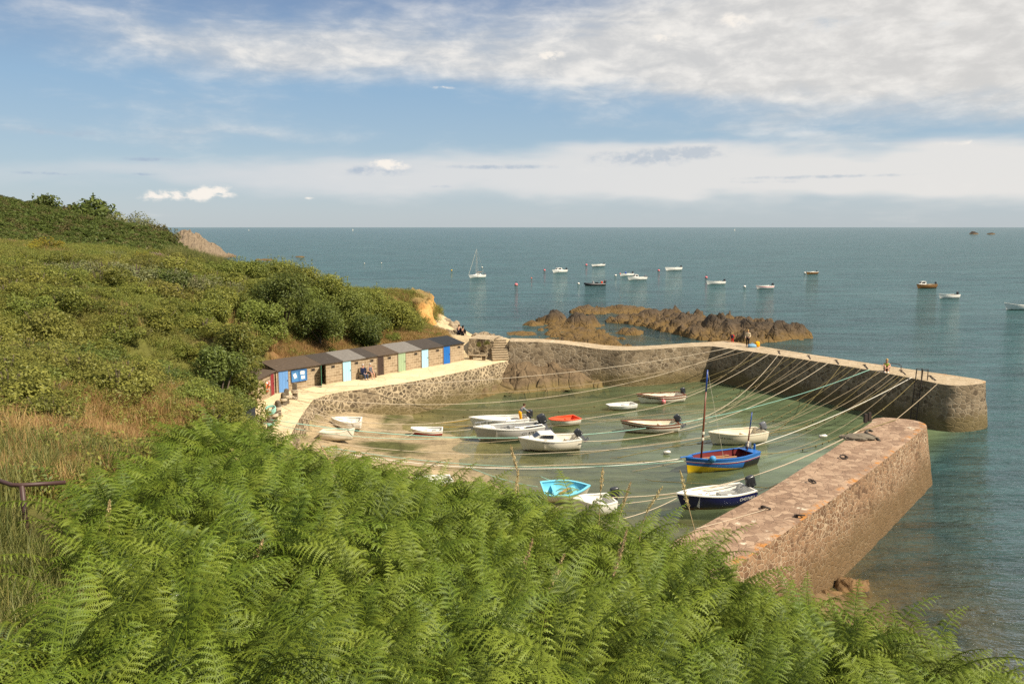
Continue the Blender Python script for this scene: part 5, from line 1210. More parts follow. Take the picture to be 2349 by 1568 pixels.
# ------------------------------------------------------------------ things on the quay and the jetties
post_mat = simple('quay_post', (.13, .105, .075), .9, .4, 7, .2, bmp=.5, dirt=(.26, .22, .15))
for i, (x, y0, y1, lb) in enumerate(((677, 879, 916, 'tall dark mooring post at the corner of the quay'), (658, 893, 926, 'mooring post second from the corner of the quay'), (651, 902, 930, 'thin mooring post third from the corner'), (638, 920, 953, 'stout mooring post in the middle of the quay row'),
                                   (630, 936, 967, 'mooring post just above the one with the green rope'), (620, 957, 987, 'mooring post wound with green rope'), (603, 961, 990, 'mooring post set back closest to the shed'))):
    q = P(x, y1, ZT); hgt = max(.8, (D(x, y0, q.y).z - ZT)); rt = empty('mooring_post', q, i * .4)
    MB().box((0, 0, hgt * .48), (.34, .34, hgt), taper=.86).build('shaft', post_mat, rt, bevel=.03); MB().ball((0, 0, hgt * .98), (.155, .155, .10), 10, 6).build('cap', post_mat, rt, True)
    co = MB()
    for k in range(3): co.torus((0, 0, hgt * (.45 + .07 * k)), .235, .035, None, 12, 6)
    co.build('rope_turns', RM['teal' if i == 5 else 'pale'], rt, True)
    tag(rt, lb, 'mooring post', 'mooring posts along the quay')
gc = P(622, 968, ZT); gc.z = ZT + .95; o = MB()
for k in range(4): o.torus((0, .0, -.06 * k), .30 + .02 * (k % 2), .035, Matrix.Rotation(.35 + .1 * k, 3, 'X'), 18, 6)
tag(o.build('rope_coil', RM['teal'], None, True, loc=gc + Vector((.0, -.02, 0))), 'coil of green rope hung over a quay post', 'rope')
# lifebuoy and its board on the corner hut
q = ra + rd * 1.75 - rbk * .10; q.z = 2.65 + .85; rz = math.atan2(rd.y, rd.x); Mx = Matrix.Rotation(math.pi / 2, 3, 'X')
o = empty('lifebuoy', q, rz); MB().torus((0, 0, 0), .30, .085, Mx, 24, 8).build('ring', paint('orange'), o, True)
bd = MB()
for k in range(4): bd.torus((0, 0, 0), .30, .092, Matrix.Rotation(k * math.pi / 2 + .6, 3, 'Y') @ Mx, 5, 8, arc=.35)
bd.build('band', paint('white'), o, True); tag(o, 'orange lifebuoy hung on the wall of the corner hut', 'lifebuoy')
q2 = ra + rd * 1.25 - rbk * .05; q2.z = 2.65 + 1.0; o = empty('safety_sign', q2, rz); MB().box((0, 0, 0), (.36, .02, .42)).build('plate', simple('sign_pink', (.68, .42, .38), .5), o)
ln = MB()
for k in range(4): ln.box((0, (.012 if (-rbk).dot(Vector((-math.sin(rz), math.cos(rz), 0))) > 0 else -.012), .13 - k * .085), (.27, .008, .028))
ln.build('lines', paint('red'), o); tag(o, 'pinkish notice plate between lifebuoy and red door', 'sign')
# bench with the couple
fl5 = 1 if Vector((-hdir.y, hdir.x, 0)).dot(hback) < 0 else -1
BZ = ZT + .03
def hutpt(rx, outw): q = HE + hdir * s_at(rx) - hback * outw; q.z = BZ; return q
bc = hutpt(1195, .42); o = empty('bench', bc, math.atan2(hdir.y, hdir.x)); MB().box((0, 0, .42), (1.75, .36, .06)).build('seat', MT['wood'], o, bevel=.01)
for s_ in (-.75, .75): MB().box((s_, 0, .195), (.09, .32, .39)).build('leg', MT['wood'], o)
tag(o, 'plain wooden bench against the hut wall under the seated couple', 'bench')
a, b = BWA, BWB; sc_ = a.lerp(b, .45) + Vector((0, -.35, 0)); o = empty('stone_bench', (sc_.x, sc_.y, ZT + .03), math.atan2((b - a).y, (b - a).x)); MB().box((0, 0, .45), (1.9, .42, .10)).build('slab', MT['capstone'], o, bevel=.02)
for s_ in (-.65, .6): MB().box((s_, 0, .2), (.28, .32, .40)).build('leg', MT['ledge'], o)
tag(o, 'stone slab bench by the bank wall beside the steps', 'bench')
# ladder on the far jetty
def ladder():
    t = P(2113, 871.5, ZJ); bq = P(2103, 962, 0); d = (inner[11] - inner[10]).normalized(); outw = Vector((d.y, -d.x, 0)); outw = outw if outw.y < 0 else -outw
    o = empty('ladder', t); bz = -.5
    for s_ in (-.27, .27):
        p = d * s_; MB().tube([p - outw * .35 + Vector((0, 0, .0)), p - outw * .35 + Vector((0, 0, .85)), p + outw * .22 + Vector((0, 0, .85)), p + outw * .28 + Vector((0, 0, 0)), p + outw * .66 + Vector((0, 0, -ZJ + bz))], .04, 6).build('rail', MT['iron'], o)
    for k in range(12):
        z = -.15 - k * .30; x = .28 + .38 * (-z / (ZJ - bz)); MB().tube([d * -.27 + outw * x + Vector((0, 0, z)), d * .27 + outw * x + Vector((0, 0, z))], .028, 6).build('rung', MT['iron'], o)
    tag(o, 'iron ladder fixed to the dark wall near the jetty end', 'ladder')
    return d, outw
JD, JO = ladder()
# mooring bars on the far jetty top, rings on the near arm
for i, (x, y) in enumerate(((1788, 809.5), (1857, 820), (1921, 831), (1987, 842), (2072, 855), (2140, 868))):
    q = J(x, y); o = empty('mooring_bar', q, math.atan2(JO.y, JO.x) + .9); MB().tube([(-.9, 0, .02), (0, 0, .06), (.9, 0, .03)], .04, 6).build('shank', MT['iron'], o); MB().torus((-.95, 0, .06), .11, .03, None, 12, 6).build('eye', MT['iron'], o)
    tag(o, ('mooring bar on the far jetty nearest the standing person', 'second mooring bar along the far jetty from the standing person', 'third mooring bar along the far jetty from the standing person', 'mooring bar on the far jetty just before the seated person', 'mooring bar on the far jetty between seated person and ladder', 'mooring bar on the far jetty past the ladder')[i], 'mooring bar', 'mooring bars on the far jetty')
for i, (x, y, lb) in enumerate(((1935, 1050, 'iron ring in the stone arm nearest its tip'), (1863, 1106, 'iron ring half way along the stone arm'), (1758, 1166, 'iron ring in the stone arm with a pale rope tied to it'), (1835, 1184, 'iron ring near the broken edge stones of the arm'))):
    q = P(x, y, ZJ + .06); o = empty('iron_ring', q, i); MB().torus((0, 0, .06), .17, .035, Matrix.Rotation(.35, 3, 'X'), 14, 6).build('ring', MT['iron'], o); MB().box((.16, .05, .03), (.14, .12, .1)).build('staple', MT['iron'], o); tag(o, lb, 'iron ring', 'iron rings in the stone arm')
for i, (x, y) in enumerate(((1985, 968), (1994, 965))):
    q = P(x, y, ZJ); o = MB().box((0, 0, .25), (.2, .2, .55), taper=.9).build('bollard', MT['iron'], None, bevel=.02, loc=q); tag(o, ('squat iron bollard at the inner edge of the arm, lower of the two', 'squat iron bollard at the inner edge of the arm, nearer the tip')[i], 'bollard', 'bollards at the arm tip')
q = P(1972, 1006, ZJ); bm = MB()
for k in range(26):
    a = k * .9; r_ = .55 * math.sqrt((k % 9) / 9); bm.torus((r_ * math.cos(a) * 1.4, r_ * math.sin(a), .04 + .16 * (1 - r_ / .6)), .26 + .1 * random.random(), .04, Matrix.Rotation(random.uniform(-.3, .3), 3, 'X'), 12, 5)
bm.ball((0, 0, .05), (.85, .6, .22), 14, 6)
tag(bm.build('net_pile', rope_mat('net_grey', (.16, .135, .10)), None, False, loc=q), 'grey heap of old rope and net on the stone arm', 'net')
pts = [P(2001, 989, ZJ + .06), P(1992, 985, ZJ + .06), P(1985, 992, ZJ + .06), P(2000, 999, ZJ + .06), P(2012, 1004, ZJ + .06), P(2017, 1010, ZJ + .06)]; q = pts[0].copy()
tag(MB().tube([p - q for p in smoothline(pts, 2)], .075, 6).build('hawser', rope_mat('hawser_dark', (.08, .07, .055)), None, True, loc=q), 'thick dark hawser curling over the arm tip', 'rope')
# hoops and railing
q = P(2040, 849, ZJ); o = MB().tube([(-.55, 0, 0), (-.55, 0, .35), (-.45, 0, .42), (.45, 0, .42), (.55, 0, .35), (.55, 0, 0)], .03, 6).build('iron_hoop', MT['iron'], None, loc=P(2054, 846, ZJ), rz=math.atan2(JD.y, JD.x)); tag(o, 'low iron hoop on the seaward edge of the jetty', 'hoop')
def railing():
    top = [D(-90, 1092, 10.6), D(-5, 1101, 10.3), D(28, 1112, 10.1), D(50, 1112, 10.1), D(150, 1106, 10.4)]; q = top[3].copy(); q.z = float(terr(np.array([q.x]), np.array([q.y]))[0])
    o = empty('handrail', q); MB().tube([p - q for p in top], .028, 8).build('top_rail', RAILM, o, True)
    low = [D(-90, 1246, 10.6), D(-5, 1247, 10.3), D(48, 1250, 10.1)]; MB().tube([p - q for p in low], .02, 8).build('lower_rail', RAILM, o, True)
    MB().tube([top[3] - q, Vector((.02, .01, -.3))], .032, 8).build('post', RAILM, o, True)
    tag(o, 'dark brown tubular handrail at the left edge of the ferns', 'railing')
RAILM = simple('rail_brown', (.060, .030, .026), .5, .25, 10, .4)
railing()

# ------------------------------------------------------------------ people
SKIN = simple('skin', (.50, .28, .19), .6, .08, 10, .3)
def cloth(n, c): return simple('cloth_' + n, c, .9, .12, 12, .15)
CL = {k: cloth(k, c) for k, c in dict(navy=(.015, .02, .05), black=(.014, .013, .015), grey=(.22, .24, .26), yellow=(.80, .36, .015), red=(.55, .03, .03), beige=(.62, .50, .33), lime=(.30, .42, .05), blonde=(.42, .27, .11), brown=(.07, .04, .025), greyhair=(.40, .37, .33), jeans=(.05, .07, .12), stripe=(.12, .12, .14), white=(.75, .73, .70), bluebag=(.20, .36, .50)).items()}
def skinmesh(name, V, E, mat, parent, sub=1):
    me = bpy.data.meshes.new(name); me.from_pydata([v[0] for v in V], E, []); o = bpy.data.objects.new(name, me); COL.objects.link(o)
    o.modifiers.new('s', 'SKIN'); sv = me.skin_vertices[0].data
    for i, v in enumerate(V): r = v[1]; sv[i].radius = (r, r) if isinstance(r, (int, float)) else r; sv[i].use_root = (i == 0)
    if sub: m = o.modifiers.new('u', 'SUBSURF'); m.levels = sub
    bpy.context.view_layer.update()
    nm = bpy.data.meshes.new_from_object(o.evaluated_get(bpy.context.evaluated_depsgraph_get())); bpy.data.objects.remove(o); bpy.data.meshes.remove(me); nm.name = name
    return _fin(name, nm, mat, parent, True)
POSES = dict(
    stand=dict(pel=(0, 0, .95), chest=(0, 0, 1.33), neck=(0, .01, 1.50), head=(0, .03, 1.64), hip=(.09, 0, .92), knee=(.10, .04, .50), ank=(.10, -.01, .08), toe=(.12, .15, .03), sh=(.18, 0, 1.42), elb=(.25, -.02, 1.14), wri=(.20, .18, 1.02)),
    sit=dict(pel=(0, 0, .52), chest=(0, -.02, .90), neck=(0, .0, 1.07), head=(0, .03, 1.21), hip=(.10, .02, .50), knee=(.13, .44, .50), ank=(.13, .42, .08), toe=(.14, .58, .03), sh=(.19, -.01, .99), elb=(.24, .04, .72), wri=(.12, .30, .60)),
    ground=dict(pel=(0, 0, .12), chest=(0, .06, .50), neck=(0, .10, .66), head=(0, .14, .80), hip=(.10, .02, .12), knee=(.12, .34, .50), ank=(.10, .52, .08), toe=(.11, .68, .03), sh=(.18, .07, .58), elb=(.23, .26, .42), wri=(.10, .46, .36)),
    lean=dict(pel=(0, 0, .92), chest=(.02, .18, 1.24), neck=(.03, .27, 1.38), head=(.05, .33, 1.50), hip=(.10, 0, .89), knee=(.12, .06, .48), ank=(.12, -.03, .08), toe=(.14, .12, .03), sh=(.19, .22, 1.32), elb=(.27, .42, 1.14), wri=(.24, .62, 1.02)))
def figure(label, loc, rz, pose, top, legs, hair, sc=1.0, long_hair=False, bare_arms=False, bare_legs=False, shoe='brown', group=None):
    p = {k: Vector(v) for k, v in POSES[pose].items()}; root = empty('person', loc, rz); root.scale = (sc, sc, sc)
    mir = lambda v, s: Vector((v.x * s, v.y, v.z))
    V = [(p['pel'], .13), (p['pel'].lerp(p['chest'], .5), (.125, .10)), (p['chest'], (.15, .11)), (p['neck'], .052), (p['head'] + Vector((0, 0, -.04)), .075), (p['head'] + Vector((0, 0, .06)), .085), (p['head'] + Vector((0, 0, .12)), .05), (p['head'] + Vector((0, .105, -.015)), .016)]
    E = [(0, 1), (1, 2), (2, 3), (3, 4), (4, 5), (5, 6), (4, 7)]
    for s in (1, -1):
        b = len(V); V += [(mir(p['sh'], s), .055), (mir(p['elb'], s), .042), (mir(p['wri'], s), .030)]; E += [(2, b), (b, b + 1), (b + 1, b + 2)]
        d = (p['wri'] - p['elb']).normalized(); d = mir(d, s); w_ = mir(p['wri'], s); side = Vector((s, 0, 0)); palm = w_ + d * .075; V.append((palm, (.035, .020))); E.append((b + 2, b + 3)); pb = b + 3
        for k, (o, ln) in enumerate(((-.03, .075), (-.01, .09), (.01, .085), (.03, .065))):
            n = len(V); V += [(palm + side * o + d * ln * .55, .010), (palm + side * o * 1.1 + d * ln + Vector((0, 0, -.02)), .008)]; E += [(pb, n), (n, n + 1)]
        n = len(V); V += [(w_ + d * .05 - side * .045, .011), (w_ + d * .09 - side * .055, .009)]; E += [(pb, n), (n, n + 1)]
        b = len(V); V += [(mir(p['hip'], s), .085), (mir(p['knee'], s), .058), (mir(p['ank'], s), .040), (mir(p['toe'], s), .035)]; E += [(0, b), (b, b + 1), (b + 1, b + 2), (b + 2, b + 3)]
    skinmesh('body', V, E, SKIN, root)
    # clothing a little outside the body
    V = [(p['pel'] + Vector((0, 0, .02)), .150), (p['pel'].lerp(p['chest'], .5), (.15, .125)), (p['chest'], (.175, .135)), (p['neck'] + Vector((0, 0, -.05)), .075)]; E = [(0, 1), (1, 2), (2, 3)]
    for s in (1, -1):
        b = len(V); V.append((mir(p['sh'], s), .075)); E.append((2, b))
        if not bare_arms: V += [(mir(p['elb'], s), .058), (mir(p['wri'], s) * .97 + mir(p['elb'], s) * .03, .045)]; E += [(b, b + 1), (b + 1, b + 2)]
    skinmesh('top', V, E, CL[top], root)
    V = [(p['pel'] + Vector((0, 0, .03 if legs != 'yellow' else .2)), .155)]; E = []
    if legs == 'yellow': V.append((p['pel'], .16)); E.append((0, 1))
    hubi = len(V) - 1
    for s in (1, -1):
        b = len(V); kn = mir(p['knee'], s); an = mir(p['ank'], s); V.append((mir(p['hip'], s), .105)); E.append((hubi, b))
        if bare_legs: V.append((mir(p['hip'], s).lerp(kn, .75), .085)); E.append((b, b + 1))
        else: V += [(kn, .075), (an + Vector((0, 0, .03)), .058)]; E += [(b, b + 1), (b + 1, b + 2)]
    skinmesh('trousers', V, E, CL[legs], root)
    hd = p['head']; hb = MB().ball(hd + Vector((0, -.02, .065)), (.098, .112, .098), 12, 8)
    if long_hair: hb.ball(hd + Vector((0, -.075, -.07)), (.085, .05, .17), 10, 6)
    hb.build('hair', CL[hair], root, True)
    ey = MB(); 
    for s in (1, -1): ey.ball(hd + Vector((s * .032, .075, .018)), .012, 6, 4)
    ey.build('eyes', CL['black'], root)
    sh = MB()
    for s in (1, -1): a, t = mir(p['ank'], s), mir(p['toe'], s); sh.ball(a.lerp(t, .5) + Vector((0, 0, -.02)), (.05, .13, .05), 10, 6)
    sh.build('shoes', CL[shoe], root, True)
    return tag(root, label, 'person', group)
face = math.atan2(-hback.y, -hback.x) - math.pi / 2
q = hutpt(1150, .44); q.z = BZ - .03; figure('person in a dark polo shirt sitting at the left on the hut bench', q, face, 'sit', 'navy', 'jeans', 'greyhair', 1.0, shoe='black')
q = hutpt(1212, .44); q.z = BZ - .03; figure('person in a striped sleeveless top sitting at the right on the hut bench', q, face - .1, 'sit', 'stripe', 'stripe', 'greyhair', .97, bare_arms=True, bare_legs=True)
hl4, _ = root_data[b4.name]; q = b4.matrix_basis @ Vector((hl4.pt(.14, 1).x, .0, .07)); figure('person in yellow waders and grey jersey bending over an outboard', q, b4.rotation_euler.z + math.pi / 2 + .15, 'lean', 'grey', 'yellow', 'brown', 1.0, shoe='yellow')
for x, y, d, hr, lb, lh in ((1052, 767, 88.5, 'brown', 'person in dark clothes sitting on the shore rocks, the taller one', False), (1061, 769, 88.2, 'black', 'person with long dark hair sitting on the shore rocks', True)):
    q = D(x, y, d); q.z = float(terr(np.array([q.x]), np.array([q.y]))[0]) ; z0 = D(x, y, d).z
    q.z = z0; figure(lb, q, -.35, 'ground', 'navy' if not lh else 'black', 'black', hr, 1.12, lh)
# rock slab under the two
q = D(1056, 772, 88.6); boulder('boulder', (q.x, q.y, q.z - .35), (1.5, 1.1, .42), MT['palerock'], 'flat pale slab under the two dark dressed people', 'boulder', 21)
q = P(1681, 785.5, ZJ); figure('person in a red jacket with a dark backpack by the jetty edge', q + Vector((0, .2, -.25)), -.5, 'stand', 'red', 'red', 'blonde', .70, True)
bp = MB().ball((0, -.20, 1.22), (.16, .12, .24), 12, 8, 0, .7).build('backpack', CL['navy'], None, True, loc=q + Vector((0, .2, -.25)), rz=-.5); bp.scale = (.7, .7, .7); tag(bp, 'dark backpack worn over the red jacket', 'backpack')
q = P(1715, 795, ZJ); figure('person standing on the jetty in a beige top and black trousers', q, 2.6, 'stand', 'beige', 'black', 'blonde', .95, True, shoe='black')
q = P(1735, 796.5, ZJ); o = MB().ball((0, 0, .18), (.42, .28, .2), 12, 7, 0, .7).tube([(-.2, 0, .34), (0, 0, .5), (.2, 0, .34)], .025).build('bag', CL['bluebag'], None, True, loc=P(1725, 797.5, ZJ)); tag(o, 'pale blue bag lying on the jetty beside a yellow rucksack', 'bag')
o = MB().ball((0, 0, .28), (.24, .2, .30), 12, 8, 0, .75).ball((0, .12, .2), (.16, .12, .16)).build('rucksack', CL['yellow'], None, True, loc=P(1737, 796, ZJ)); tag(o, 'bright yellow rucksack standing on the jetty', 'rucksack')
q = P(2033, 851.5, ZJ); figure('person in a lime green top sitting on the jetty, knees drawn up', q, 2.75, 'ground', 'lime', 'black', 'blonde', 1.12, True, bare_legs=True, bare_arms=True, shoe='white')

# ------------------------------------------------------------------ vegetation
def leaf_mat(name, dark, light, trans=.35, rough=.55, yellow=None, gloss=.018):
    m, nt, out = newmat(name)
    lv = nd(nt, 'ShaderNodeAttribute', attribute_name='lv').outputs['Fac']; orr = nd(nt, 'ShaderNodeObjectInfo').outputs['Random']
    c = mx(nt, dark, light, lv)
    if yellow: c = mx(nt, c, yellow, mr(nt, orr, .55, 1.0, 0, .7))
    c = nd(nt, 'ShaderNodeHueSaturation', {'Hue': ma(nt, 'MULTIPLY_ADD', orr, .03, .485), 'Saturation': 1.0, 'Value': ma(nt, 'MULTIPLY_ADD', orr, .22, .88), 'Color': c}).outputs[0]
    d = nd(nt, 'ShaderNodeBsdfDiffuse', {0: c}).outputs[0]
    tcol = mx(nt, c, (.9, 1.0, .35), .22)
    t = nd(nt, 'ShaderNodeBsdfTranslucent', {0: tcol}).outputs[0]
    s = nd(nt, 'ShaderNodeMixShader', {0: trans, 1: d, 2: t}).outputs[0]
    g = nd(nt, 'ShaderNodeBsdfGlossy', {0: (.9, 1, .9), 'Roughness': rough}).outputs[0]
    s = nd(nt, 'ShaderNodeMixShader', {0: gloss, 1: s, 2: g}).outputs[0]
    nt.links.new(s, out.inputs[0]); return m
LM = dict(fern=leaf_mat('bracken_green', (.016, .042, .005), (.165, .225, .020), .20, yellow=(.21, .225, .028)),
          scrub=leaf_mat('scrub_olive', (.085, .090, .016), (.265, .255, .052), .25, yellow=(.19, .165, .04)),
          green=leaf_mat('shrub_green', (.078, .098, .017), (.270, .270, .050), .25, yellow=(.16, .18, .035)),
          dark=leaf_mat('tree_dark', (.036, .060, .012), (.150, .185, .036), .22, yellow=(.19, .19, .04), gloss=.02),
          grey=leaf_mat('bush_grey_green', (.09, .10, .045), (.27, .27, .12), .2),
          hill=leaf_mat('hill_green', (.034, .056, .010), (.110, .140, .026), .2, yellow=(.10, .105, .025)),
          hillbrown=leaf_mat('hill_brown', (.065, .060, .020), (.160, .135, .05), .15),
          dry=leaf_mat('dry_grass', (.22, .120, .045), (.46, .285, .120), .3, yellow=(.34, .24, .085)),
          grass=leaf_mat('tall_grass', (.060, .080, .016), (.19, .19, .050), .25, yellow=(.26, .20, .07)),
          broom=leaf_mat('yellow_broom', (.10, .11, .015), (.42, .33, .03), .25), pinkfl=leaf_mat('pink_flowers', (.10, .12, .05), (.50, .30, .30), .2), seed=leaf_mat('seed_heads', (.42, .30, .15), (.72, .56, .32), .25))
BARK = simple('bark', (.12, .095, .07), .95, .3, 9, .1, bmp=.6)
PALEBARK = simple('pale_bark', (.24, .20, .15), .95, .3, 9, .1, bmp=.5)
def leaf_mesh(name, V, Q, lv, mat):
    me = quads_mesh(name, V, Q); a = me.attributes.new('lv', 'FLOAT', 'POINT'); a.data.foreach_set('value', np.asarray(lv, np.float32)); me.materials.append(mat); return me
def leaf_cloud(r, centers, radii, n, size, flat=.8, up=.45, shell=.75, tone=None):
    """n leaves over a set of lumps; returns V, Q, lv"""
    k = len(centers); w_ = np.asarray(radii) ** 2; idx = r.choice(k, n, p=w_ / w_.sum())
    d = r.normal(size=(n, 3)); d /= np.linalg.norm(d, axis=1)[:, None]
    rad = shell + (1 - shell) * r.random(n) ** .5 + r.normal(size=n) * .07
    c = np.asarray(centers)[idx] + d * (np.asarray(radii)[idx] * rad)[:, None] * np.array([1, 1, flat])
    nrm = d * .7 + r.normal(size=(n, 3)) * .55 + np.array([0, 0, up]); nrm /= np.linalg.norm(nrm, axis=1)[:, None]
    t = np.cross(nrm, r.normal(size=(n, 3))); t /= np.linalg.norm(t, axis=1)[:, None]; b = np.cross(nrm, t)
    s = size * (.6 + .8 * r.random(n))[:, None]
    V = np.stack([c - t * s, c + b * s * .45, c + t * s, c - b * s * .45], 1).reshape(-1, 3)
    tn = (tone[idx] if tone is not None else .5) + r.normal(size=n) * .22 ; lv = np.repeat(np.clip(tn, 0, 1), 4)
    return V, np.arange(4 * n).reshape(-1, 4), lv
def lumps(r, k, w_, h, base=.2):
    c, rd = [], []
    for i in range(k):
        a = r.random() * 6.283; q = math.sqrt(r.random()) * w_ * .68; z = h * (base + (1 - base) * r.random() * (1 - .55 * (q / w_) ** 2)) * .82
        c.append((q * math.cos(a), q * math.sin(a), z)); rd.append(w_ * (.26 + .24 * r.random()))
    return c, rd
def bush_proto(seed, w_, h, n, size, mat, k=9, sprigs=10):
    r = np.random.default_rng(seed); c, rd = lumps(r, k, w_, h, .12); tone = np.clip(r.normal(.5, .2, len(c)), .1, .95)
    V, Q, lv = leaf_cloud(r, c, rd, n, size, .85, .5, .7, tone)
    PV, PQ, PL_ = [V], [Q], [lv]; b = len(V)
    for i in range(sprigs):                 # shoots standing out of the outline
        j = r.integers(len(c)); a = r.normal(size=3); a[2] = abs(a[2]) + .8; a /= np.linalg.norm(a); p0 = np.array(c[j]) + a * rd[j] * .8
        m = 16; tt = r.random(m); cc = p0 + a[None] * (tt * rd[j] * .75)[:, None] + r.normal(size=(m, 3)) * size * .45
        n_ = r.normal(size=(m, 3)); n_ /= np.linalg.norm(n_, axis=1)[:, None]; t = np.cross(n_, r.normal(size=(m, 3))); t /= np.linalg.norm(t, axis=1)[:, None]; bb = np.cross(n_, t); s = size * (.5 + .6 * r.random(m))[:, None]
        PV.append(np.stack([cc - t * s, cc + bb * s * .45, cc + t * s, cc - bb * s * .45], 1).reshape(-1, 3)); PQ.append(np.arange(4 * m).reshape(-1, 4) + b); b += 4 * m; PL_.append(np.repeat(np.clip(.65 + r.normal(size=m) * .15, 0, 1), 4))
    return leaf_mesh('foliage', np.concatenate(PV), np.concatenate(PQ), np.concatenate(PL_), mat)
def stems_proto(seed, w_, h, n=6, r0=.05, mat=None):
    rr = random.Random(seed); mb = MB()
    for i in range(n):
        a = rr.random() * 6.28; q = w_ * .5 * rr.random(); mb.tube([(q * .15 * math.cos(a), q * .15 * math.sin(a), -.2), (q * .5 * math.cos(a), q * .5 * math.sin(a), h * .35), (q * 1.1 * math.cos(a + .3), q * 1.1 * math.sin(a + .3), h * .8)], [r0, r0 * .8, r0 * .3], 5)
    me = bpy.data.meshes.new('stem'); me.from_pydata([tuple(v) for v in mb.v], [], mb.f); me.materials.append(mat or BARK); return me
def put(name, me, loc, rz=0, sc=1.0, parts=(), label=None, cat=None, group=None):
    """a plant: an empty at the foot carrying its foliage and stems"""
    o = empty(name, loc, rz); o.scale = (sc, sc, sc) if isinstance(sc, (int, float)) else sc
    for pn, pm in ((('foliage', me),) + tuple(parts)):
        c = bpy.data.objects.new(pn, pm); COL.objects.link(c); c.parent = o
    return tag(o, label, cat, group)
def gz(x, y): return float(terr(np.array([x]), np.array([y]))[0])

# --- stuff: many small tufts on points, through geometry nodes
def scatter(name, pts, protos, label, cat, rots=None, scl=None, idx=None):
    pts = np.asarray(pts, np.float32); n = len(pts)
    src = bpy.data.collections.new(name + '_source')
    for i, pm in enumerate(protos): src.objects.link(bpy.data.objects.new(name + '_tuft_%02d' % i, pm))
    me = bpy.data.meshes.new(name); me.vertices.add(n); me.vertices.foreach_set('co', pts.ravel())
    if rots is None: rots = np.stack([rng.normal(size=n) * .15, rng.normal(size=n) * .15, rng.random(n) * 6.283], -1)
    if scl is None: scl = .7 + .6 * rng.random(n)
    if idx is None: idx = rng.integers(0, len(protos), n)
    a = me.attributes.new('rot', 'FLOAT_VECTOR', 'POINT'); a.data.foreach_set('vector', np.asarray(rots, np.float32).ravel())
    a = me.attributes.new('scl', 'FLOAT', 'POINT'); a.data.foreach_set('value', np.asarray(scl, np.float32))
    a = me.attributes.new('idx', 'INT', 'POINT'); a.data.foreach_set('value', np.asarray(idx, np.int32))
    o = bpy.data.objects.new(name, me); COL.objects.link(o)
    g = bpy.data.node_groups.new(name, 'GeometryNodeTree'); g.interface.new_socket('Geometry', in_out='INPUT', socket_type='NodeSocketGeometry'); g.interface.new_socket('Geometry', in_out='OUTPUT', socket_type='NodeSocketGeometry')
    gi, go = g.nodes.new('NodeGroupInput'), g.nodes.new('NodeGroupOutput')
    ci = g.nodes.new('GeometryNodeCollectionInfo'); ci.inputs[0].default_value = src; ci.inputs[1].default_value = True; ci.inputs[2].default_value = True
    def na(nm, t): q = g.nodes.new('GeometryNodeInputNamedAttribute'); q.data_type = t; q.inputs[0].default_value = nm; return q.outputs[0]
    iop = g.nodes.new('GeometryNodeInstanceOnPoints'); L_ = g.links.new
    L_(gi.outputs[0], iop.inputs['Points']); L_(ci.outputs[0], iop.inputs['Instance']); iop.inputs['Pick Instance'].default_value = True
    L_(na('idx', 'INT'), iop.inputs['Instance Index']); L_(na('rot', 'FLOAT_VECTOR'), iop.inputs['Rotation']); L_(na('scl', 'FLOAT'), iop.inputs['Scale']); L_(iop.outputs[0], go.inputs[0])
    md = o.modifiers.new('scatter', 'NODES'); md.node_group = g
    return tag(o, label, cat, kind='stuff')

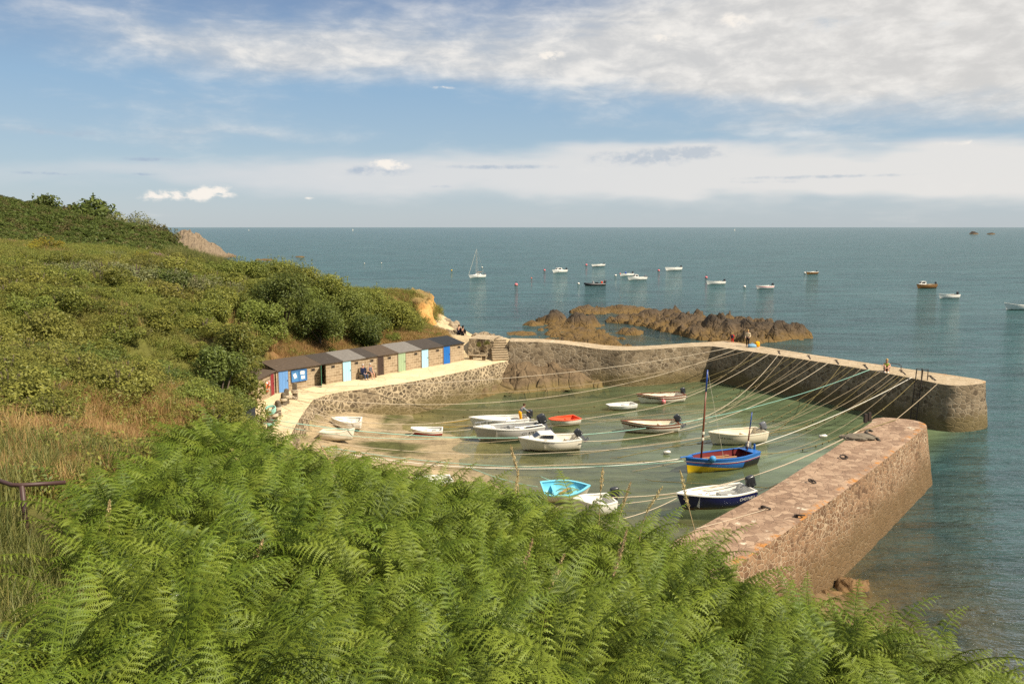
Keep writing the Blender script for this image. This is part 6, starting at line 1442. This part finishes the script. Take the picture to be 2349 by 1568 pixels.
# --- bracken
def frond(r, base, azm, Lr=1.25, blade=.62, tilt0=1.35, bend=1.75, Lmax=.36, npin=17):
    n = 36; s = np.linspace(0, 1, n); th = tilt0 - bend * s ** 1.7
    hx = np.cumsum(np.cos(th)) * Lr / n; hz = np.cumsum(np.sin(th)) * Lr / n
    A = np.array([math.cos(azm), math.sin(azm), 0.0]); Sd = np.array([-math.sin(azm), math.cos(azm), 0.0]); Z = np.array([0, 0, 1.0])
    ro = r.normal() * .45; Sd0 = Sd
    pos = base + hx[:, None] * A + hz[:, None] * Z; tan = np.cos(th)[:, None] * A + np.sin(th)[:, None] * Z
    V, Q, LV = [], [], []; nb = 0
    def addq(v, lv):
        nonlocal nb
        m = len(v); V.append(v.reshape(-1, 3)); Q.append(np.arange(4 * m).reshape(-1, 4) + nb); LV.append(np.repeat(lv, 4)); nb += 4 * m
    # rachis: two crossed ribbons
    wv = np.linspace(.009, .003, n)[:, None]; nrm = np.cross(tan, Sd); Sd = Sd0 * math.cos(ro) - nrm[n // 2] * math.sin(ro)
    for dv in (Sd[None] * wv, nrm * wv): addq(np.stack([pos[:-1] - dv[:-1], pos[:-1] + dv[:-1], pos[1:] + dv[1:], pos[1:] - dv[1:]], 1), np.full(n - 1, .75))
    s0 = 1 - blade
    for i in range(npin):
        q = i / (npin - 1) * .97; f = (s0 + blade * q) * (n - 1); k = int(f); fr = f - k; p0 = pos[k] * (1 - fr) + pos[min(k + 1, n - 1)] * fr; T = tan[k]; N = np.cross(T, Sd) * -1
        if N[2] < 0: N = -N
        Lp = Lmax * ((1 - q) ** .85 + .04) * (.8 + .2 * min(1, q / .12)) * r.uniform(.88, 1.1)
        for sd in (1, -1):
            a = r.uniform(.30, .5) + .25 * q; d = Sd * sd * math.cos(a) + T * math.sin(a) + N * r.uniform(.10, .28); d /= np.linalg.norm(d)
            m = max(5, int(Lp / .0155)); rr = np.linspace(.05, .98, m); droop = r.uniform(.40, .95)
            pp = p0 + d * (Lp * rr)[:, None] - (Z * .8 + N * .25)[None] * (Lp * droop * rr ** 2.1)[:, None]
            tp = np.gradient(pp, axis=0); tp /= np.linalg.norm(tp, axis=1)[:, None]
            cr = np.cross(tp, N[None]); cr /= np.linalg.norm(cr, axis=1)[:, None]; np_ = np.cross(cr, tp)
            lp = (.030 * (Lp / .36) ** .4 * np.clip((1 - rr) ** .55 * (.75 + .5 * np.minimum(1, rr / .2)), .16, 1))[:, None]
            sp = Lp / m
            for e in (1, -1):
                dd = cr * e * .92 + tp * .38 - np_ * r.uniform(-.05, .35); dd /= np.linalg.norm(dd, axis=1)[:, None]; wd = tp * sp * .36
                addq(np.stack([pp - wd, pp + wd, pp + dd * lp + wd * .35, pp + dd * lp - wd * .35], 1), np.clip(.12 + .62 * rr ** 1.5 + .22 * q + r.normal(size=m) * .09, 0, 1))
            wq = (cr * .0035); addq(np.stack([pp[:-1] - wq[:-1], pp[:-1] + wq[:-1], pp[1:] + wq[1:], pp[1:] - wq[1:]], 1), np.full(m - 1, .8))
    return np.concatenate(V), np.concatenate(Q), np.concatenate(LV)
def fern_proto(seed, n=5, hgt=1.0):
    r = np.random.default_rng(seed); V, Q, L_ = [], [], []; b = 0; a0 = r.random() * 6.28
    for i in range(n):
        a = a0 + i * 6.283 / n + r.normal() * .35; base = np.array([r.normal() * .10, r.normal() * .10, -.1])
        v, q, l = frond(r, base, a, hgt * r.uniform(1.15, 1.5), r.uniform(.58, .68), r.uniform(1.2, 1.55), r.uniform(1.0, 2.4), r.uniform(.20, .34))
        V.append(v); Q.append(q + b); L_.append(l); b += len(v)
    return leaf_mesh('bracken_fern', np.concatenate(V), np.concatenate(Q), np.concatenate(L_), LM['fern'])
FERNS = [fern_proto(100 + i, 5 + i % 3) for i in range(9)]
fp = []
for y in np.arange(2.2, 22, .42):
    wx = (y + 1.2) * .66 + .8
    for x in np.arange(-wx - .5, wx + .5, .44): fp.append((x + rng.uniform(-.2, .2), y + rng.uniform(-.2, .2)))
fp = np.array(fp); fz = terr(fp[:, 0], fp[:, 1]); PXf, PYf, PWf = projn(fp[:, 0], fp[:, 1], fz + FERN_H)
fern_area = [(-200, 1500), (60, 1460), (150, 1340), (60, 1240), (90, 1150), (300, 1085), (390, 1000), (430, 940), (640, 940), (1200, 1080), (2400, 1500), (2900, 1600), (2900, 2600), (-700, 2600), (-300, 1560), (-100, 1500)]
crx = [c[0] for c in crest] + [2600]; crd = [c[2] for c in crest] + [7.5]
ok = inpoly(PXf, PYf, fern_area) & (fp[:, 1] < np.interp(PXf, crx, crd) + 2.6)
fp, fz = fp[ok], fz[ok]; fd = np.hypot(fp[:, 0], fp[:, 1])
mass = np.array([mn.noise(Vector((x * .7, y * .7, 4))) for x, y in fp])
fs = np.clip(.88 + .30 * mass + rng.normal(size=len(fp)) * .13, .45, 1.3) * np.clip(.72 + fd * .045, .8, 1.05) * np.interp(PXf[ok], [0, 600, 800, 1500, 1700, 2400], [1.1, 1.13, 1.0, .96, .86, .86])
frot = rng.random(len(fp)) * 6.283; fi = rng.integers(0, len(FERNS), len(fp)); ftx = rng.normal(size=(len(fp), 2)) * .10
order = np.argsort(fd); PXf, PYf, _ = projn(fp[:, 0], fp[:, 1], fz + .5)
vis = [i for i in order if -80 < PXf[i] < 2430 and PYf[i] < 1720][:300]; vs_ = set(vis)
for i in vis:
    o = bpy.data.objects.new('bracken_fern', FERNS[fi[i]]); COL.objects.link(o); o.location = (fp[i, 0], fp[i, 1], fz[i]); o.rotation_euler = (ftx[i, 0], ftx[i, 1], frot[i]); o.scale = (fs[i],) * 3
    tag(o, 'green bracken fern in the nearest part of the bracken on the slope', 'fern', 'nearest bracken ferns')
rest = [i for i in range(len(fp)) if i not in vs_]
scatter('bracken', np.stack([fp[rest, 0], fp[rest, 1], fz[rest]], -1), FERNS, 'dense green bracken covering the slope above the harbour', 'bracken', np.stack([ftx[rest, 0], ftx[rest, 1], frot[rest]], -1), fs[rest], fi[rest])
# single fronds that stand clear of the mass
def tall_fern(px, py_top, d, label, seed, lean=0.0, n=2, hgt=1.2):
    r = np.random.default_rng(seed); top = D(px, py_top, d); z0 = gz(top.x, top.y); h = max(.9, top.z - z0); V, Q_, L_ = [], [], []; b = 0
    for i in range(n):
        v, q, l = frond(r, np.array([0, 0, -.1]), lean + i * math.pi * .9 + r.normal() * .2, h * 1.18, .45, 1.52, 1.5, .22, 11); V.append(v); Q_.append(q + b); L_.append(l); b += len(v)
    o = _fin('bracken_fern', leaf_mesh('bracken_fern', np.concatenate(V), np.concatenate(Q_), np.concatenate(L_), LM['fern'])); o.location = (top.x, top.y, z0); tag(o, label, 'fern')
tall_fern(930, 1020, 15.2, 'tall bracken fern standing up against the sand beside the beached boats', 1, 0.0, 3)
tall_fern(2025, 1330, 8.8, 'tall bracken stalk with a curled top against the water by the stone arm', 2, .2)
tall_fern(2130, 1372, 8.6, 'bracken fern spreading over the water at the right edge of the bank', 3, .1)
tall_fern(1610, 1168, 11.8, 'tall bracken frond before the landward end of the stone arm', 4, .4)
tall_fern(1500, 1180, 12.2, 'bracken tip standing up just before the navy sided boat', 5, 2.4)
tall_fern(1130, 1070, 14.0, 'bracken tip against the shallows left of the turquoise dinghy', 6, 2.8)
tall_fern(175, 1170, 10.2, 'bracken stalk with level fronds beside the brown handrail', 7, .5, 3)
# tall seeding grasses
def seed_grass(x0, y0, x1, y1, xb, yb, d, label, sc=1.0):
    tip, mid, bot = D(x0, y0, d), D(x1, y1, d), D(xb, yb, d); z0 = gz(bot.x, bot.y) - .1; root = Vector((bot.x, bot.y, min(z0, bot.z)))
    pts = [root, bot, mid, tip] if (bot - root).length > .05 else [root, mid, tip]; pts = smoothline(pts, 2); o = empty('seed_grass', root)
    MB().tube([p - root for p in pts], [.0055] * (len(pts) - 1) + [.002], 4).build('stalk', SEEDM, o)
    r = np.random.default_rng(int(x0)); n = 240; tt = r.random(n) ** .9; ax_ = (tip - mid); c = np.array(mid)[None] + np.array(ax_)[None] * tt[:, None]; L0 = ax_.length
    rad = .015 * sc * np.sin(np.pi * np.clip(tt * .9 + .08, 0, 1)) ** .7; c += r.normal(size=(n, 3)) * rad[:, None]
    t = np.array(ax_.normalized())[None] + r.normal(size=(n, 3)) * .3; t /= np.linalg.norm(t, axis=1)[:, None]; b = np.cross(t, r.normal(size=(n, 3))); b /= np.linalg.norm(b, axis=1)[:, None]
    s = .016 * sc; V = np.stack([c - t * s, c + b * s * .4, c + t * s, c - b * s * .4], 1).reshape(-1, 3) - np.array(root)
    h = _fin('seed_head', leaf_mesh('seed_head', V, np.arange(4 * n).reshape(-1, 4), np.repeat(r.random(n), 4), LM['seed'])); h.parent = o
    tag(o, label, 'grass stalk', 'seeding grass stalks above the bracken')
SEEDM = simple('straw', (.40, .29, .15), .8, .2, 20)
for a in ((1171, 1020, 1186, 1078, 1190, 1130, 13.2, 'straw coloured grass head against the shallows, tallest left of the turquoise dinghy'), (1383, 1072, 1378, 1125, 1374, 1190, 12.6, 'upright grass head in front of the half hidden motor boat'), (1447, 1104, 1424, 1172, 1410, 1230, 12.3, 'grass head leaning right beside the half hidden motor boat'),
          (1519, 1116, 1482, 1175, 1465, 1230, 12.0, 'faint grass head leaning right between the half hidden boat and the navy boat'), (1560, 1078, 1580, 1165, 1600, 1240, 11.6, 'tall thick grass head across the bow of the navy sided boat'), (1438, 1215, 1405, 1330, 1395, 1400, 9.0, 'long pale grass head in the middle of the bracken'),
          (1222, 1235, 1196, 1330, 1190, 1400, 9.4, 'brownish grass head left of another in mid bracken'), (1296, 1268, 1256, 1362, 1235, 1450, 9.0, 'brownish grass head leaning right in mid bracken'), (603, 1238, 575, 1308, 560, 1380, 9.2, 'pale grass head in the left of the bracken'), (735, 1020, 775, 1090, 800, 1150, 14.5, 'thin grass head leaning left before the cream dinghy'),
          (252, 1148, 250, 1205, 252, 1260, 9.8, 'pale curved grass head near the handrail'), (1190, 1075, 1180, 1140, 1180, 1200, 12.8, 'short grass head below the tallest straw one'), (765, 1090, 790, 1150, 800, 1200, 13.8, 'thin grass stalk in the bracken below the cream dinghy')): seed_grass(*a)

# --- scrub on the slope: prototypes shared by many shrubs
BP = dict(scrub=[bush_proto(s, 1.0, 1.15, 4200, .044, LM['scrub']) for s in (1, 2, 3)], green=[bush_proto(s, 1.0, 1.3, 4200, .046, LM['green']) for s in (4, 5, 6)], dark=[bush_proto(s, 1.0, 1.35, 4400, .046, LM['dark'], 11) for s in (7, 8)],
          grey=[bush_proto(9, 1.0, .9, 2600, .045, LM['grey'], 12, 2)], hill=[bush_proto(s, 1.0, .95, 1800, .085, LM['hill'], 12) for s in (10, 11)], hillbrown=[bush_proto(12, 1.0, .9, 1500, .085, LM['hillbrown'], 10)],
          broom=[bush_proto(13, 1.0, 1.2, 1800, .06, LM['broom'])], pink=[bush_proto(14, .9, .9, 1200, .07, LM['pinkfl'])])
STEM = [stems_proto(i, 1.0, 1.2, 7, .03) for i in range(3)]
trees = []                                    # (x, y, r) of taller things, to keep shrubs apart
def crown_tree(px, py0, py1, d, wpx, kind, label, seed, bare=.28, name='tree', lean=0.0, n=11000, k=20):
    """foot at photo row py1 and head at row py0, at northing d"""
    top, bot = D(px, py0, d), D(px, py1, d); x, y = bot.x, bot.y; z0 = gz(x, y); h = max(1.5, top.z - z0); wr = wpx / F * d / 2 * 1.22
    r = np.random.default_rng(seed); rr = random.Random(seed); c, rd = [], []
    for i in range(k):
        a = r.random() * 6.283; q = math.sqrt(r.random()) * wr * .72; zz = h * (bare + (1 - bare) * (r.random() ** .8)); f = 1 - max(0, (zz / h - .55) / .45) ** 2 * .6
        c.append((q * f * math.cos(a), q * f * math.sin(a), min(zz, h - wr * .3))); rd.append(wr * r.uniform(.26, .44))
    c.append((0, 0, h - wr * .42)); rd.append(wr * .42)
    tone = np.clip(r.normal(.5, .2, len(c)), .08, .95)
    V, Q, lv = leaf_cloud(r, c, rd, n, .070 + .008 * wr, .85, .45, .62, tone)
    b = len(V); PV, PQ, PL_ = [V], [Q], [lv]
    for i in range(34):
        j = r.integers(len(c)); a = r.normal(size=3) * np.array([1, 1, .6]); a[2] = abs(a[2]) + .5; a /= np.linalg.norm(a); p0 = np.array(c[j]) + a * rd[j] * .85; m = 18; tt = r.random(m); size = .085
        cc = p0 + a[None] * (tt * rd[j] * .8)[:, None] + r.normal(size=(m, 3)) * size * .5; n_ = r.normal(size=(m, 3)); n_ /= np.linalg.norm(n_, axis=1)[:, None]; t = np.cross(n_, r.normal(size=(m, 3))); t /= np.linalg.norm(t, axis=1)[:, None]; bb = np.cross(n_, t); s = size * (.6 + .6 * r.random(m))[:, None]
        PV.append(np.stack([cc - t * s, cc + bb * s * .45, cc + t * s, cc - bb * s * .45], 1).reshape(-1, 3)); PQ.append(np.arange(4 * m).reshape(-1, 4) + b); b += 4 * m; PL_.append(np.repeat(np.clip(.62 + r.normal(size=m) * .15, 0, 1), 4))
    rt = empty(name, (x, y, z0)); o = _fin('crown', leaf_mesh('crown', np.concatenate(PV), np.concatenate(PQ), np.concatenate(PL_), LM[kind])); o.parent = rt
    mb = MB(); r0 = .05 + .035 * h / 3
    mb.tube(smoothline([(0, 0, -.3), (lean * .3, .05, h * .25), (lean * .6, 0, h * .5), (lean, .05, h * .82)], 1), [r0 * q for q in (1.2, 1.1, 1, .9, .75, .6, .45, .3)][:len(smoothline([(0, 0, 0)] * 4, 1))], 7)
    for j in range(min(10, len(c))):
        e = Vector(c[j]); s_ = Vector((lean * .4, 0, h * rr.uniform(.12, .45))); mb.tube([s_, s_.lerp(e, .5) + Vector((0, 0, .12 * h * rr.random())), e], [r0 * .55, r0 * .4, r0 * .15], 5)
    mb.build('trunk', PALEBARK if kind == 'green' else BARK, rt, True)
    trees.append((x, y, wr)); return tag(rt, label, 'tree', 'trees on the bank behind the huts')
for a in ((575, 600, 700, 78, 100, 'green', 'green tree at the left of the tree row, its top touching the sea', 31), (655, 625, 792, 69, 120, 'dark', 'leaning tree with bare pale stems above the left of the huts', 32, .42), (615, 640, 770, 72, 110, 'green', 'yellowish green tree left of the tree with bare stems', 33),
          (700, 612, 740, 78, 105, 'green', 'tall green tree behind the tree with bare stems', 34), (760, 632, 760, 77, 110, 'green', 'feathery topped tree in the middle of the tree row', 35), (735, 690, 790, 71, 120, 'dark', 'dark rounded tree just above the huts with grey roofs', 36, .3), (805, 668, 775, 76, 115, 'dark', 'dark green dense tree right of the feathery topped one', 37, .12),
          (855, 665, 765, 80, 110, 'green', 'yellow green bushy tree near the cliff end', 38, .1), (895, 690, 772, 81, 110, 'green', 'low spreading green tree nearest the ochre cliff', 39, .05), (850, 720, 792, 75, 90, 'dark', 'small dark tree over the hut with the green door', 40, .1), (540, 740, 968, 50, 140, 'green', 'leafy tree reaching over the lower shed and the corner hut', 41, .05),
          (500, 790, 950, 47, 125, 'dark', 'dark bushy tree behind the lower shed', 42, .05), (560, 820, 975, 50.5, 75, 'dark', 'slim dark tree hiding part of the corner hut', 43, .0), (690, 660, 770, 74.5, 110, 'green', 'low green tree filling the gap beside the bare stemmed tree', 46, .05), (780, 655, 765, 80, 110, 'green', 'bright green tree at the back of the tree row', 47, .05), (600, 690, 800, 66, 100, 'green', 'low yellow green tree at the foot of the tree row', 48, .05), (640, 600, 720, 82, 110, 'green', 'slender tree rising at the back against the sea', 49, .1),
          (825, 705, 770, 78, 100, 'green', 'light green bushy tree in front of the dark dense one', 50, .05), (925, 705, 765, 84, 80, 'green', 'small rounded tree under the grassy cliff top', 51, .02), (470, 690, 800, 60, 110, 'green', 'broad green tree on the slope left of the tree row', 44, .05), (520, 665, 780, 66, 110, 'green', 'round green tree on the slope beside the tree row', 45, .05)): crown_tree(*a)
# shrubs
LBL = dict(scrub='olive yellow shrub among the scrub on the left hillside', green='fresh green shrub among the scrub on the left hillside', dark='dark green shrub in the scrub on the left hillside', grey='grey green clipped bush on the flat top of the slope')
def visible_slope(x, y, z):
    px, py, w_ = proj((x, y, z)); return px, py
cnt = 0; tries = 0; sh = []
SLOPE = [(-60, 600), (120, 588), (520, 595), (600, 615), (590, 700), (600, 790), (520, 960), (430, 940), (300, 930), (180, 890), (60, 950), (-60, 980)]
while cnt < 185 and tries < 9000:
    tries += 1; y = 22 + 62 * random.random() ** .9; x = -62 + 60 * random.random(); z = gz(x, y); px, py = visible_slope(x, y, z + .6)
    if not inpoly(np.array([px]), np.array([py]), SLOPE)[0]: continue
    rr = random.uniform(.6, 1.35) * (1 + .010 * y)
    if any((x - a) ** 2 + (y - b) ** 2 < ((rr + c) * .62) ** 2 for a, b, c in sh) or any((x - a) ** 2 + (y - b) ** 2 < (c * .8) ** 2 for a, b, c in trees): continue
    sh.append((x, y, rr)); cnt += 1
    nzv = mn.noise(Vector((x * .09, y * .09, 2))); kd = 'dark' if nzv < -.28 else ('green' if nzv > .12 or px > 420 else 'scrub')
    if py < 625 and random.random() < .0: kd = 'grey'
    put('shrub', random.choice(BP[kd]), (x, y, z - .1), random.random() * 6.28, (rr, rr, rr * random.uniform(.55, .95)), (('stem', random.choice(STEM)),), LBL[kd], 'shrub', kd + ' shrubs on the hillside')
for i, (px, py, d, rr) in enumerate(((170, 622, 64, 1.9), (240, 618, 65, 2.1), (310, 616, 66, 2.0), (385, 615, 67, 2.1), (450, 614, 68, 1.9), (110, 624, 63, 1.7), (520, 618, 70, 1.6))):
    q = D(px, py, d); put('shrub', BP['grey'][0], (q.x, q.y, gz(q.x, q.y) - .1), i * 1.3, (rr, rr, rr * .85), (('stem', STEM[0]),), LBL['grey'], 'shrub', 'grey green bushes along the top of the slope')
for px, py, d, rr, kd, lb in ((115, 575, 84, 2.0, 'broom', 'yellow flowering broom bush below the green hill'), (85, 590, 80, 1.4, 'broom', 'smaller yellow broom bush at the left'), (20, 552, 92, 1.3, 'pink', 'pale pink hydrangea bush at the left edge'), (330, 590, 84, 1.6, 'broom', 'yellowish plants in flower on the flat top'),
                              (355, 575, 92, 1.5, 'pink', 'pink flowering bush beside the pale tall grass'), (480, 590, 92, 1.2, 'pink', 'low pink flowers near the end of the flat top'), (260, 588, 84, 1.5, 'grey', 'whitish flowering plants on the flat top'), (365, 568, 96, 1.7, 'green', 'round green bush beside the pale tall grass')):
    q = D(px, py, d); put('shrub', BP[kd][0], (q.x, q.y, gz(q.x, q.y)), px, (rr * .8, rr * .8, rr * .55), (('stem', STEM[1]),), lb, 'shrub')
# the hill beyond
for px, py, d, rr, kd, lb in ((75, 466, 214, 3.0, 'hill', 'dark bush on the skyline of the far hill, leftmost'), (102, 472, 212, 4.6, 'hill', 'dark bush on the skyline of the far hill, second from the left'), (150, 492, 208, 2.4, 'hillbrown', 'small brownish bush on the hill skyline'), (180, 490, 207, 4.2, 'hillbrown', 'brownish bush beside the tallest clump on the hill'),
                              (212, 486, 206, 7.6, 'hill', 'tallest dark clump on the hill skyline'), (235, 500, 204, 4.6, 'hill', 'dark bush on the right flank of the tallest clump'), (285, 512, 202, 5.4, 'grey', 'pale green dome shaped bush on the hill'), (315, 515, 200, 4.6, 'grey', 'pale green bush right of the dome shaped one'),
                              (345, 520, 198, 3.4, 'hillbrown', 'brown bush on the hill falling to the sea'), (365, 528, 196, 3.0, 'hillbrown', 'last but one brown bush on the hill edge'), (385, 535, 194, 2.8, 'hillbrown', 'last brown bush on the hill edge before the rocks'), (130, 480, 210, 2.6, 'hill', 'low dark bush between two clumps on the hill skyline')):
    q = D(px, py, d); put('shrub', random.choice(BP[kd]), (q.x, q.y, gz(q.x, q.y) - .3), px * .7, (rr, rr, rr * .95), (), lb, 'shrub')
n_ = 0
for t_ in range(2500):
    if n_ > 75: break
    y = random.uniform(112, 218); x = random.uniform(-150, -30); z = gz(x, y)
    if z < 4: continue
    px, py = visible_slope(x, y, z)
    if px < -60 or px > 440: continue
    kd = 'hillbrown' if random.random() < .16 else 'hill'; rr = random.uniform(1.3, 3.0); n_ += 1
    put('shrub', random.choice(BP[kd]), (x, y, z - .3), t_, (rr * 1.2, rr, rr * random.uniform(.4, .6)), (), 'brownish low shrub on the far green hill' if kd == 'hillbrown' else 'dark green low shrub on the far green hill', 'shrub', kd + ' low shrubs on the far hill')
for px, py, d, rr, kd in ((200, 905, 36, 1.3, 'dark'), (60, 985, 24, .8, 'green'), (330, 862, 38, 1.2, 'dark'), (120, 930, 29, .8, 'scrub'), (400, 930, 34, .8, 'scrub'), (480, 925, 40, 1.1, 'scrub'), (260, 960, 27, .6, 'green'), (30, 900, 31, 1.0, 'scrub'), (430, 880, 42, 1.2, 'green')):
    q = D(px, py, d); put('shrub', BP[kd][0], (q.x, q.y, gz(q.x, q.y) - .1), px, (rr, rr, rr * .8), (('stem', STEM[2]),), 'low bush standing in the dry brown grass on the left slope', 'shrub', 'bushes in the dry grass')
# bank plants near the huts
for px, py, d, rr, lb in ((900, 790, 78, 1.0, 'green bush on the brown bank over the grey hut roof'), (840, 795, 75.5, .9, 'low dark bush on the bank behind the doorless hut'), (950, 765, 82, 1.1, 'bramble bush at the right end of the bank'), (1000, 772, 82, .7, 'small grassy bush at the corner of the path'), (760, 802, 71, .7, 'low green bush on the bank behind the pale roof'), (640, 815, 63.5, .9, 'green bush on the bank behind the blue notice board')):
    q = D(px, py, d); put('shrub', BP['green'][0], (q.x, q.y, gz(q.x, q.y) - .15), px, (rr, rr, rr * .75), (('stem', STEM[2]),), lb, 'shrub')
for px, py, d, rr, lb in ((1098, 795, 77.2, .42, 'green plants hanging on the bank wall'), (1118, 790, 77.6, .36, 'green tuft at the top of the bank wall by the steps')):
    q = D(px, py, d); put('shrub', BP['scrub'][0], q, px, (rr, rr * .6, rr), (), lb, 'shrub')

# --- undergrowth and grasses as masses
def tuft(seed, n, size, w_, h, mat): 
    r = np.random.default_rng(seed); c, rd = lumps(r, 4, w_, h, .1); V, Q, lv = leaf_cloud(r, c, rd, n, size, .8, .6, .5); return leaf_mesh('tuft', V, Q, lv, mat)
def blades(seed, n, h, w_, spread, mat, heads=False):
    r = np.random.default_rng(seed); b = r.normal(size=(n, 2)) * spread; a = r.random(n) * 6.283; ln = h * (.55 + .6 * r.random(n)); out = ln * (.15 + .45 * r.random(n)); d = np.stack([np.cos(a), np.sin(a)], -1); p = np.stack([-np.sin(a), np.cos(a)], -1) * w_
    def pt(t): xy = b + d * (out * t ** 2)[:, None]; return np.concatenate([xy, (ln * (t - .25 * t ** 3 * (out / ln)))[:, None]], 1)
    P3 = np.concatenate([p, np.zeros((n, 1))], 1); t0, t1, t2 = pt(0.0), pt(.55), pt(1.0)
    V = np.concatenate([np.stack([t0 - P3, t0 + P3, t1 + P3 * .8, t1 - P3 * .8], 1).reshape(-1, 3), np.stack([t1 - P3 * .8, t1 + P3 * .8, t2 + P3 * .15, t2 - P3 * .15], 1).reshape(-1, 3)]); lv = np.clip(np.tile(np.repeat(r.random(n), 4), 2), 0, 1)
    return leaf_mesh('blades', V, np.arange(len(V)).reshape(-1, 4), lv, mat)
def sample(n, x0, x1, y0, y1, test):
    x = rng.uniform(x0, x1, n); y = rng.uniform(y0, y1, n); z = terr(x, y); px, py, w_ = projn(x, y, z + .3); ok = test(x, y, z, px, py); return np.stack([x, y, z - .03], -1)[ok]
HUTZONE = [(-3, 79), (-3, 74), (-16, 60), (-17, 50), (-20, 50), (-20.6, 61), (-8, 79)]
keepoff = TERR + []
slope_ok = lambda x, y, z, px, py: (z > 3.2) & (px > -420) & (px < 1010) & ~inpoly(x, y, TERR) & ~inpoly(x, y, HUTZONE) & ~inpoly(px, py, brown) & ~(inpoly(px, py, [(600, 835), (640, 785), (800, 762), (1000, 758), (1040, 775), (600, 845)]) & (rng.random(len(x)) < .85)) & ~((y > 75.5) & (x > -8.5))
pts = np.concatenate([sample(34000, -72, 0, 14, 108, slope_ok), sample(9000, -30, 2, 9, 48, lambda x, y, z, px, py: inpoly(px, py, brown) & (z > 2.8))[:220]])
UG = [tuft(60 + i, 260, .042, .75, .55, LM[k]) for i, k in enumerate(('scrub', 'green', 'dark', 'hillbrown'))] + [blades(66, 60, .6, .010, .25, LM['dry'])]
pn = np.array([mn.fractal(Vector((x * .13, y * .13, 31)), .9, 2.0, 4) + random.gauss(0, .18) for x, y, z in pts]); ui = np.where(pn < -.42, 2, np.where(pn < .0, 1, np.where(pn < .38, 0, np.where(pn < .6, 3, 4))))
scatter('undergrowth', pts, UG, 'tangled low undergrowth over the left hillside', 'undergrowth', idx=ui)
far_ok = lambda x, y, z, px, py: (z > 3) & (px > -150) & (px < 460)
pts = sample(16000, -175, -30, 100, 228, far_ok)
scatter('hill_cover', pts, [tuft(70 + i, 150, .15, 1.2, .7, LM[k]) for i, k in enumerate(('hill', 'hill', 'hill', 'hillbrown'))], 'short green cover of the far hill', 'ground cover', scl=.6 + .9 * rng.random(len(pts)))
dry_ok = lambda x, y, z, px, py: inpoly(px, py, brown) & (z > 2.8) & (y < 50)
p1 = sample(40000, -34, 2, 5, 48, dry_ok)
bank_ok = lambda x, y, z, px, py: inpoly(px, py, [(570, 840), (640, 765), (800, 745), (1010, 750), (1040, 775), (600, 840)]) & (z > 3.3) & ~inpoly(x, y, TERR) & ~inpoly(x, y, HUTZONE)
p2 = sample(26000, -24, 0, 56, 92, bank_ok)[:3500]
p3 = sample(9000, -18, -8, 88, 103, lambda x, y, z, px, py: (z > 5.2) & (px > 880))[:900]
p4 = np.stack([rng.uniform(-15.5, -9.2, 900), rng.uniform(91.5, 104, 900), np.full(900, 6.9)], -1); q4 = projn(p4[:, 0], p4[:, 1], p4[:, 2]); p4 = p4[(q4[0] > 890) & (q4[0] < 986)]
pts = np.concatenate([p1[:8000], p2, p3, p4[::3]])
scatter('dry_grass', pts, [blades(80 + i, 46, .55, .008, .14, LM['dry']) for i in range(3)], 'dry brown grass on the slope and the bank', 'grass', scl=np.concatenate([.55 + .6 * rng.random(len(pts) - len(p4[::3])), .35 + .25 * rng.random(len(p4[::3]))]))
g1 = sample(24000, -16, 2, 3, 20, lambda x, y, z, px, py: inpoly(px, py, [(-700, 1250), (-200, 1200), (-20, 1180), (50, 1240), (150, 1340), (240, 1400), (140, 1480), (0, 1510), (-200, 1560), (-700, 1700)]))[:2300]
g2 = sample(16000, -30, -8, 10, 34, lambda x, y, z, px, py: inpoly(px, py, [(-500, 1060), (60, 1000), (320, 1040), (300, 1110), (150, 1120), (-100, 1200), (-500, 1260)]))[:500]
g3 = sample(8000, -40, -26, 88, 108, lambda x, y, z, px, py: (px > 390) & (px < 530))[:900]
pts = np.concatenate([g1, g2, g3]); scl = np.concatenate([.7 + .6 * rng.random(len(g1) + len(g2)), 2.0 + rng.random(len(g3))])
scatter('tall_grass', pts, [blades(90 + i, 50, .62, .006, .12, LM['grass']) for i in range(3)], 'long green grass around the handrail and on the flat top', 'grass', scl=scl)
for px, py, d, lb in ((285, 1307, 9.0, 'flat cream flower heads in the left of the bracken, upper patch'), (300, 1345, 8.4, 'flat cream flower heads in the left of the bracken, lower patch'), (410, 1370, 8.0, 'faded flower heads hanging over the bracken')):
    q = D(px, py, d); z0 = gz(q.x, q.y); o = empty('wild_flower', (q.x, q.y, z0)); h = max(.4, q.z - z0); mb = MB()
    st = MB().tube([(0, 0, -.1), (.02, 0, h)], .006, 4)
    for k in range(12): a = k * 2.4; r_ = .015 * math.sqrt(k) * 2; mb.ball((r_ * math.cos(a), r_ * math.sin(a), h + .02 * random.random()), (.022, .022, .010), 6, 4)
    st.build('stalk', SEEDM, o); mb.build('flower_head', MT['paper'], o, True); tag(o, lb, 'flower')
